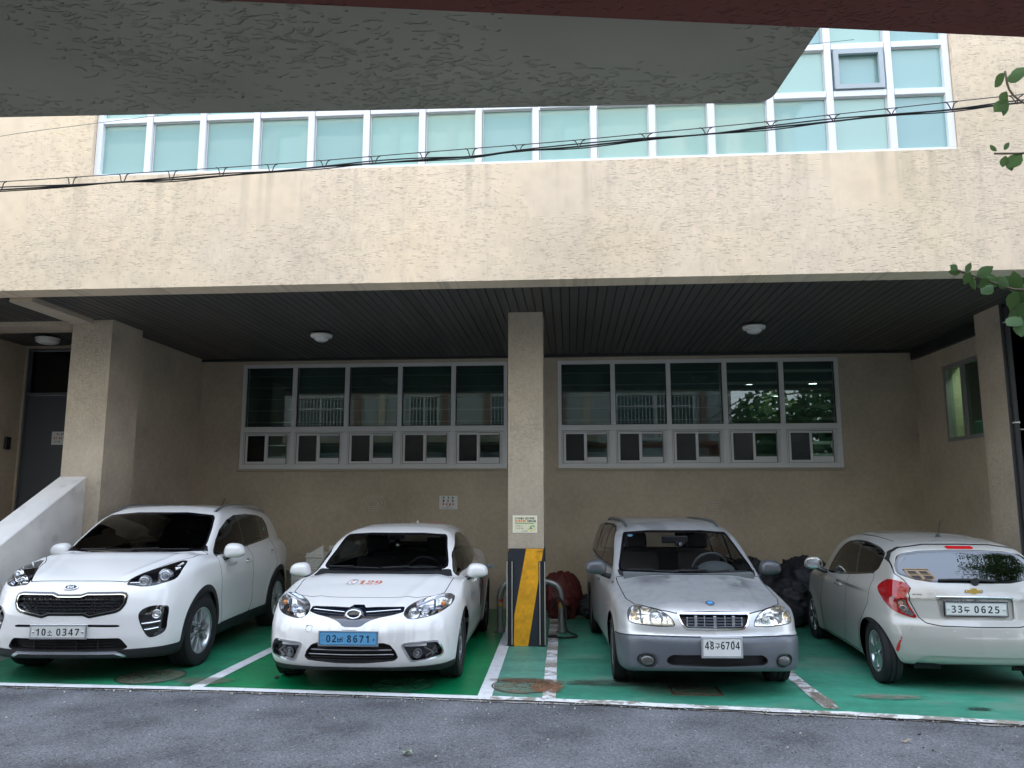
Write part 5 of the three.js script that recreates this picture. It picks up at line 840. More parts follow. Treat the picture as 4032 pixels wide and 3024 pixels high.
  for (const side of [leftOnly, rightOnly]) for (const [poly, hs, hy] of [[doorF, 2.236, 0.967], [doorR, 3.178, 1.012]]) {
    const sg = side === leftOnly ? 1 : -1, d = S.panel('door', side(flank(poly, 0.5))); if (!d) continue; const x = S.atSide(hs, hy, sg);
    part('door_handle', merge([rbox(x - 0.004, hy - 0.014, -hs - 0.10, x + sg * 0.001 + 0.022 * (sg > 0 ? 1 : 0), hy + 0.014, -hs + 0.10, 0.012, 3).translate(sg < 0 ? -0.014 : 0.012, 0, 0)]), S.paint, d);
    part('handle_cup', new THREE.SphereGeometry(0.05, 18, 10).scale(0.14, 0.5, 1).translate(x, hy, -hs), M.plastic, d);
  }
  for (const side of [leftOnly, rightOnly]) { const a = S.take(side(flank([[3.95, 1.12], [4.3, 1.10], [4.3, 0.99], [4.02, 1.0]], 0.4))); S.put('tail_lamp', a, M.red); }
  S.finish();
  // fittings
  const wst = [M.alloy, M.alloy, M.alloyDark];
  for (const [sw, st] of [[W0[0], -0.06], [W1[0], 0]]) for (const sg of [1, -1]) { wheel(car, 'wheel', sg * 0.815, 0.352, sw, 0.352, 0.225, 0.235, fiveDouble, wst, st); archLiner(car, S.F, sg * 0.88, 0.345, sw, 0.415, 0.30); }
  for (const sg of [1, -1]) sideMirror(car, sg * 1.0, 1.135, 1.56, [0.235, 0.165, 0.105], S.paint, M.gloss, sg * 0.12);
  const tex = plateTex('#d9dad6', '#1b1c1e', (g) => { digits(g, '10', 95, 178, 176, 0.92, 108); hangul(g, 'ㅅㅗ', 318, 78, 92, 98, 15); digits(g, '0347', 478, 178, 176, 0.92, 115); });
  const plS = S.at(0, 0.49) - 0.012; plate(car, -0.045, 0.492, plS, 0.52, 0.112, 0.02, tex, M.satin, [[-0.232, 0], [0.232, 0]]);
  const badge = canvasTex(256, 128, (g) => { g.fillStyle = '#e6e8ea'; g.fillRect(0, 0, 256, 128); g.fillStyle = '#17181b'; g.beginPath(); g.ellipse(128, 64, 112, 50, 0, 0, 7); g.fill(); g.strokeStyle = '#f2f4f6'; g.lineWidth = 12; g.lineJoin = 'miter'; for (const l of [[[72, 34], [72, 94]], [[106, 34], [74, 68], [108, 94]], [[124, 34], [124, 94]], [[138, 94], [160, 36], [184, 94]]]) { g.beginPath(); l.forEach(([x, y], i) => g[i ? 'lineTo' : 'moveTo'](x, y)); g.stroke(); } });
  const bs = S.at(-0.0, 0.884), bn = gradN(S.F, 0, 0.884, bs), bg = new THREE.Group(); bg.name = 'emblem'; bg.position.set(-0.02, 0.884 + bn[1] * 0.006, -bs - bn[2] * 0.008); bg.rotation.x = -Math.asin(bn[1]); car.add(bg);
  part('emblem_ring', new THREE.TorusGeometry(1, 0.09, 8, 40).scale(0.066, 0.032, 0.05), M.chrome, bg); part('emblem_face', new THREE.CircleGeometry(1, 40).scale(0.064, 0.031, 1).translate(0, 0, 0.002), std(0xffffff, { map: badge, roughness: 0.3 }), bg);
  S.wiper([-0.60, 1.158], [0.02, 1.150]); S.wiper([-0.02, 1.162], [0.60, 1.160]);
  for (const sg of [1, -1]) { const p = []; for (let k = 0; k <= 10; k++) { const s = lerp(1.93, 3.75, k / 10), x = lerp(0.60, 0.57, k / 10), y = S.atTop(x, s) + (k === 0 || k === 10 ? 0.002 : k === 1 || k === 9 ? 0.032 : 0.042); p.push([sg * x, y, -s]); } part('roof_rail', tube(p, 0.017, 40, 8), M.satin, car); }
  part('aerial', merge([rod([0.0, S.atTop(0, 3.6) - 0.01, -3.6], [0.02, S.atTop(0, 3.6) + 0.13, -3.72], 0.005), new THREE.CylinderGeometry(0.012, 0.03, 0.02, 14).translate(0, S.atTop(0, 3.6) + 0.005, -3.6)]), M.plastic, car);
  part('window_sticker', new THREE.CircleGeometry(0.03, 24).rotateY(Math.PI / 2).translate(S.atSide(3.2, 1.30) + 0.003, 1.30, -3.2), std([0.10, 0.42, 0.30], { side: THREE.DoubleSide }), car);
  cabin(car, S.F, c, S.glassCut, 1);
}
// ---------- white electric saloon ----------
{
  const car = carBase('sedan', 'parked_saloon', 'white saloon with pale blue number plate and orange 129 on its bonnet', 'car');
  // road film thrown up on the bumper, and rain streaks below the grille
  const grime = (x, y, s) => { const low = s < 0.6 ? 1 - 0.13 * sstep(0.50, 0.62, fbm(x * 9, y * 1.2, 2.2, 3, 4)) * sstep(0.30, 0.42, y) * sstep(0.66, 0.56, y) : 1; return [low, low * 0.992, low * 0.98]; };
  const paint = whitePaint(); paint.vertexColors = true;
  const S = new Shell('sedan', car, paint, grime), c = S.c, W0 = [0.88, 0.315], W1 = [3.50, 0.315], ar = 0.352;
  S.arch(...W0, ar); S.arch(...W1, ar);
  S.glass('windscreen', full([[-0.565, 1.318], [-0.3, 1.335], [0.3, 1.335], [0.565, 1.318], [0.59, 1.29], [0.622, 1.18], [0.665, 1.06], [0.672, 1.01], [0.65, 0.99], [0.594, 0.976], [0.25, 0.972], [-0.25, 0.972], [-0.594, 0.976], [-0.65, 0.99], [-0.672, 1.01], [-0.665, 1.06], [-0.622, 1.18], [-0.59, 1.29]], 0.9, 2.4), tint(0.5, 1.02), 0.024);
  const win = smooth([[1.29, 0.918], [1.5, 1.06], [1.72, 1.175], [2.06, 1.29], [2.4, 1.322], [2.75, 1.30], [3.05, 1.22], [3.3, 1.09], [3.42, 1.0], [3.2, 0.985], [2.03, 0.965], [1.6, 0.94]], 3);
  for (const sg of [1, -1]) {
    const side = sg > 0 ? leftOnly : rightOnly, f = side(flank(win)), all = S.take(f); S.glassCut.push(grow(f, 0.015)); let [inner, band] = split(all, grow(f, -0.014)); const trim = S.put('window_surround', moved(band, 0.001), M.gloss);
    for (const s0 of [2.30, 3.0]) { const [fr, bk] = split(inner, (x, y, s) => s - s0 + 0.03 - (y - 1) * 0.12), [pil, bk2] = split(bk, (x, y, s) => s - s0 - 0.02 - (y - 1) * 0.12); S.put('side_window', moved(fr, -0.002), tint(0.22), car); S.put('window_pillar', moved(pil, -0.001), M.gloss, trim); inner = bk2; }
    S.put('quarter_window', moved(inner, -0.002), tint(0.15), car);
  }
  S.glass('rear_window', full([[-0.5, 1.24], [-0.3, 1.27], [0.3, 1.27], [0.5, 1.24], [0.58, 1.09], [-0.58, 1.09]], 3.3, 4.6), tint(0.3), 0.03);
  for (const sg of [1, -1]) {
    const side = sg > 0 ? leftOnly : rightOnly;
    const hl = side(patch([[0.442, 0.69, 0.20], [0.458, 0.732, 0.285], [0.512, 0.762, 0.394], [0.605, 0.79, 0.518], [0.70, 0.808, 0.616], [0.80, 0.81, 0.68], [0.848, 0.79, 0.66], [0.845, 0.744, 0.53], [0.79, 0.699, 0.385], [0.71, 0.665, 0.272], [0.598, 0.646, 0.189], [0.504, 0.645, 0.15], [0.455, 0.666, 0.165]], 3));
    const L = S.lamp('headlight', hl, 0.06, M.reflector, M.lens, 0.007, M.plastic);
    if (L) {
      const put = (nm, g, x, y, d, turn, mat) => part(nm, g.rotateY(sg * turn).translate(sg * x, y, -S.at(x, y) - d), mat, L);
      put('projector', projector(0.036), 0.62, 0.715, 0.035, 0.35, M.chrome); put('projector_eye', eyeball(0.032), 0.62, 0.715, 0.04, 0.35, M.bulb); put('reflector', bowl(0.05, 0.035), 0.53, 0.685, 0.03, 0.3, M.reflector); put('lamp_bulb', eyeball(0.012), 0.53, 0.685, 0.035, 0.3, M.bulb);
      put('turn_lamp', eyeball(0.022).scale(1.2, 1, 1), 0.765, 0.745, 0.03, 0.7, M.amber); put('lamp_divider', rbox(-0.006, -0.05, -0.03, 0.006, 0.05, 0, 0.003), 0.70, 0.735, 0.03, 0.5, M.alloyDark); put('lamp_shelf', rbox(-0.16, -0.01, -0.03, 0.12, 0.01, 0, 0.006).rotateZ(sg * 0.28), 0.66, 0.772, 0.03, 0.55, M.satin);
    }
    const fog = side(patch([[0.45, 0.443, 0.064], [0.543, 0.456, 0.095], [0.725, 0.46, 0.20], [0.772, 0.43, 0.242], [0.80, 0.346, 0.283], [0.78, 0.313, 0.263], [0.724, 0.297, 0.22], [0.565, 0.28, 0.127], [0.52, 0.30, 0.102], [0.473, 0.381, 0.078]], 2));
    const fg = S.recess('fog_lamp_pocket', fog, 0.035, M.gloss, [[0.016, 0.006, M.chrome, 'pocket_trim']]);
    if (fg) {
      const put = (nm, g, x, y, d, turn, mat) => part(nm, g.rotateY(sg * turn).translate(sg * x, y, -S.at(x, y) - d), mat, fg);
      put('fog_lamp', merge([new THREE.TorusGeometry(0.036, 0.007, 8, 24), bowl(0.032, 0.02)]), 0.585, 0.352, 0.02, 0.3, M.alloyDark); put('fog_lamp_eye', eyeball(0.026), 0.585, 0.352, 0.026, 0.3, M.bulb);
      put('day_lamp', rbox(-0.10, -0.011, -0.01, 0.10, 0.011, 0, 0.006), 0.57, 0.425, 0.016, 0.3, M.lensSolid); put('pocket_fin', rbox(-0.05, -0.006, -0.01, 0.05, 0.006, 0, 0.004).rotateZ(-sg * 0.5), 0.68, 0.375, 0.026, 0.5, M.alloyDark); put('pocket_fin', rbox(-0.035, -0.006, -0.01, 0.035, 0.006, 0, 0.004).rotateZ(sg * 0.5), 0.68, 0.335, 0.026, 0.5, M.alloyDark);
    }
  }
  const wing = [[-0.2, 0.752], [0.05, 0.748], [0.075, 0.731], [0.2, 0.735], [0.435, 0.737], [0.44, 0.70], [0.36, 0.680], [0.24, 0.660], [0.165, 0.640], [0.12, 0.620], [0.09, 0.596], [0.06, 0.587], [-0.2, 0.586]];
  const Gr = S.recess('grille', front(wing, 0.6), 0.012, M.navyGloss, [[0.006, 0.001, M.navyGloss, 'grille_edge']]);
  for (const sg of [1, -1]) { const p = [0.10, 0.2, 0.3, 0.405].map((x, i) => { const y = 0.700 + 0.017 * i / 3, s = S.at(x, y); return [sg * x, y, -s + 0.002]; }); part('chrome_strip', tube(p, 0.007, 20, 8), M.chrome, Gr); }
  // emblem: split oval ring
  { const e = new THREE.Group(); e.name = 'emblem'; const s = S.at(0, 0.682); e.position.set(-0.005, 0.683, -s + 0.006); e.rotation.x = -0.35; car.add(e);
    part('emblem_boss', new THREE.SphereGeometry(1, 28, 14).scale(0.092, 0.072, 0.02).translate(0, -0.005, -0.012), M.navyGloss, e);
    const arc = (a0, a1, r0, r1, dx) => tube(Array.from({ length: 15 }, (_, k) => { const t = lerp(a0, a1, k / 14), q = lerp(r0, r1, k / 14); return [Math.cos(t) * 0.066 * q + dx, Math.sin(t) * 0.04 * q, 0.012]; }), 0.0095, 30, 8).scale(1, 1, 0.8);
    part('emblem_ring', merge([arc(0.55, 3.9, 0.86, 1.08, 0.004), arc(3.7, 7.0, 0.86, 1.08, -0.004)]), M.chrome, e); }
  const lowG = S.recess('lower_grille', front([[-0.3, 0.462], [0.30, 0.456], [0.355, 0.44], [0.403, 0.385], [0.427, 0.325], [0.391, 0.298], [0.136, 0.278], [-0.3, 0.277]], 0.5), 0.045, M.plastic, [[0.006, 0, M.plastic, 'grille_lip']]);
  part('grille_slats', merge([0.30, 0.325, 0.35, 0.378, 0.406, 0.432].map((y) => { const w = y < 0.32 ? 0.34 : 0.385 - (y - 0.32) * 0.4; return tube([-w, -w / 2, 0, w / 2, w].map((x) => [x, y, -S.at(x, y) - 0.028]), 0.008, 20, 6); })), M.plastic, lowG);
  for (const [y, w] of [[0.352, 0.385], [0.392, 0.365]]) part('chrome_strip', tube([-w, -w / 2, 0, w / 2, w].map((x) => [x, y, -S.at(x, y) - 0.016]), 0.0045, 24, 6), M.satin, lowG);
  S.raised('bumper_lip', (x, y, s) => (s > 0.62 ? 0.2 : y - 0.232), M.plastic, 0.008);
  S.panel('tow_cover', full([[-0.425, 0.540], [-0.365, 0.540], [-0.365, 0.592], [-0.425, 0.592]], -0.2, 0.4), 0.0012);
  S.panel('bonnet', above([[-0.3, 0.455], [0.212, 0.462], [0.50, 0.485], [0.66, 0.56], [0.745, 0.666], [0.757, 0.853], [0.775, 1.126], [0.70, 1.19], [0.594, 1.21], [0.25, 1.15], [-0.3, 1.14]], 0.7));
  { const a = S.take(above([[-0.3, 1.14], [0.25, 1.15], [0.594, 1.21], [0.70, 1.19], [0.745, 1.22], [0.71, 1.36], [0.59, 1.32], [0.25, 1.26], [-0.3, 1.25]], 0.9)); S.put('cowl', moved(a, -0.01), M.plastic); }
  const doorF = [[1.33, 0.92], [1.29, 0.80], [1.32, 0.5], [1.42, 0.235], [2.26, 0.235], [2.31, 0.5], [2.30, 0.8], [2.27, 0.975], [1.6, 0.94]], doorR = [[2.27, 0.975], [2.30, 0.8], [2.31, 0.5], [2.26, 0.235], [2.98, 0.235], [3.05, 0.42], [3.14, 0.58], [3.28, 0.68], [3.42, 0.80], [3.45, 0.99], [3.2, 0.985]];
  for (const side of [leftOnly, rightOnly]) for (const [poly, hs, hy] of [[doorF, 2.10, 0.80], [doorR, 2.95, 0.83]]) { const sg = side === leftOnly ? 1 : -1, d = S.panel('door', side(flank(poly, 0.5))); if (!d) continue; const x = S.atSide(hs, hy, sg); part('door_handle', rbox(-0.014, -0.013, -0.10, 0.016, 0.013, 0.10, 0.011, 3).translate(x + sg * 0.012, hy, -hs), S.handlePaint ??= whitePaint(), d); }
  for (const side of [leftOnly, rightOnly]) { const a = S.take(side(patch([[0.84, 0.95, 4.05], [0.83, 0.85, 4.12], [0.70, 0.80, 4.45], [0.55, 0.85, 4.55], [0.58, 0.96, 4.5], [0.72, 0.99, 4.3]]))); S.put('tail_lamp', a, M.red); }
  // stickers on roof and doors
  { const a = S.take(above([[-0.42, 2.75], [-0.12, 2.75], [-0.16, 3.0], [-0.40, 3.0]].map(([x, s]) => [-x, s]), 1.2)); const [l, r] = split(a, (x) => x); S.put('roof_sticker', l, std([0.02, 0.02, 0.02], { roughness: 0.4 })); S.put('roof_sticker', r, std([0.45, 0.02, 0.03], { roughness: 0.4 })); }
  const stick = [[[[2.40, 0.84], [2.55, 0.86], [2.66, 0.76], [2.62, 0.60], [2.52, 0.45], [2.47, 0.45], [2.50, 0.60], [2.42, 0.70]], [0.03, 0.03, 0.035]], [[[2.72, 0.86], [2.90, 0.88], [2.98, 0.76], [2.92, 0.60], [2.80, 0.46], [2.72, 0.48], [2.76, 0.64]], [0.42, 0.015, 0.03]]];
  S.finish();
  for (const [poly, k] of stick) { const sh = new THREE.Shape(smooth(poly, 3).map(([a, b]) => new THREE.Vector2(a, b))), g = new THREE.ShapeGeometry(sh), p = g.attributes.position, nr = g.attributes.normal; for (let i = 0; i < p.count; i++) { const s = p.getX(i), y = p.getY(i), x = S.atSide(s, y); p.setXYZ(i, x + 0.010, y, -s); nr.setXYZ(i, 1, 0, 0); } part('door_sticker', g, std(k, { roughness: 0.35, side: THREE.DoubleSide }), car); }
  const logo = canvasTex(256, 96, (g, w, h) => { g.clearRect(0, 0, w, h); g.lineWidth = 10; for (const [k, a] of [['#d2622a', 0], ['#3f7f4c', 2.1], ['#33507f', 4.2]]) { g.strokeStyle = k; g.beginPath(); g.arc(44, 48, 26, a, a + 1.9); g.stroke(); } g.strokeStyle = '#63666b'; hangulLine(g, ['ㅂㅗ', 'ㄱㅓㄴ', 'ㅂㅗㄱ', 'ㅈㅣ', 'ㅂㅜ'], 88, 26, 30, 1.05, 3.2); g.fillStyle = '#7b7e84'; g.fillRect(88, 66, 140, 4); });
  S.decal('door_logo', 'side', 1.50, 2.0, 0.60, 0.74, std(0xffffff, { map: flipX(logo), transparent: true, roughness: 0.4 }), 0.003);
  const mark = canvasTex(640, 200, (g, w, h) => {
    g.clearRect(0, 0, w, h); g.save(); g.transform(1, 0, -0.16, 1, 30, 0); g.strokeStyle = '#8d9094'; g.lineWidth = 7; for (const r of [12, 24, 36]) { g.beginPath(); g.ellipse(92, 40, r * 1.7, r * 0.7, 0, 3.6, 5.8); g.stroke(); }
    g.fillStyle = '#5d5f63'; g.fillRect(24, 46, 142, 140); g.fillStyle = '#f1f2f3'; g.fillRect(36, 58, 118, 104); g.strokeStyle = '#d4743a'; g.lineWidth = 20; g.beginPath(); g.arc(100, 104, 32, 0.7, 5.4); g.stroke(); g.fillStyle = '#f1f2f3'; g.fillRect(80, 168, 30, 10);
    g.fillStyle = '#c4551c'; g.font = 'bold 178px serif'; g.save(); g.translate(190, 184); g.scale(1.32, 1); g.fillText('129', 0, 0); g.restore(); g.restore(); });
  S.decal('bonnet_lettering', 'top', -0.285, 0.115, 0.785, 0.945, std(0xffffff, { map: mark, transparent: true, roughness: 0.35 }), 0.0016);
  const st = [M.alloyDark, M.alloy, M.alloyDark];
  for (const [sw, t] of [[W0[0], 0.0], [W1[0], 0]]) for (const sg of [1, -1]) { wheel(car, 'wheel', sg * 0.795, 0.316, sw, 0.316, 0.205, 0.205, fiveDouble, st, t); archLiner(car, S.F, sg * 0.86, 0.315, sw, 0.362, 0.28); }
  for (const sg of [1, -1]) sideMirror(car, sg * 0.975, 0.955, 1.52, [0.225, 0.15, 0.10], whitePaint(), M.gloss, sg * 0.12);
  const tex = plateTex('#5f9fc9', '#14202b', (g) => { digits(g, '02', 118, 176, 170, 0.9, 104); hangul(g, 'ㅂㅓ', 328, 84, 92, 92, 14); digits(g, '8671', 488, 176, 170, 0.9, 110); g.globalAlpha = 0.45; g.lineWidth = 5; g.strokeRect(40, 44, 46, 34); g.beginPath(); g.arc(62, 142, 20, 0, 7); g.stroke(); g.beginPath(); g.moveTo(950, 120); g.lineTo(980, 90); g.lineTo(972, 122); g.lineTo(996, 118); g.lineTo(958, 158); g.closePath(); g.fill(); });
  plate(car, -0.012, 0.497, S.at(0, 0.49) - 0.014, 0.52, 0.112, -0.04, tex, M.satin, []);
  part('plate_header', box(-0.075, 0.558, -S.at(0, 0.56) + 0.012, 0.055, 0.567, -S.at(0, 0.56) + 0.02), M.plastic, car);
  S.wiper([-0.60, 0.995], [-0.05, 0.985]); S.wiper([-0.02, 0.99], [0.56, 0.992]);
  part('roof_fin', new THREE.ConeGeometry(0.03, 0.05, 12).scale(0.6, 1, 1.8).translate(0.03, S.atTop(0.03, 3.05) + 0.02, -3.05), whitePaint(), car);
  part('dash_camera', merge([rbox(-0.07, 1.215, -1.86, -0.005, 1.255, -1.82, 0.01), new THREE.CylinderGeometry(0.014, 0.014, 0.03, 16).rotateX(Math.PI / 2).translate(-0.04, 1.232, -1.81), rbox(-0.10, 1.262, -1.90, 0.10, 1.318, -1.87, 0.015), rod([0, 1.3, -1.9], [0, 1.34, -1.97], 0.01)]), M.gloss, car);
  part('permit_card', rbox(0.02, 1.19, -1.80, 0.05, 1.213, -1.795, 0.002), std([0.62, 0.66, 0.60]), car);
  { const x = S.atSide(3.80, 0.80); part('charge_plug', merge([rod([x - 0.02, 0.80, -3.80], [x + 0.06, 0.795, -3.80], 0.02), rbox(x + 0.04, 0.765, -3.82, x + 0.075, 0.83, -3.77, 0.01)]), std([0.30, 0.42, 0.50], { roughness: 0.5 }), car); }
  cabin(car, S.F, c, S.glassCut, 1);
}
// ---------- old silver people carrier ----------
{
  const car = carBase('van', 'parked_minivan', 'old silver minivan with faded bonnet and chrome slatted grille', 'car');
  // sun-burnt clear coat: grey blotches on the bonnet and roof, scuffs along the flank
  const burnt = (x, y, s) => {
    let k = 1, b = 0; const n = fbm(x, s, 5.2, 4, 3), n2 = fbm(x + 3, s, 17, 3, 6);
    if (y > 0.72 && s < 1.3) { const spot = Math.max(Math.exp(-(((x + 0.40) / 0.22) ** 2 + ((s - 1.02) / 0.16) ** 2)), Math.exp(-(((x - 0.42) / 0.16) ** 2 + ((s - 0.92) / 0.22) ** 2))); k = 1 - 0.42 * sstep(0.42, 0.66, n * 0.6 + n2 * 0.4 + 0.16 * spot) * clamp(spot * 1.5, 0, 1) - 0.10 * sstep(0.5, 0.7, n2); b = 0.03 * (1 - k); }
    else if (y > 1.3) k = 1 - 0.25 * sstep(0.45, 0.7, n) - 0.1 * sstep(0.5, 0.75, n2);
    else if (Math.abs(x) > 0.6) k = 1 - 0.12 * sstep(0.5, 0.75, fbm(s, y, 4, 4, 2));
    return [k, k, k + b];
  };
  const paint = phys([0.575, 0.575, 0.575], { metalness: 0.5, roughness: 0.36, clearcoat: 0.55, clearcoatRoughness: 0.12 }); paint.vertexColors = true;
  const bumperPaint = phys([0.105, 0.115, 0.132], { metalness: 0.1, roughness: 0.42, clearcoat: 0.3, clearcoatRoughness: 0.12 });
  const S = new Shell('van', car, paint, burnt), c = S.c, W0 = [0.86, 0.30], W1 = [3.44, 0.30], ar = 0.34;
  S.arch(...W0, ar); S.arch(...W1, ar);
  S.glass('windscreen', full([[-0.567, 1.352], [-0.3, 1.372], [0.3, 1.372], [0.567, 1.352], [0.585, 1.32], [0.612, 1.25], [0.65, 1.14], [0.69, 1.03], [0.695, 0.985], [0.64, 0.96], [0.28, 0.962], [-0.28, 0.962], [-0.64, 0.965], [-0.695, 0.99], [-0.69, 1.03], [-0.65, 1.14], [-0.612, 1.25], [-0.585, 1.32]], 0.9, 2.4), tint(0.68, 1.0), 0.024);
  const win = [[1.45, 1.0], [1.6, 1.12], [1.85, 1.27], [2.05, 1.365], [2.3, 1.405], [2.7, 1.42], [3.6, 1.40], [3.86, 1.35], [3.95, 1.2], [3.92, 1.02], [2.6, 1.0]];
  for (const sg of [1, -1]) {
    const side = sg > 0 ? leftOnly : rightOnly, f = side(flank(win)), all = S.take(f); S.glassCut.push(grow(f, 0.015)); let [inner, band] = split(all, grow(f, -0.018)); const trim = S.put('window_surround', moved(band, 0.001), M.plastic);
    for (const s0 of [2.42, 3.30]) { const [fr, bk] = split(inner, (x, y, s) => s - s0 + 0.035 - (y - 1) * 0.1), [pil, bk2] = split(bk, (x, y, s) => s - s0 - 0.035 - (y - 1) * 0.1); S.put('side_window', moved(fr, -0.002), tint(0.5), car); S.put('window_pillar', moved(pil, -0.001), M.plastic, trim); inner = bk2; }
    S.put('quarter_window', moved(inner, -0.002), tint(0.45), car);
  }
  S.glass('rear_window', rear([[-0.3, 1.36], [0.52, 1.34], [0.62, 1.05], [0.58, 1.0], [-0.3, 1.0]], 3.6), tint(0.6), 0.03);
  for (const sg of [1, -1]) {
    const side = sg > 0 ? leftOnly : rightOnly;
    const hl = side(patch([[0.725, 0.725, 0.36], [0.68, 0.752, 0.385], [0.62, 0.757, 0.345], [0.537, 0.75, 0.278], [0.454, 0.731, 0.211], [0.394, 0.699, 0.165], [0.355, 0.655, 0.131], [0.342, 0.618, 0.114], [0.36, 0.606, 0.114], [0.47, 0.602, 0.135], [0.558, 0.603, 0.168], [0.665, 0.609, 0.225], [0.728, 0.625, 0.275], [0.742, 0.67, 0.31]], 2));
    const L = S.lamp('headlight', hl, 0.05, M.reflector, M.lensHazy, 0.008, M.gasket);
    if (L) { const put = (nm, g, x, y, d, turn, mat) => part(nm, g.rotateY(sg * turn).translate(sg * x, y, -S.at(x, y) - d), mat, L); put('reflector', bowl(0.062, 0.04), 0.50, 0.672, 0.026, 0.25, M.reflector); put('lamp_bulb', eyeball(0.014), 0.50, 0.672, 0.03, 0.25, M.bulb); put('turn_reflector', bowl(0.036, 0.02), 0.685, 0.68, 0.02, 0.7, M.lensAmber); put('lamp_divider', rbox(-0.004, -0.062, -0.03, 0.004, 0.062, 0, 0.002).rotateZ(-sg * 0.12), 0.635, 0.68, 0.006, 0.5, M.alloyDark); for (const dx of [-0.09, -0.045, 0.05]) put('lens_rib', rbox(-0.0025, -0.045, -0.004, 0.0025, 0.05, 0, 0.001), 0.5 + dx, 0.665, 0.012, 0.3, M.satin); }
    // fog lamp in its pocket
    const pk = S.recess('fog_lamp_pocket', side(front(smooth([[0.505, 0.325], [0.53, 0.375], [0.60, 0.385], [0.665, 0.365], [0.685, 0.32], [0.66, 0.278], [0.59, 0.262], [0.53, 0.28]], 3), 0.6)), 0.022, bumperPaint, []);
    if (pk) { const s = S.at(0.595, 0.322); part('fog_lamp', new THREE.SphereGeometry(1, 24, 12).scale(0.060, 0.042, 0.022).rotateY(sg * 0.25).translate(sg * 0.595, 0.322, -s - 0.004), M.fogGlass, pk); part('fog_lamp_ring', new THREE.TorusGeometry(1, 0.08, 8, 28).scale(0.063, 0.045, 0.05).rotateY(sg * 0.25).translate(sg * 0.595, 0.322, -s - 0.004), M.plastic, pk); }
  }
  const G = S.recess('grille', front([[-0.2, 0.722], [0.318, 0.719], [0.315, 0.685], [0.288, 0.625], [0.25, 0.589], [-0.2, 0.585]], 0.6), 0.035, M.plastic, [[0.012, 0.010, M.chrome, 'grille_frame']]);
  const gb = []; for (const [x, w] of [[-0.24, 0.005], [-0.165, 0.013], [-0.09, 0.005], [0, 0.013], [0.09, 0.005], [0.165, 0.013], [0.24, 0.005]]) { const h = Math.abs(x) > 0.2 ? 0.038 : 0.05; gb.push(rbox(x - w, 0.653 - h, -S.at(x, 0.65) - 0.012, x + w, 0.653 + h, -S.at(x, 0.65) + 0.006, 0.003).rotateX(0)); }
  part('grille_bars', merge(gb), M.chrome, G);
  part('grille_slats', merge([0.61, 0.632, 0.655, 0.678].map((y) => tube([-0.24, -0.12, 0, 0.12, 0.24].map((x) => [x, y, -S.at(x, y) - 0.014]), 0.007, 14, 6))), M.satinDark, G);
  const lowB = S.recess('lower_intake', front(smooth([[-0.2, 0.386], [0.30, 0.385], [0.40, 0.378], [0.44, 0.335], [0.41, 0.300], [0.30, 0.296], [-0.2, 0.296]], 2), 0.5), 0.05, M.plastic);
  S.panel('bumper', (x, y, s) => Math.max(s > 0.60 ? 0.2 : s - 0.56, y - (0.532 - 0.035 * clamp((s - 0.1) / 0.4, 0, 1))), 0.004, bumperPaint);
  S.panel('bonnet', above([[-0.3, 0.145], [0.33, 0.160], [0.45, 0.21], [0.56, 0.29], [0.66, 0.40], [0.715, 0.6], [0.73, 1.0], [0.735, 1.22], [0.62, 1.18], [0.28, 1.13], [-0.3, 1.12]], 0.68));
  { const a = S.take(above([[-0.3, 1.12], [0.28, 1.13], [0.62, 1.18], [0.70, 1.22], [0.71, 1.32], [0.64, 1.29], [0.28, 1.22], [-0.3, 1.21]], 0.88)); S.put('cowl', moved(a, -0.008), M.plastic); }
  const doorF = [[1.46, 0.99], [1.36, 0.85], [1.33, 0.6], [1.36, 0.24], [2.38, 0.24], [2.44, 0.5], [2.43, 0.99]], doorR = [[2.43, 0.99], [2.44, 0.5], [2.38, 0.24], [2.94, 0.24], [3.03, 0.45], [3.2, 0.6], [3.32, 0.68], [3.34, 0.99]];
  for (const side of [leftOnly, rightOnly]) for (const [poly, hs, hy] of [[doorF, 2.26, 0.80], [doorR, 3.15, 0.82]]) { const sg = side === leftOnly ? 1 : -1, d = S.panel('door', side(flank(poly, 0.5))); if (!d) continue; const x = S.atSide(hs, hy, sg); part('door_handle', rbox(-0.012, -0.016, -0.09, 0.014, 0.016, 0.09, 0.010, 3).translate(x + sg * 0.010, hy, -hs), bumperPaint, d); }
  for (const side of [leftOnly, rightOnly]) { const a = S.take(side(flank([[4.15, 0.98], [4.45, 0.98], [4.45, 0.68], [4.2, 0.68]], 0.4))); S.put('tail_lamp', a, M.red); }
  S.finish();
  for (const sg of [1, -1]) { const x = S.atSide(1.22, 0.665, sg); part('side_repeater', new THREE.SphereGeometry(1, 16, 10).scale(0.008, 0.018, 0.03).translate(x, 0.665, -1.22), M.amber, car); }
  const st = [M.alloyWorn, M.alloyWorn, M.alloyDark];
  for (const sw of [W0[0], W1[0]]) for (const sg of [1, -1]) { wheel(car, 'wheel', sg * 0.735, 0.302, sw, 0.302, 0.19, 0.19, sevenSlim, st, sw < 1 ? -0.05 : 0); archLiner(car, S.F, sg * 0.80, 0.30, sw, 0.35, 0.26); }
  for (const sg of [1, -1]) sideMirror(car, sg * 0.92, 1.005, 1.47, [0.225, 0.155, 0.10], M.mirrorGrey, M.plastic, sg * 0.1);
  const tex = plateTex('#dfe0dd', '#1a1b1d', (g) => { digits(g, '48', 40, 196, 190, 0.78, 92); hangul(g, 'ㄱㅜ', 232, 92, 84, 100, 15); digits(g, '6704', 330, 196, 190, 0.78, 92); }, 720, 330);
  plate(car, 0.03, 0.455, S.at(0, 0.45) - 0.014, 0.335, 0.155, 0.0, tex, M.satin, [[-0.10, 0.058], [0.10, 0.058]]);
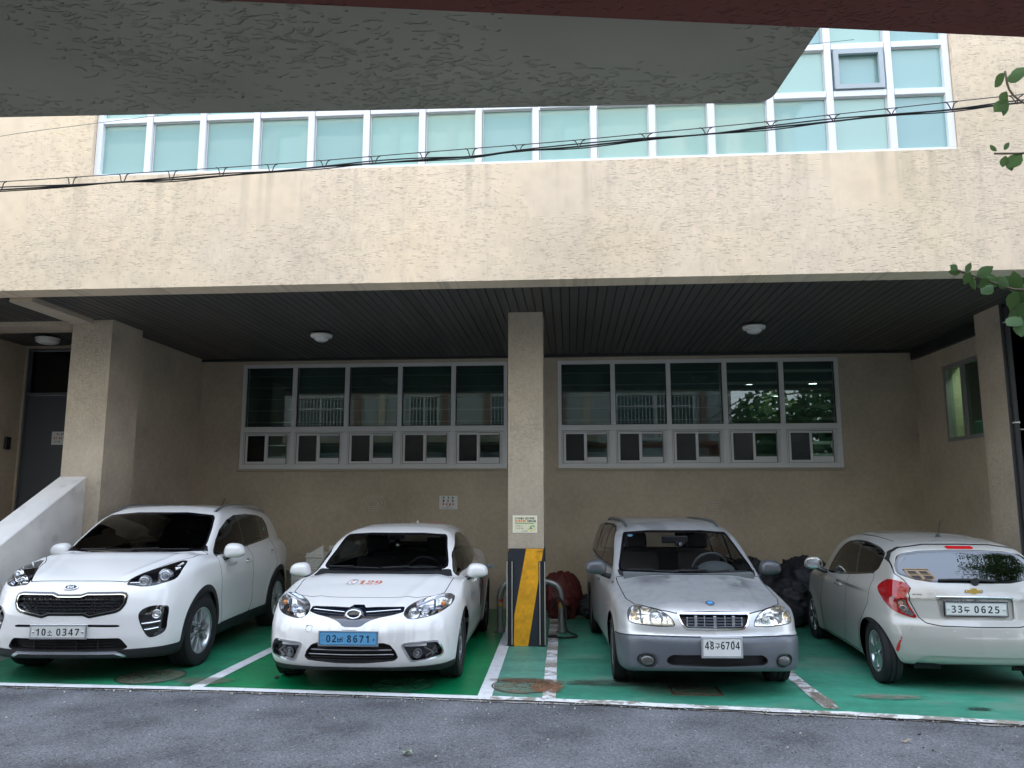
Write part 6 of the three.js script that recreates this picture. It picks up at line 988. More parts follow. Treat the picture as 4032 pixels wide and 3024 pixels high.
  { const s = S.at(0.0, 0.79), n = gradN(S.F, 0, 0.79, s), e = new THREE.Group(); e.name = 'emblem'; e.position.set(0.0, 0.79 + n[1] * 0.006, -s - n[2] * 0.006); e.rotation.x = -Math.asin(n[1]); car.add(e);
    part('emblem_ring', new THREE.TorusGeometry(0.034, 0.006, 10, 32).scale(1, 1, 0.8), M.alloyDark, e); part('emblem_face', new THREE.CircleGeometry(0.032, 32).translate(0, 0, 0.002), std(0xffffff, { map: canvasTex(128, 128, (g) => { g.fillStyle = '#1f74b8'; g.fillRect(0, 0, 128, 128); g.strokeStyle = '#8fd0ee'; g.lineWidth = 7; g.beginPath(); g.ellipse(64, 58, 34, 22, -0.3, 0, 7); g.stroke(); g.beginPath(); g.moveTo(18, 86); g.quadraticCurveTo(64, 50, 112, 76); g.stroke(); }), roughness: 0.25 }), e); }
  S.wiper([-0.60, 0.985], [-0.10, 0.972]); S.wiper([-0.12, 0.982], [0.52, 0.968]); S.wiper([0.25, 0.975], [0.62, 0.972]);
  for (const sg of [1, -1]) { const p = []; for (let k = 0; k <= 10; k++) { const s = lerp(2.0, 3.9, k / 10), x = 0.52, y = S.atTop(x, s) + (k === 0 || k === 10 ? 0.0 : k === 1 || k === 9 ? 0.018 : 0.024); p.push([sg * x, y, -s]); } part('roof_rail', tube(p, 0.015, 40, 8), bumperPaint, car); }
  part('dash_camera', merge([rbox(-0.16, 1.235, -1.80, 0.13, 1.315, -1.77, 0.02), rbox(-0.02, 1.205, -1.76, 0.08, 1.255, -1.72, 0.012), new THREE.CylinderGeometry(0.018, 0.018, 0.03, 18).rotateX(Math.PI / 2).translate(0.03, 1.23, -1.71)]), M.gloss, car);
  part('camera_ring', new THREE.TorusGeometry(0.012, 0.003, 8, 24).translate(0.03, 1.23, -1.692), std([0.75, 0.82, 0.80]), car);
  part('window_sticker', new THREE.CircleGeometry(1, 24).scale(0.030, 0.018, 1).rotateX(-0.55).translate(-0.50, 1.318, -S.at(-0.50, 1.318) - 0.03), std([0.25, 0.48, 0.68]), car);
  part('phone_mount', merge([rbox(0.06, 1.0, -1.33, 0.14, 1.012, -1.32, 0.004), rbox(0.07, 0.95, -1.36, 0.13, 1.0, -1.33, 0.006), rod([0.10, 0.93, -1.36], [0.10, 0.97, -1.35], 0.01)]), M.plastic, car);
  c.dashMat = std([0.11, 0.12, 0.12], { roughness: 0.8 }); c.seatMat = std([0.085, 0.078, 0.076], { roughness: 0.95 }); c.lining = std([0.10, 0.10, 0.098], { roughness: 0.9 }); c.wheelMat = std([0.12, 0.125, 0.125], { roughness: 0.6 });
  cabin(car, S.F, c, S.glassCut, 1);
}
// ---------- beige hatchback, parked nose in ----------
{
  const car = carBase('hatch', 'parked_hatchback', 'pearl beige hatchback parked nose in, its tail towards the road', 'car');
  const paint = phys([0.44, 0.425, 0.39], { metalness: 0.22, roughness: 0.38, clearcoat: 1, clearcoatRoughness: 0.04 });
  const S = new Shell('hatch', car, paint), c = S.c, W0 = [0.71, 0.285], W1 = [3.03, 0.285], ar = 0.308;
  S.arch(...W0, ar); S.arch(...W1, ar);
  const dark = phys([0.03, 0.031, 0.033], { transmission: 1, thickness: 0, roughness: 0, ior: 2.1 });
  S.glass('rear_window', rear([[-0.3, 1.250], [0.12, 1.250], [0.38, 1.238], [0.52, 1.212], [0.572, 1.18], [0.606, 1.10], [0.612, 1.05], [0.60, 1.022], [0.48, 0.984], [0.34, 0.962], [-0.3, 0.957]], 2.9), dark, 0.020);
  const win = smooth([[1.40, 0.868], [1.44, 0.98], [1.594, 1.125], [1.777, 1.23], [1.996, 1.275], [2.291, 1.281], [2.728, 1.252], [2.95, 1.212], [3.01, 1.175], [2.995, 1.094], [2.90, 1.005], [2.412, 0.948], [1.9, 0.905]], 2);
  for (const sg of [1, -1]) {
    const side = sg > 0 ? leftOnly : rightOnly, f = side(flank(win)), all = S.take(f); S.glassCut.push(grow(f, 0.015)); let [inner, band] = split(all, grow(f, -0.013)); const trim = S.put('window_surround', moved(band, 0.001), M.gloss);
    for (const [sa, sb] of [[1.72, 1.60], [2.27, 2.44]]) { const line = (y, s) => s - lerp(sb, sa, clamp((y - 0.95) / 0.32, -0.5, 1.2)), w = sa < 2 ? 0.008 : 0.024; const [fr, bk] = split(inner, (x, y, s) => line(y, s) + w), [pil, bk2] = split(bk, (x, y, s) => line(y, s) - w); S.put('side_window', moved(fr, -0.002), tint(0.06), car); S.put('window_pillar', moved(pil, -0.001), M.gloss, trim); inner = bk2; }
    S.put('side_window', moved(inner, -0.002), tint(0.05), car);
  }
  S.glass('windscreen', full([[-0.5, 1.28], [-0.3, 1.30], [0.3, 1.30], [0.5, 1.28], [0.62, 0.98], [-0.62, 0.98]], 0.5, 1.9), tint(0.3), 0.03);
  S.raised('high_brake_lamp', rear([[-0.3, 1.2735], [0.118, 1.2735], [0.126, 1.262], [0.118, 1.2505], [-0.3, 1.2505]].map(([x, y]) => [x, y + 0.006]), 2.8), M.red, 0.004);
  for (const sg of [1, -1]) {
    const side = sg > 0 ? leftOnly : rightOnly;
    const clearF = side(patch([[0.640, 0.80, 3.33], [0.585, 0.805, 3.36], [0.572, 0.775, 3.365], [0.548, 0.715, 3.386], [0.515, 0.668, 3.405], [0.545, 0.664, 3.395], [0.60, 0.685, 3.36], [0.632, 0.735, 3.34]], 2));
    const lampF = side(patch([[0.735, 0.885, 3.12], [0.70, 0.94, 3.15], [0.66, 0.972, 3.22], [0.60, 0.965, 3.31], [0.545, 0.945, 3.335], [0.527, 0.913, 3.364], [0.555, 0.87, 3.377], [0.560, 0.835, 3.37], [0.553, 0.79, 3.36], [0.531, 0.719, 3.386], [0.498, 0.656, 3.408], [0.528, 0.648, 3.397], [0.618, 0.675, 3.352], [0.67, 0.704, 3.298], [0.712, 0.77, 3.225]], 3));
    const a = S.take(lampF), [clr, rest] = split(a, clearF), L = S.put('tail_lamp', moved(rest, 0.004), M.tailRed);
    if (L) {
      S.put('lamp_base', moved(a, -0.05), M.reflector, L); S.put('reversing_lens', moved(clr, 0.004), M.lensPale, L);
      part('turn_bulb', eyeball(0.022).rotateY(Math.PI - sg * 0.5).translate(sg * 0.60, 0.765, -3.31), M.amberPale, L); part('reversing_bulb', new THREE.SphereGeometry(0.016, 16, 12).translate(sg * 0.575, 0.705, -3.34), M.alloyDark, L); part('lamp_ring', new THREE.TorusGeometry(0.035, 0.008, 8, 24).rotateY(Math.PI - sg * 0.5).translate(sg * 0.59, 0.71, -3.325), M.chrome, L);
      part('lamp_fin', rbox(-0.08, -0.01, -0.01, 0.08, 0.01, 0.01, 0.004).rotateZ(sg * 0.2).rotateY(Math.PI - sg * 0.6).translate(sg * 0.635, 0.86, -3.26), M.redDeep, L);
    }
    S.raised('bumper_reflector', side(patch([[0.622, 0.497, 3.396], [0.655, 0.44, 3.37], [0.682, 0.347, 3.338], [0.656, 0.345, 3.36], [0.648, 0.423, 3.38], [0.628, 0.47, 3.393]], 2)), M.redDeep, 0.003);
  }
  S.recess('plate_recess', rear([[-0.3, 0.84], [0.30, 0.84], [0.325, 0.815], [0.312, 0.665], [0.285, 0.645], [-0.3, 0.640]], 2.9), 0.022, paint, []);
  const gate = [[-0.3, 0.588], [0.33, 0.592], [0.44, 0.612], [0.488, 0.655], [0.545, 0.80], [0.55, 0.868], [0.525, 0.91], [0.57, 0.985], [0.625, 1.03], [0.622, 1.15], [0.585, 1.215], [0.52, 1.26], [0.3, 1.292], [-0.3, 1.30]];
  S.panel('tailgate', rear(gate, 2.95));
  S.recess('exhaust_cutout', rear([[-0.3, 0.335], [0.44, 0.332], [0.50, 0.31], [0.53, 0.27], [0.545, 0.2], [-0.3, 0.2]], 2.9), 0.018, M.beigeTrim ?? paint, []);
  const doorF = [[1.43, 0.88], [1.30, 0.78], [1.23, 0.55], [1.24, 0.20], [2.05, 0.20], [2.16, 0.45], [2.22, 0.75], [2.24, 0.93], [1.9, 0.90]], doorR = [[2.24, 0.93], [2.22, 0.75], [2.16, 0.45], [2.05, 0.20], [2.56, 0.20], [2.60, 0.28], [2.70, 0.44], [2.83, 0.57], [2.97, 0.72], [2.99, 0.86], [2.90, 1.0], [2.412, 0.945]];
  for (const side of [leftOnly, rightOnly]) { const sg = side === leftOnly ? 1 : -1, d = S.panel('door', side(flank(doorF, 0.45))); if (d) { const x = S.atSide(1.95, 0.79, sg); part('door_handle', rbox(-0.012, -0.013, -0.085, 0.016, 0.013, 0.085, 0.010, 3).translate(x + sg * 0.010, 0.79, -1.95), paint, d); part('key_escutcheon', new THREE.SphereGeometry(0.012, 12, 8).translate(x + sg * 0.02, 0.79, -1.86), M.plastic, d); } S.panel('door', side(flank(doorR, 0.45))); }
  S.finish();
  // chrome bar, emblem, model lettering
  part('chrome_bar', tube([-0.315, -0.16, 0, 0.16, 0.335].map((x) => [x, 0.846 - 0.012 * Math.abs(x), -S.atRear(x, 0.846) - 0.004]), 0.010, 24, 8), M.chrome, car);
  { const s = S.atRear(0, 0.898), e = new THREE.Group(); e.name = 'emblem'; e.position.set(0.01, 0.896, -s - 0.004); e.rotation.y = Math.PI; car.add(e);
    const bow = (k) => { const sh = new THREE.Shape(); [[-0.075, -0.012], [-0.066, 0.014], [-0.026, 0.014], [-0.021, 0.029], [0.029, 0.029], [0.024, 0.014], [0.075, 0.012], [0.066, -0.014], [0.026, -0.014], [0.021, -0.029], [-0.029, -0.029], [-0.024, -0.014]].forEach(([x, y], i) => sh[i ? 'lineTo' : 'moveTo'](x * k, y * k)); return sh; };
    part('emblem_rim', new THREE.ExtrudeGeometry(bow(1.08), { depth: 0.006, bevelEnabled: false }).translate(0, 0, -0.002), M.chrome, e); part('emblem_face', new THREE.ExtrudeGeometry(bow(0.86), { depth: 0.004, bevelEnabled: true, bevelSize: 0.002, bevelThickness: 0.002, bevelSegments: 1 }).translate(0, 0, 0.003), phys([0.60, 0.40, 0.10], { metalness: 0.5, roughness: 0.35 }), e); }
  const lt = canvasTex(512, 96, (g, w, h) => { g.clearRect(0, 0, w, h); g.fillStyle = '#5c5a56'; g.font = 'bold 80px sans-serif'; g.save(); g.scale(1.35, 0.8); g.fillText('SPARK', 6, 88); g.restore(); });
  S.decal('model_lettering', 'rear', 0.525, 0.405, 0.842, 0.868, std(0xffffff, { map: lt, transparent: true, roughness: 0.2, metalness: 0.6 }), 0.003);
  const lt2 = canvasTex(256, 96, (g, w, h) => { g.clearRect(0, 0, w, h); g.fillStyle = '#9a9ea4'; g.font = 'bold 84px sans-serif'; g.fillText('LTZ', 10, 78); });
  S.decal('trim_lettering', 'rear', -0.41, -0.50, 0.806, 0.84, std(0xffffff, { map: lt2, transparent: true, roughness: 0.2, metalness: 0.6 }), 0.003);
  const tex = plateTex('#dcdedb', '#17181a', (g) => { digits(g, '33', 95, 178, 174, 0.9, 106); hangul(g, 'ㄷㅜ', 312, 76, 92, 104, 15); digits(g, '0625', 474, 178, 174, 0.9, 114); });
  plate(car, 0.012, 0.742, S.atRear(0, 0.742) + 0.004, 0.52, 0.112, 0.04, tex, M.gloss, [[-0.235, 0], [0.235, 0]], Math.PI);
  for (const [x, y] of [[0.567, 0.552], [0.03 + 0.19, 0.543], [-0.22, 0.543], [-0.567, 0.552]]) part('parking_sensor', new THREE.TorusGeometry(0.011, 0.0018, 8, 24).rotateY(0).translate(x, y, -S.atRear(x, y) - 0.001), M.satin, car);
  part('wiper', merge([tube([[0.28, 0.985], [0.10, 0.992], [-0.10, 0.99], [-0.2, 0.985]].map(([x, y]) => [x, y, -S.atRear(x, y) - 0.02]), 0.012, 16, 6), new THREE.CylinderGeometry(0.03, 0.035, 0.03, 16).rotateX(Math.PI / 2).translate(-0.02, 0.975, -S.atRear(0, 0.975) - 0.01)]), M.plastic, car);
  part('aerial', merge([new THREE.CylinderGeometry(0.01, 0.034, 0.03, 16).translate(0, S.atTop(0, 2.72) + 0.012, -2.72), rod([0, S.atTop(0, 2.72), -2.72], [0.0, S.atTop(0, 2.72) + 0.16, -2.80], 0.004)]), M.plastic, car);
  for (const sg of [1, -1]) part('roof_joint', tube([1.75, 2.1, 2.5, 2.85].map((s) => { const x = 0.47; return [sg * x, S.atTop(x, s) + 0.001, -s]; }), 0.006, 20, 6), M.gasket, car);
  part('tailpipe', new THREE.CylinderGeometry(0.025, 0.025, 0.2, 16).rotateX(Math.PI / 2).translate(-0.42, 0.24, -3.36), M.alloyDark, car);
  const st = [M.alloy, M.alloyBright, M.alloyDark];
  for (const sw of [W0[0], W1[0]]) for (const sg of [1, -1]) { wheel(car, 'wheel', sg * 0.692, 0.284, sw, 0.284, 0.165, 0.19, fiveWide, st, 0); archLiner(car, S.F, sg * 0.75, 0.285, sw, 0.315, 0.22); }
  for (const sg of [1, -1]) sideMirror(car, sg * 0.88, 0.965, 1.33, [0.205, 0.145, 0.09], paint, M.gloss, -sg * 0.12);
  cabin(car, S.F, c, S.glassCut, 1);
}
// ---------- lamps, signs and things standing about ----------
function domeLight(x, z, label) {
  const o = thing('ceiling_light', label, 'light', [x, 4.004, z], 0, 'round ceiling lights of the ground floor');
  part('lamp_base', new THREE.LatheGeometry([[0, 0], [0.15, 0], [0.152, -0.02], [0.145, -0.045], [0.12, -0.05], [0, -0.05]].map(([a, b]) => new THREE.Vector2(a, b)), 36), phys([0.74, 0.73, 0.69], { roughness: 0.4 }), o);
  part('lamp_dome', new THREE.SphereGeometry(0.105, 32, 12, 0, Math.PI * 2, Math.PI / 2, Math.PI / 2).scale(1, 0.62, 1).translate(0, -0.05, 0), phys([0.70, 0.70, 0.68], { roughness: 0.25, clearcoat: 0.5 }), o);
}
domeLight(-3.464, -10.37, 'round white ceiling light above the white saloon'); domeLight(2.47, -10.28, 'round white ceiling light above the silver minivan');
{ const o = thing('ceiling_light', 'round white ceiling light over the steel entrance door', 'light', [-7.478, 4.0, -10.33], 0, 'round ceiling lights of the ground floor'); part('lamp_base', new THREE.CylinderGeometry(0.16, 0.15, 0.05, 36).translate(0, -0.025, 0), phys([0.74, 0.73, 0.70], { roughness: 0.4 }), o); part('lamp_dome', new THREE.SphereGeometry(0.145, 32, 10, 0, Math.PI * 2, Math.PI / 2, Math.PI / 2).scale(1, 0.3, 1).translate(0, -0.05, 0), phys([0.72, 0.72, 0.70], { roughness: 0.3 }), o); }

// notice on the back wall
{
  const t = canvasTex(512, 368, (g, w, h) => {
    g.fillStyle = '#d9d9d6'; g.fillRect(0, 0, w, h); g.strokeStyle = '#1c1c1e'; hangulLine(g, ['ㅈㅓㄴ', 'ㄱㅣ', 'ㅊㅏ'], 96, 22, 62, 2.05, 13); hangulLine(g, ['ㅊㅜㅇ', 'ㅈㅓㄴ', 'ㅇㅚ'], 96, 112, 62, 2.05, 13);
    g.strokeStyle = '#b3262c'; hangulLine(g, ['ㅈㅜ', 'ㅊㅏ', 'ㄱㅡㅁ', 'ㅈㅣ'], 84, 202, 66, 1.42, 13); g.strokeStyle = '#3a3a3c'; hangulLine(g, ['ㅅㅣ', 'ㅅㅓㄹ', 'ㅌㅣㅁ'], 204, 290, 20, 1.3, 3.4); hangulLine(g, ['ㅈㅓㄴ', 'ㄱㅣ', 'ㅊㅏ', ' ', 'ㄱㅜ', 'ㅇㅕㄱ', 'ㅇㅡㄹ', ' ', 'ㅂㅣ', 'ㅇㅜ', 'ㅓ'.length ? 'ㅈㅜ' : '', 'ㅅㅔ', 'ㅇㅛ'], 78, 326, 22, 1.16, 3.4); });
  const o = thing('wall_notice', 'white paper notice with black and red Korean lettering on the back wall', 'sign', [-1.96, 1.65, ZW]);
  part('notice_board', rbox(-0.15, -0.107, 0.002, 0.15, 0.107, 0.006, 0.001), std([0.62, 0.62, 0.60]), o); part('notice_print', new THREE.PlaneGeometry(0.296, 0.21).translate(0, 0, 0.0072), std(0xffffff, { map: t, roughness: 0.6 }), o);
}
// charging bay notice on the pillar
{
  const t = canvasTex(560, 392, (g, w, h) => {
    g.fillStyle = '#e9e2c2'; g.fillRect(0, 0, w, h); g.strokeStyle = '#f6f3e6'; g.lineWidth = 14; g.strokeRect(7, 7, w - 14, h - 14);
    g.strokeStyle = '#26314d'; hangulLine(g, ['ㅈㅓㄴ', 'ㄱㅣ', 'ㅈㅏ', 'ㄷㅗㅇ', 'ㅊㅏ', ' ', 'ㅊㅜㅇ', 'ㅈㅓㄴ', 'ㄱㅜ', 'ㅇㅕㄱ', 'ㅇㅡㄴ'], 52, 44, 44, 0.98, 8.5);
    g.strokeStyle = '#dd6a2b'; const x = hangulLine(g, ['ㅊㅜㅇ', 'ㅈㅓㄴ', 'ㅇㅛㅇ', 'ㅇㅡ', 'ㄹㅗ', 'ㅁㅏㄴ'], 52, 104, 44, 0.98, 8.5); g.strokeStyle = '#26314d'; hangulLine(g, [' ', 'ㅇㅣ', 'ㅇㅛㅇ', 'ㅎㅏ', 'ㅅㅔ', 'ㅇㅛ'], x, 104, 44, 0.94, 8.5);
    g.fillStyle = '#6fa653'; g.beginPath(); g.roundRect(48, 164, 440, 22, 10); g.fill(); g.strokeStyle = '#4d5866'; for (let k = 0; k < 3; k++) hangulLine(g, ['ㅈㅓㄴ', 'ㄱㅣ', 'ㅊㅏ', ' ', 'ㅊㅜㅇ', 'ㅈㅓㄴ', ' ', 'ㅅㅣ', 'ㅅㅓㄹ', 'ㅇㅡㄹ'].slice(0, 8 + k), 66, 212 + k * 38, 19, 1.06, 3);
    g.fillStyle = '#d8c53a'; g.beginPath(); g.moveTo(326, 312); g.lineTo(420, 262); g.lineTo(526, 306); g.lineTo(434, 360); g.fill(); g.fillStyle = '#f0e9a0'; g.beginPath(); g.moveTo(346, 308); g.lineTo(420, 270); g.lineTo(504, 304); g.lineTo(432, 344); g.fill(); g.fillStyle = '#4f8fc4'; g.beginPath(); g.roundRect(386, 276, 66, 34, 12); g.fill(); g.fillStyle = '#7fb257'; for (const [a, b] of [[410, 252], [470, 232], [494, 250], [440, 240]]) { g.beginPath(); g.arc(a, b, 17, 0, 7); g.fill(); } g.fillStyle = '#39424e'; g.beginPath(); g.moveTo(216, 364); g.lineTo(234, 342); g.lineTo(252, 364); g.fill(); g.fillRect(268, 348, 74, 13); });
  const o = thing('charging_notice', 'pale yellow charging bay notice stuck on the middle pillar', 'sign', [-0.55, 1.417, ZP]);
  part('notice_board', rbox(-0.148, -0.103, 0.001, 0.148, 0.103, 0.005, 0.001), std([0.70, 0.68, 0.58]), o); part('notice_print', new THREE.PlaneGeometry(0.292, 0.202).translate(0, 0, 0.0062), std(0xffffff, { map: t, roughness: 0.5 }), o);
}
// paper on the entrance door
{
  const t = canvasTex(320, 220, (g, w, h) => { g.fillStyle = '#d2d2d0'; g.fillRect(0, 0, w, h); g.strokeStyle = '#55565a'; hangulLine(g, ['ㄱㅏ', 'ㅅㅡ', ' ', 'ㅂㅗ', 'ㄱㅣ'], 80, 24, 34, 1, 6); g.strokeStyle = '#b06a62'; hangulLine(g, ['ㅇㅣ', 'ㅁㅜㄴ', ' ', 'ㅊㅜㄹ', 'ㅇㅣㅂ'], 40, 92, 34, 1.1, 6); g.strokeStyle = '#66676b'; hangulLine(g, ['ㅅㅣ', 'ㅁㅜㄴ', ' ', 'ㅇㅣ', 'ㅇㅛㅇ'], 52, 158, 24, 1.1, 4); });
  const o = thing('door_notice', 'small white paper notice taped to the grey entrance door', 'sign', [-7.70, 2.62, -11.108]);
  part('notice_sheet', rbox(-0.14, -0.10, 0, 0.14, 0.10, 0.003, 0.001), std([0.60, 0.60, 0.60]), o); part('notice_print', new THREE.PlaneGeometry(0.274, 0.194).translate(0, 0, 0.0042), std(0xffffff, { map: t, roughness: 0.7 }), o);
}
// rings of old adhesive left on the wall
function glue(x, y, w, h, seed, gaps, label) {
  const r = rng(seed), list = []; for (const [a, q] of [[1, 4], [0.72, 6], [0.48, 2.4]]) { const pts = [], a0 = r() * 6, span = gaps ? q * 0.75 : 5.9; for (let k = 0; k <= 26; k++) { const t = a0 + span * k / 26, e = (u) => Math.sign(u) * Math.pow(Math.abs(u), 0.75); pts.push([e(Math.cos(t)) * w / 2 * a * (1 + 0.05 * (r() - 0.5)), e(Math.sin(t)) * h / 2 * a * (1 + 0.06 * (r() - 0.5)), 0.0025]); } list.push(tube(pts, 0.0042, 70, 5)); }
  for (let k = 0; k < 7; k++) list.push(new THREE.SphereGeometry(0.007, 8, 6).scale(1, 1.3, 0.5).translate(w * (0.1 + 0.32 * r()), h * (r() - 0.3) * 0.8, 0.002));
  const m = single('adhesive_mark', merge(list), std([0.52, 0.50, 0.46], { roughness: 0.6 }), label, 'glue mark', [x, y, ZW], 'glue rings on the back wall'); return m;
}
glue(-3.19, 1.635, 0.37, 0.235, 3, false, 'full swirl of dried pale glue on the wall above the white saloon'); glue(2.235, 1.533, 0.38, 0.25, 8, true, 'broken swirl of dried pale glue on the wall above the silver minivan');

// steel hoop guard behind the pillar
{
  const o = thing('pipe_guard', 'bent steel pipe guard standing behind the middle pillar', 'bollard', [-0.55, 0, -10.35]);
  const a = -0.385, b = 0.415, pts = [[a, 0, 0], [a, 0.3, 0], [a, 0.46, 0], [a + 0.05, 0.585, 0], [a + 0.17, 0.64, 0], [0, 0.645, 0], [b - 0.17, 0.64, 0], [b - 0.05, 0.585, 0], [b, 0.46, 0], [b, 0.3, 0], [b, 0, 0]];
  part('pipe', tube(pts, 0.04, 70, 14), phys([0.42, 0.42, 0.40], { metalness: 0.75, roughness: 0.42 }), o);
  for (const x of [a, b]) { part('tape_band', new THREE.CylinderGeometry(0.0415, 0.0415, 0.035, 18, 1, true).translate(x, 0.40, 0), std([0.40, 0.05, 0.04], { side: THREE.DoubleSide }), o); part('tape_band', new THREE.CylinderGeometry(0.0415, 0.0415, 0.03, 18, 1, true).translate(x, 0.345, 0), std([0.55, 0.34, 0.03], { side: THREE.DoubleSide }), o); part('foot_plate', rbox(x - 0.07, 0, -0.07, x + 0.07, 0.012, 0.07, 0.003), M.alloyDark, o); }
}
single('charging_cable', merge([tube([[0, 0.02, 0], [0.16, 0.018, 0.05], [0.30, 0.018, 0.02], [0.34, 0.02, -0.10], [0.22, 0.06, -0.22], [0.20, 0.30, -0.34], [0.10, 0.45, -0.36], [0.02, 0.30, -0.36]], 0.013, 60, 8), rbox(-0.02, 0.004, -0.03, 0.10, 0.035, 0.02, 0.012).rotateY(0.3)]), M.gasket, 'black charging cable looped on the floor beside the pillar', 'cable', [-0.28, 0, -9.95]);

// crumpled sacks
function sack(name, x, z, w, h, d, c, seed, label, group) {
  const g = new THREE.SphereGeometry(1, 56, 40), p = g.attributes.position;
  for (let i = 0; i < p.count; i++) { const a = p.getX(i), b = p.getY(i), q = p.getZ(i), f = 1 + 0.30 * (fbm(a + seed, b + q * 0.7, 1.3, 3, seed) - 0.5) + 0.30 * (Math.abs(fbm(a * 1.3 + q, b * 1.1 - q, 3.2, 4, seed + 2) - 0.5) * 2 - 0.3); p.setXYZ(i, a * f * w / 2, Math.max(0, (b * f * 0.5 + 0.46) * h), q * f * d / 2); }
  g.computeVertexNormals(); return single(name, g, phys(c, { roughness: 0.62 }), label, 'sack', [x, 0.002, z], group);
}
sack('rubbish_sack', -0.12, -11.55, 0.62, 0.70, 0.6, [0.12, 0.02, 0.018], 4, 'red plastic sack slumped against the wall behind the pillar');
sack('rubbish_sack', 0.30, -11.6, 0.5, 0.34, 0.5, [0.035, 0.035, 0.037], 9, 'low black bag on the floor beside the red sack');
sack('rubbish_sack', 2.62, -11.7, 0.75, 0.92, 0.8, [0.020, 0.019, 0.022], 14, 'tall black sack by the wall behind the silver minivan', 'black sacks by the back wall');
sack('rubbish_sack', 3.32, -11.6, 0.85, 0.93, 0.9, [0.018, 0.020, 0.030], 21, 'bulging navy black sack between the minivan and the hatchback', 'black sacks by the back wall');
sack('rubbish_sack', 2.98, -11.1, 0.62, 0.66, 0.6, [0.024, 0.025, 0.032], 27, 'squat black sack in front of the two taller ones', 'black sacks by the back wall');
sack('rubbish_sack', 2.95, -11.95, 0.5, 0.84, 0.4, [0.03, 0.042, 0.024], 33, 'dark green bag squeezed between the black sacks and the wall', 'black sacks by the back wall');
sack('rubbish_sack', 3.85, -11.85, 0.6, 0.7, 0.6, [0.025, 0.024, 0.028], 38, 'black sack ahead of the hatchback by the wall', 'black sacks by the back wall');

// polystyrene boxes
const foamTex = texture(256, 256, (u, v, o) => { const k = 0.80 + 0.07 * (tfbm(u, v, 40, 2) - 0.5) + 0.08 * (tfbm(u, v, 5, 3) - 0.5); o[0] = k; o[1] = k * 0.985; o[2] = k * 0.95; }, true);
M.foam = std(0xffffff, { map: rep(foamTex, 0.5), roughness: 0.9, bumpMap: rep(grainTex, 0.06), bumpScale: 0.0012 });
function foamBox(x, y, z, w, h, d, turn, lid, label) {
  const o = thing('foam_box', label, 'box', [x, y, z], turn, 'polystyrene boxes behind the saloon'), t = 0.03;
  part('box_wall', merge([rbox(-w / 2, 0, -d / 2, w / 2, t, d / 2, 0.01), rbox(-w / 2, t, -d / 2, -w / 2 + t, h, d / 2, 0.01), rbox(w / 2 - t, t, -d / 2, w / 2, h, d / 2, 0.01), rbox(-w / 2 + t, t, -d / 2, w / 2 - t, h, -d / 2 + t, 0.01), rbox(-w / 2 + t, t, d / 2 - t, w / 2 - t, h, d / 2, 0.01)]), M.foam, o);
  part('box_rim', merge([rbox(-w / 2 - 0.008, h - 0.075, d / 2, w / 2 + 0.008, h - 0.045, d / 2 + 0.012, 0.004), rbox(w / 2, h - 0.075, -d / 2, w / 2 + 0.012, h - 0.045, d / 2, 0.004)]), M.foam, o);
  if (lid) { const l = part('lid', rbox(-w / 2 - 0.01, h + 0.002, -d / 2 - 0.01, w / 2 + 0.01, h + 0.05, d / 2 + 0.01, 0.012), M.foam, o); const ink = std([0.03, 0.03, 0.03]), r = rng(6), list = []; for (let k = 0; k < 16; k++) list.push(box(-w * 0.42 + (k % 8) * w * 0.11, h + 0.051, (k < 8 ? -0.06 : 0.05) + r() * 0.02, -w * 0.42 + (k % 8) * w * 0.11 + 0.02 + 0.03 * r(), h + 0.052, (k < 8 ? -0.06 : 0.05) + 0.035 + r() * 0.03)); part('lid_print', merge(list), ink, l); }
  return o;
}
foamBox(-3.86, 0.35, -11.45, 0.62, 0.27, 0.45, 0.5, true, 'wide lidded polystyrene box with black print, under the smaller box');
foamBox(-3.90, 0.002, -11.5, 0.6, 0.34, 0.45, 0.42, false, 'polystyrene box at the bottom of the stack on the floor');
{ const o = foamBox(-3.74, 0.675, -11.42, 0.28, 0.25, 0.26, -0.12, false, 'small open polystyrene box on top of the printed lid'); part('torn_flap', new THREE.ExtrudeGeometry(new THREE.Shape([[-0.08, 0], [0.13, 0], [0.12, 0.11]].map(([a, b]) => new THREE.Vector2(a, b))), { depth: 0.025, bevelEnabled: false }).translate(0, 0.25, 0.09), M.foam, o); }
{ const o = thing('foam_sheet', 'loose polystyrene sheet standing upright behind the small box', 'foam sheet', [-3.34, 0.67, -11.60], -0.15); part('panel', rbox(-0.20, 0, -0.02, 0.20, 0.40, 0.02, 0.012).rotateX(-0.12), M.foam, o); part('panel_rim', rbox(-0.20, 0.14, 0.021, 0.20, 0.17, 0.034, 0.004).rotateX(-0.12), M.foam, o); }
{ const o = thing('foam_offcut', 'narrow polystyrene offcut leaning between box and lid', 'offcut', [-3.60, 0.66, -11.52], 0.1); part('strip', rbox(-0.035, 0, -0.02, 0.035, 0.36, 0.02, 0.008).rotateZ(-0.08), M.foam, o); }
single('low_wooden_crate', merge([0, 1, 2].map((k) => rbox(-0.5, 0.02 + k * 0.22, 0.28, 0.5, 0.20 + k * 0.22, 0.30, 0.004)).concat([rbox(-0.5, 0, -0.3, -0.47, 0.64, 0.28, 0.004), rbox(0.47, 0, -0.3, 0.5, 0.64, 0.28, 0.004), rbox(-0.469, 0.60, -0.3, 0.469, 0.64, 0.27, 0.004)])), std([0.10, 0.075, 0.055]), 'dark wooden crate on the floor under the loose polystyrene pieces', 'crate', [-3.15, 0, -11.75]);

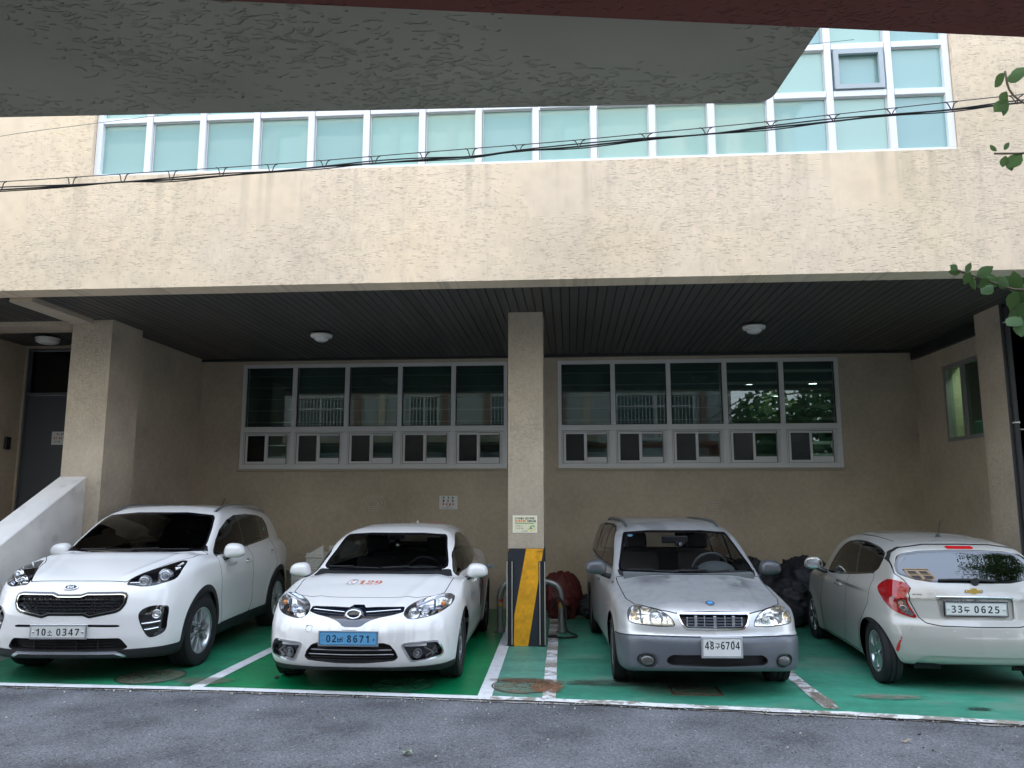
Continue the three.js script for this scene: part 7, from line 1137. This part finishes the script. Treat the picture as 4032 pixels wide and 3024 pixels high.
// manhole covers
function manhole(x, z, r, seed, base, lineC, label) {
  const o = thing('manhole_cover', label, 'manhole cover', [x, 0.001, z], seed);
  const rough = texture(256, 256, (u, v, q) => { const k = tfbm(u + seed * 0.1, v, 6, 4), m = sstep(0.42, 0.6, k); for (let i = 0; i < 3; i++) q[i] = lerp(base[0][i], base[1][i], m) * (0.85 + 0.3 * tfbm(u, v, 30, 2)); }, true);
  const mt = std(0xffffff, { map: rep(rough, 0.7), roughness: 0.7, bumpMap: rep(grainTex, 0.2), bumpScale: 0.004 }), ln = std(lineC, { roughness: 0.8 });
  part('frame_ring', new THREE.RingGeometry(r * 0.94, r, 56).rotateX(-Math.PI / 2).translate(0, 0.004, 0), ln, o); part('cover_plate', new THREE.CircleGeometry(r * 0.925, 56).rotateX(-Math.PI / 2).translate(0, 0.0045, 0), mt, o);
  const ribs = [], q = rng(seed * 7 + 1); for (let k = 0; k < 8; k++) for (const [a, b] of [[0.30, 0.55], [0.62, 0.86]]) { const t = k * 0.785 + (a > 0.5 ? 0.39 : 0) + q() * 0.1; ribs.push(new THREE.BoxGeometry((b - a) * r, 0.006, 0.022).translate((a + b) / 2 * r, 0.0075, 0).rotateY(t)); } for (let k = 0; k < 22; k++) { const t = q() * 6.28, d = (0.2 + 0.65 * q()) * r; ribs.push(new THREE.BoxGeometry(0.03 + 0.05 * q(), 0.005, 0.014).rotateY(q() * 3).translate(Math.cos(t) * d, 0.007, Math.sin(t) * d)); }
  part('cast_ribs', merge(ribs), std(0xffffff, { map: rep(rough, 0.5), roughness: 0.65 }), o); part('centre_ring', new THREE.TorusGeometry(r * 0.28, 0.006, 6, 36).rotateX(Math.PI / 2).translate(0, 0.006, 0), ln, o);
}
manhole(-4.12, -7.585, 0.325, 1, [[0.30, 0.44, 0.36], [0.40, 0.41, 0.33]], [0.05, 0.06, 0.045], 'round cast manhole cover with flaking green paint under the white sport utility vehicle');
manhole(-1.60, -7.44, 0.30, 2, [[0.04, 0.33, 0.20], [0.06, 0.42, 0.26]], [0.012, 0.08, 0.045], 'round manhole cover painted glossy green below the white saloon');
manhole(-0.47, -7.475, 0.285, 3, [[0.36, 0.50, 0.43], [0.46, 0.44, 0.37]], [0.11, 0.075, 0.05], 'rusty round manhole cover in front of the middle pillar');
{
  const o = thing('floor_hatch', 'square cracked floor hatch with rust edge in front of the silver minivan', 'hatch', [1.11, 0.001, -7.42], 0.02);
  const rough = texture(256, 256, (u, v, q) => { const k = tfbm(u, v, 8, 4), c = [[0.36, 0.52, 0.44], [0.45, 0.48, 0.39], [0.45, 0.33, 0.25]]; const m = sstep(0.4, 0.6, k), e = sstep(0.66, 0.8, tfbm(v, u, 5, 3)); for (let i = 0; i < 3; i++) q[i] = lerp(lerp(c[0][i], c[1][i], m), c[2][i], e); }, true);
  part('hatch_plate', rbox(-0.20, -0.01, -0.15, 0.20, 0.008, 0.15, 0.003), std(0xffffff, { map: rep(rough, 0.5), roughness: 0.85, bumpMap: rep(grainTex, 0.2), bumpScale: 0.006 }), o); part('hatch_frame', merge([box(-0.225, 0, 0.152, 0.225, 0.006, 0.172), box(-0.225, 0, -0.172, 0.225, 0.006, -0.152), box(-0.225, 0, -0.151, -0.203, 0.006, 0.151), box(0.203, 0, -0.151, 0.225, 0.006, 0.151)]), std([0.14, 0.07, 0.045], { roughness: 0.9 }), o);
}
// rust run-off and oil soaked into the floor round the covers
{
  const stain = (name, x, z, w, d, colr, seed, a) => { const t = texture(256, 128, (u, v, o) => { const e = 1 - sstep(0.45, 1, Math.hypot((u - 0.5) * 2, (v - 0.5) * 2)), n = fbm(u * 4, v * 3, 3, 5, seed); o[0] = colr[0]; o[1] = colr[1]; o[2] = colr[2]; o[3] = a * sstep(0.34, 0.86, n * 0.7 + e * 0.5 - 0.12) * sstep(0, 0.35, e); }, true); t.wrapS = t.wrapT = THREE.ClampToEdgeWrapping; struct(name, new THREE.PlaneGeometry(w, d).rotateX(-Math.PI / 2), std(0xffffff, { map: t, transparent: true, roughness: 0.8 }), [x, 0.0125, z]); };
  stain('rust_stain', -0.23, -7.46, 0.42, 0.75, [0.52, 0.36, 0.25], 3, 0.9); stain('rust_stain', -0.45, -7.66, 0.95, 0.26, [0.42, 0.31, 0.22], 5, 0.75); stain('oil_stain', 0.30, -7.62, 1.2, 0.34, [0.22, 0.20, 0.15], 7, 0.6); stain('oil_stain', 0.95, -7.70, 1.5, 0.7, [0.12, 0.14, 0.11], 11, 0.5); stain('dirt_stain', -3.5, -7.42, 0.8, 0.4, [0.42, 0.40, 0.34], 15, 0.55); stain('dirt_stain', 2.75, -7.3, 0.9, 0.25, [0.52, 0.50, 0.44], 17, 0.7); stain('oil_stain', 3.35, -6.95, 0.28, 0.10, [0.04, 0.10, 0.07], 19, 0.95); stain('dirt_stain', 2.15, -7.12, 0.22, 0.8, [0.47, 0.43, 0.37], 23, 0.8);
}
// two leaves on the road
{ const leafG = (w, l, c) => { const g = new THREE.PlaneGeometry(w, l, 6, 8), p = g.attributes.position; for (let i = 0; i < p.count; i++) { const t = p.getY(i) / l + 0.5, k = Math.sin(Math.PI * clamp(t, 0.02, 0.98)); p.setX(i, p.getX(i) * k); p.setZ(i, 0.6 * w * c * (Math.abs(p.getX(i)) / w) + 0.01 * Math.sin(t * 7)); } g.rotateX(-Math.PI / 2); g.computeVertexNormals(); return g; };
  const a = single('fallen_leaf', leafG(0.05, 0.085, 0.8), std([0.30, 0.36, 0.22], { side: THREE.DoubleSide }), 'curled pale green leaf lying on the asphalt before the saloon', 'leaf', [-1.136, 0.008, -5.52]); a.rotation.y = 1.2;
  const b = single('fallen_leaf', leafG(0.028, 0.085, 0.5), std([0.46, 0.34, 0.22], { side: THREE.DoubleSide }), 'dry tan leaf lying on the asphalt before the hatchback', 'leaf', [2.40, 0.004, -6.06]); b.rotation.y = 1.45; }
{ const o = single('small_stone', new THREE.DodecahedronGeometry(0.022, 1).scale(1.2, 0.7, 1), std([0.05, 0.05, 0.05]), 'small dark stone on the green floor left of the saloon', 'stone', [-2.86, 0.012, -7.6]); }
// grit and leaf crumbs gathered along the edge of the asphalt
{
  const r = rng(91), n = 520, g = new THREE.InstancedMesh(new THREE.DodecahedronGeometry(0.006, 0), std([0.24, 0.225, 0.20], { roughness: 0.9 }), n), d = new THREE.Object3D(), c = new THREE.Color();
  for (let i = 0; i < n; i++) { const x = lerp(-5.6, 3.9, r()), far = r() < 0.25; d.position.set(x, far ? -0.008 : 0.004, edgeZ(x) + (far ? 0.1 + 2.2 * r() * r() : 0.02 + 0.10 * (r() - 0.3))); d.scale.set(0.5 + 1.3 * r(), 0.4 + 0.7 * r(), 0.5 + 1.3 * r()); d.rotation.set(r() * 3, r() * 6, r() * 3); d.updateMatrix(); g.setMatrixAt(i, d.matrix); g.setColorAt(i, c.setRGB(...(r() < 0.3 ? [2.2, 2.1, 1.9] : r() < 0.5 ? [0.35, 0.33, 0.3] : [1, 0.95, 0.85]))); }
  g.name = 'road_grit'; g.userData.kind = 'stuff'; tag(shade(g), 'loose grit scattered along the painted edge of the asphalt', 'grit'); scene.add(g);
}
// ---------- overhead cable along the front ----------
{
  const o = thing('overhead_cable', 'bundle of black cables hung from a thin messenger wire across the building', 'cable', [-0.6, 4.4, -6.0]);
  const C = [[-4.9, 4.377], [-4.259, 4.395], [-3.795, 4.413], [-3.364, 4.42], [-2.925, 4.439], [-2.495, 4.462], [-2.036, 4.492], [-1.609, 4.507], [-1.19, 4.525], [-0.794, 4.54], [-0.397, 4.571], [0.099, 4.595], [0.646, 4.638], [1.132, 4.664], [1.649, 4.701], [2.143, 4.737], [2.597, 4.775], [3.063, 4.80], [3.56, 4.835]];
  const X = (x) => x + 0.6, Y = (y) => y - 4.4, Wy = along([[-7.5, 4.40], [-4.907, 4.449], [-2.498, 4.528], [0.099, 4.652], [1.652, 4.756], [3.068, 4.867], [3.625, 4.902], [8, 5.24]]);
  const black = std([0.010, 0.010, 0.012], { roughness: 0.5 }), r = rng(2);
  const ext = [[-7.5, 4.33], ...C, [5.2, 4.94], [8, 5.16]];
  part('cable', tube(ext.map(([x, y]) => [X(x), Y(y), 0]), 0.0072, 160, 7), black, o); part('cable', tube(ext.map(([x, y], i) => [X(x), Y(y) + 0.008 + 0.012 * Math.sin(i * 1.7), 0.008]), 0.0055, 160, 6), black, o); part('cable', tube(ext.map(([x, y], i) => [X(x), Y(y) - 0.005 + 0.010 * Math.cos(i * 2.3), -0.008]), 0.0048, 160, 6), black, o);
  part('messenger_wire', tube([-7.5, -5, -3.7, -2.5, -1.2, 0, 0.8, 1.65, 2.4, 3.07, 5, 8].map((x) => [X(x), Y(Wy(x)), 0]), 0.0042, 80, 5), std([0.07, 0.07, 0.07], { metalness: 0.5, roughness: 0.5 }), o);
  for (const [x, y] of C) { const t = Wy(x); part('cable_hanger', merge([tube([[X(x) - 0.05, Y(t) + 0.002, 0], [X(x) - 0.03, Y(t) - 0.008, 0], [X(x) - 0.012, Y(y) + 0.015, 0.006], [X(x), Y(y) - 0.012, 0.010], [X(x) + 0.012, Y(y) + 0.012, -0.004], [X(x) + 0.03, Y(t) - 0.012, 0], [X(x) + 0.055, Y(t) + 0.002, 0]], 0.0046, 22, 5)]), black, o); }
}
single('thin_wire', tube([[-2, 5.28, 0], [0, 5.60, 0], [1, 5.70, 0], [1.6, 5.755, 0], [4, 5.95, 0], [9, 6.3, 0]].map(([x, y, z]) => [x, y - 5.6, z]), 0.003, 40, 4), std([0.12, 0.12, 0.12]), 'single thin wire running up to the left end of the window band', 'wire', [-6.1, 5.6, -7.4]);

// ---------- the building behind the camera, with the canopy overhead ----------
{
  const o = thing('canopy_building', 'building across the alley with grey stucco canopy and red brown beam overhead', 'building', [-3, 0, 2.8]);
  const off = o.position.clone().negate(), ap = (n, g, m) => { const p = part(n, g, m, o); p.position.copy(off); return p; };
  const greyTex = texture(512, 512, (u, v, q) => { const k = 0.73 + 0.12 * (tfbm(u, v, 5, 5) - 0.5); q[0] = k * 1.03; q[1] = k * 1.01; q[2] = k * 0.90; }, true);
  const grey = std(0xffffff, { map: rep(greyTex, 2.2), bumpMap: rep(roughBump, 2.4), bumpScale: 0.016, roughness: 0.92 }), brown = std([0.25, 0.082, 0.062], { bumpMap: rep(roughBump, 2.2, 2.2, 0.4, 0.2), bumpScale: 0.010, roughness: 0.9 });
  const cream = std([0.52, 0.48, 0.40], { roughness: 0.9, bumpMap: rep(stuccoBump, 3), bumpScale: 0.005 }), wall = std([0.36, 0.40, 0.41], { roughness: 0.85 }), bar = phys([0.72, 0.74, 0.75], { roughness: 0.4 });
  const shape = new THREE.Shape(); [[-16, -2.6], [-16, 2.70], [-2.34, 2.82], [0.752, 2.932]].forEach(([x, z], i) => shape[i ? 'lineTo' : 'moveTo'](x, z)); shape.quadraticCurveTo(0.80, 2.93, 0.812, 2.872); shape.lineTo(0.92, 1.6); shape.lineTo(1.3, -2.6);
  const cs = new THREE.ExtrudeGeometry(shape, { depth: 0.16, bevelEnabled: false }); cs.rotateX(-Math.PI / 2); cs.translate(0, 3.3, 0); ap('canopy_slab', cs, grey);
  // a smoother trowelled strip across the soffit
  const bm = new THREE.Shape(); const a = [-3.5, 1.57], b = [4.2, 2.72], w = 0.42; [[a[0], a[1]], [b[0], b[1]], [b[0] + 0.06, b[1] - w], [a[0] + 0.06, a[1] - w]].forEach(([x, z], i) => bm[i ? 'lineTo' : 'moveTo'](x, z)); const bg = new THREE.ExtrudeGeometry(bm, { depth: 0.145, bevelEnabled: false }); bg.rotateX(-Math.PI / 2); bg.translate(0, 3.15, 0); ap('canopy_beam', bg, brown);
  ap('canopy_post', box(4.0, 0, -2.55, 4.3, 3.14, -2.28), brown);
  // front wall with barred windows on the upper floor
  const wins = [[-10.4, -8.05], [-5.9, -4.75], [-2.9, -0.9], [1.65, 4.5]];
  ap('front_wall', slab(rect(-40, 0, 5.75, 11.5), wins.map(([p, q]) => rect(p, 3.75, q, 5.45)), 2.8, 3.05), wall); ap('upper_wall', box(2.7, 6.2, 2.74, 5.7, 11.5, 2.798), std([0.50, 0.43, 0.35], { roughness: 0.9 }));
  ap('roof_edge', box(-40.2, 11.5, 2.6, 5.95, 11.8, 9), cream); ap('end_wall', box(5.5, 0, 3.06, 5.75, 11.5, 9), cream);
  const dusty = std([0.24, 0.145, 0.125], { roughness: 0.9 }); for (const x of [-7.9, -4.65, -3.1, -0.35, 4.65]) ap('pilaster', box(x, 0, 2.70, x + 0.22, 11.49, 2.799), dusty);
  for (const x of [-7.0, 0.5, 5.45]) ap('cream_strip', box(x, 0, 2.72, x + 0.25, 11.49, 2.799), cream);
  for (const y of [6.9, 9.4]) for (const x of [3.5, 4.9]) { const w = ap('window', box(x - 0.5, y, 2.68, x + 0.5, y + 1.6, 2.739), std([0.22, 0.12, 0.10])); part('pane', box(x - 0.42, y + 0.08, 2.665, x + 0.42, y + 1.5, 2.679), phys([0.03, 0.04, 0.05], { roughness: 0.08, clearcoat: 1 }), w); }
  for (const [p, q] of wins) {
    const g = new THREE.Group(); g.name = 'barred_window'; g.position.copy(off); o.add(g);
    part('window_frame', merge([box(p, 3.752, 2.86, q, 3.83, 2.95), box(p, 5.37, 2.86, q, 5.448, 2.95), box(p, 3.831, 2.86, p + 0.07, 5.369, 2.95), box(q - 0.07, 3.831, 2.86, q, 5.369, 2.95), box((p + q) / 2 - 0.04, 3.831, 2.86, (p + q) / 2 + 0.04, 5.369, 2.95)]), M.frameWhite, g);
    part('pane', box(p + 0.071, 3.832, 2.90, q - 0.071, 5.368, 2.91), phys([0.04, 0.07, 0.085], { roughness: 0.08, clearcoat: 1 }), g);
    for (let x = p + 0.06; x < q - 0.02; x += 0.128) part('window_bar', rod([x, 3.70, 2.74], [x, 5.50, 2.74], 0.014, 6), bar, g);
    part('bar_rail', merge([box(p, 4.92, 2.73, q, 4.96, 2.75), box(p, 3.86, 2.73, q, 3.90, 2.75)]), bar, g);
  }
}
// ---------- five storey tower at the end of the building across, seen in the hatchback's rear window ----------
{
  const o = thing('apartment_tower', 'beige five storey stair tower rising at the end of the canopy building', 'building', [4.2, 0, 5.6]);
  const wallM = std([0.50, 0.43, 0.35], { roughness: 0.9 }), glassM = phys([0.03, 0.04, 0.05], { roughness: 0.08, clearcoat: 1 }), redM = std([0.22, 0.12, 0.10], { roughness: 0.8 });
  part('wall', box(-1.5, 11.82, -2.2, 1.5, 17.6, 3.2), wallM, o); part('roof', box(-1.65, 17.6, -2.35, 1.65, 18.0, 3.35), wallM, o);
  for (const y of [12.4, 15.1]) for (const x of [-0.7, 0.7]) { const w = part('window', box(x - 0.5, y, -2.26, x + 0.5, y + 1.6, -2.201), redM, o); part('pane', box(x - 0.42, y + 0.08, -2.275, x - 0.02, y + 1.5, -2.262), glassM, w); part('pane', box(x + 0.02, y + 0.08, -2.275, x + 0.42, y + 1.5, -2.262), glassM, w); part('sill', box(x - 0.58, y - 0.12, -2.4, x + 0.58, y - 0.01, -2.202), wallM, w); }
  for (const y of [12.4, 15.1]) for (const z of [-1.0, 1.2]) { const w = part('window', box(1.501, y, z - 0.55, 1.56, y + 1.6, z + 0.55), redM, o); part('pane', box(1.562, y + 0.08, z - 0.47, 1.575, y + 1.5, z + 0.47), glassM, w); }
}
// leaves: small curved blades
function leafGeo(l, w) { const g = new THREE.PlaneGeometry(w, l, 2, 4), p = g.attributes.position; for (let i = 0; i < p.count; i++) { const t = p.getY(i) / l + 0.5, k = Math.pow(Math.sin(Math.PI * clamp(t, 0.03, 0.985)), 0.75) * (1.15 - 0.35 * t); p.setX(i, p.getX(i) * k); p.setZ(i, -0.25 * Math.abs(p.getX(i)) - 0.10 * l * t * t); p.setY(i, t * l); } g.computeVertexNormals(); return g; }
const leafMats = [[0.085, 0.165, 0.045], [0.13, 0.23, 0.095], [0.065, 0.135, 0.05]].map((c) => phys(c, { transmission: 0.35, thickness: 0, roughness: 0.9, side: THREE.DoubleSide, specularIntensity: 0.6 }));
const barkM = std([0.085, 0.068, 0.055], { roughness: 0.95, bumpMap: rep(grainTex, 0.3), bumpScale: 0.01 });
function crown(tree, leaves, mat) {      // one part: all leaves of one tone in the crown
  const G = leafGeo(0.078, 0.054), m = new THREE.InstancedMesh(G, mat, leaves.length), d = new THREE.Object3D(); leaves.forEach(([p, q, s], i) => { d.position.copy(p); d.quaternion.copy(q); d.scale.setScalar(s); d.updateMatrix(); m.setMatrixAt(i, d.matrix); }); m.name = 'crown'; m.userData.kind = 'stuff'; shade(m); tree.add(m);
}
{
  const TX = 8.2, TZ = -4.0, tr = thing('shade_tree', 'leafy broadleaf tree whose branch tips reach in beside the building', 'tree', [TX, 0, TZ]);
  const r = rng(77), sets = [[], [], []], P = (x, y, z) => V(x - TX, y, z - TZ);
  part('trunk', tube([[0, 0, 0], [0.05, 1.4, 0.04], [-0.06, 3.0, 0.1], [0.02, 4.8, 0.05], [0.1, 7.2, 0]], 0.15, 24, 10), barkM, tr);
  const clump = (c, n, rad, sc = 1) => { for (let i = 0; i < n; i++) { const u = V(r() - 0.5, r() - 0.5, r() - 0.5).multiplyScalar(2 * rad); u.y *= 0.7; const e = new THREE.Euler((r() - 0.5) * 1.8 + 1.9, r() * 6.28, (r() - 0.5) * 1.2); sets[Math.floor(r() * 3)].push([c.clone().add(u), new THREE.Quaternion().setFromEuler(e), (0.9 + 0.7 * r()) * sc]); } };
  const limb = (pts, rad, n, cr) => { const c = new THREE.CatmullRomCurve3(pts); part('branch', new THREE.TubeGeometry(c, 16, rad, 6), barkM, tr); for (let k = 2; k <= 10; k++) clump(c.getPoint(k / 10), n, cr * (0.5 + 0.5 * Math.sin(k * 1.3) ** 2)); };
  for (let k = 0; k < 40; k++) { const a = k * 2.4, h = 4.0 + 4.6 * ((k * 0.37) % 1), L = (1.4 + 1.3 * r()) * (h > 7 ? 0.7 : 1), s = P(TX, h * 0.88, TZ), e = P(TX + Math.cos(a) * L, h + 0.5 + 0.5 * r(), TZ + Math.sin(a) * L); limb([s, s.clone().lerp(e, 0.5).add(V(0, 0.2, 0)), e], 0.03, 34, 0.62); }
  limb([P(TX, 4.6, TZ), P(5.6, 4.5, -2.9), P(4.3, 3.9, -2.6), P(3.4, 3.25, -2.45)], 0.022, 6, 0.25); limb([P(TX, 4.8, TZ), P(5.2, 4.6, -2.7), P(3.4, 3.5, -2.6), P(2.6, 3.03, -2.7)], 0.02, 3, 0.2);
  // branch tips that come into view
  const tip = (pts, at) => { const c = new THREE.CatmullRomCurve3(pts.map((q) => P(...q))); part('twig', new THREE.TubeGeometry(c, 40, 0.0045, 6), std([0.20, 0.16, 0.11]), tr); for (const [t, dx, dy, rz, s, tone] of at) { const p = c.getPoint(t), e = new THREE.Euler(0.25 * (r() - 0.5) + (tone === 1 ? 0.5 : 0.1), (r() - 0.5) * 1.2, rz, 'ZYX'); sets[tone].push([p.add(V(dx, dy, (r() - 0.5) * 0.05)), new THREE.Quaternion().setFromEuler(e), s]); } };
  tip([[3.4, 3.2, -2.4], [2.4, 2.72, -2.8], [1.95, 2.60, -2.95], [1.74, 2.53, -3.0], [1.60, 2.575, -3.0], [1.50, 2.615, -3.0]], [[1, 0, 0, 0.9, 0.5, 1], [0.97, 0, 0, 1.5, 0.55, 0], [0.95, 0.01, 0, -0.3, 0.5, 1], [0.92, 0, 0, 2.6, 0.7, 0], [0.88, 0, 0, 3.3, 0.7, 0], [0.86, 0, 0, -1.0, 0.8, 1], [0.83, 0, 0, -1.6, 0.6, 0], [0.79, 0, 0, 2.2, 0.7, 0], [0.74, 0, 0, 2.3, 0.9, 1], [0.72, 0, 0, 0.4, 0.8, 0], [0.70, 0, 0, -0.8, 0.9, 2], [0.68, 0.02, -0.02, 2.8, 1.0, 0], [0.67, 0, 0.0, 0.9, 0.9, 1], [0.65, 0, -0.02, -2.2, 1.0, 0], [0.63, 0, -0.03, 3.1, 1.0, 1], [0.62, 0, 0, 0.2, 1.0, 0], [0.6, 0.0, -0.05, 2.6, 1.1, 0], [0.59, 0, -0.06, -2.6, 1.0, 1], [0.57, 0, 0, 1.2, 1.1, 0], [0.55, 0, -0.05, 2.9, 1.0, 2], [0.53, 0, -0.08, -2.9, 1.0, 0]]);
  tip([[2.1, 2.75, -3.0], [1.80, 2.50, -3.02], [1.72, 2.44, -3.0], [1.69, 2.40, -2.98]], [[0.6, 0, 0, 2.0, 1.0, 1], [0.7, 0, 0, -2.4, 1.0, 0], [0.8, 0, 0, 2.4, 1.1, 1], [0.88, 0, 0, -1.9, 0.9, 0], [0.95, 0, 0, 3.1, 0.9, 1], [0.5, 0, 0, 0.6, 1.0, 0], [0.42, 0, 0, -1.2, 1.1, 1]]);
  tip([[2.6, 3.0, -2.7], [2.0, 3.18, -2.95], [1.80, 3.30, -3.0], [1.76, 3.35, -3.0], [1.75, 3.43, -3.0]], [[0.95, -0.01, 0, 2.5, 0.9, 0], [0.92, 0.01, 0, -1.4, 0.8, 1], [0.88, 0, 0, -1.2, 0.9, 1], [0.84, 0, -0.03, 2.6, 0.75, 0], [0.8, 0, -0.05, 2.3, 1.0, 0], [0.72, 0, -0.02, 2.9, 0.9, 2]]);
  tip([[2.6, 3.05, -2.7], [2.0, 3.10, -2.95], [1.82, 3.085, -3.0], [1.68, 3.085, -3.0]], [[0.98, 0, 0.01, 0.6, 0.45, 0], [0.92, 0, 0.01, -0.4, 0.4, 1], [0.9, 0, -0.01, 2.8, 0.6, 0], [0.84, 0, -0.02, 3.3, 0.55, 2], [0.76, 0, 0, 2.4, 1.1, 0], [0.7, 0, 0.02, -2.0, 1.1, 0]]);
  sets.forEach((s, i) => crown(tr, s, leafMats[i]));
}
// trees along the road beyond the canopy building
{
  const r = rng(5), base = thing('roadside_tree', 'dense round roadside tree in the row beyond the canopy building', 'tree', [9.5, 0, 3.2], 0, 'roadside trees in a row'); const sets = [[], [], []];
  part('trunk', tube([[0, 0, 0], [0.05, 1.5, 0.03], [0, 3.4, 0]], 0.12, 12, 8), barkM, base);
  for (let i = 0; i < 3600; i++) { const u = V(r() - 0.5, r() - 0.5, r() - 0.5).normalize().multiplyScalar(Math.pow(r(), 0.45)), y = 3.5 + u.y * 2.9, q = new THREE.Quaternion().setFromEuler(new THREE.Euler(r() * 3, r() * 6.28, r() * 3)); const f = 1 + 0.25 * (fbm(u.x * 2 + 5, u.z * 2 + u.y, 2, 2) - 0.5); sets[i % 3].push([V(u.x * 1.9 * f, y, u.z * 1.9 * f), q, 2.6 + 1.2 * r()]); }
  sets.forEach((s, i) => crown(base, s, leafMats[i]));
  for (const [x, z, k] of [[7.6, 5.2, 0.92], [13.0, 1.2, 1.0], [16.0, -2.2, 0.9]]) { const c = base.clone(); c.name = numbered('roadside_tree'); c.position.set(x, 0, z); c.scale.setScalar(k); c.rotation.y = x; scene.add(c); }
}
renderer.render(scene, camera);
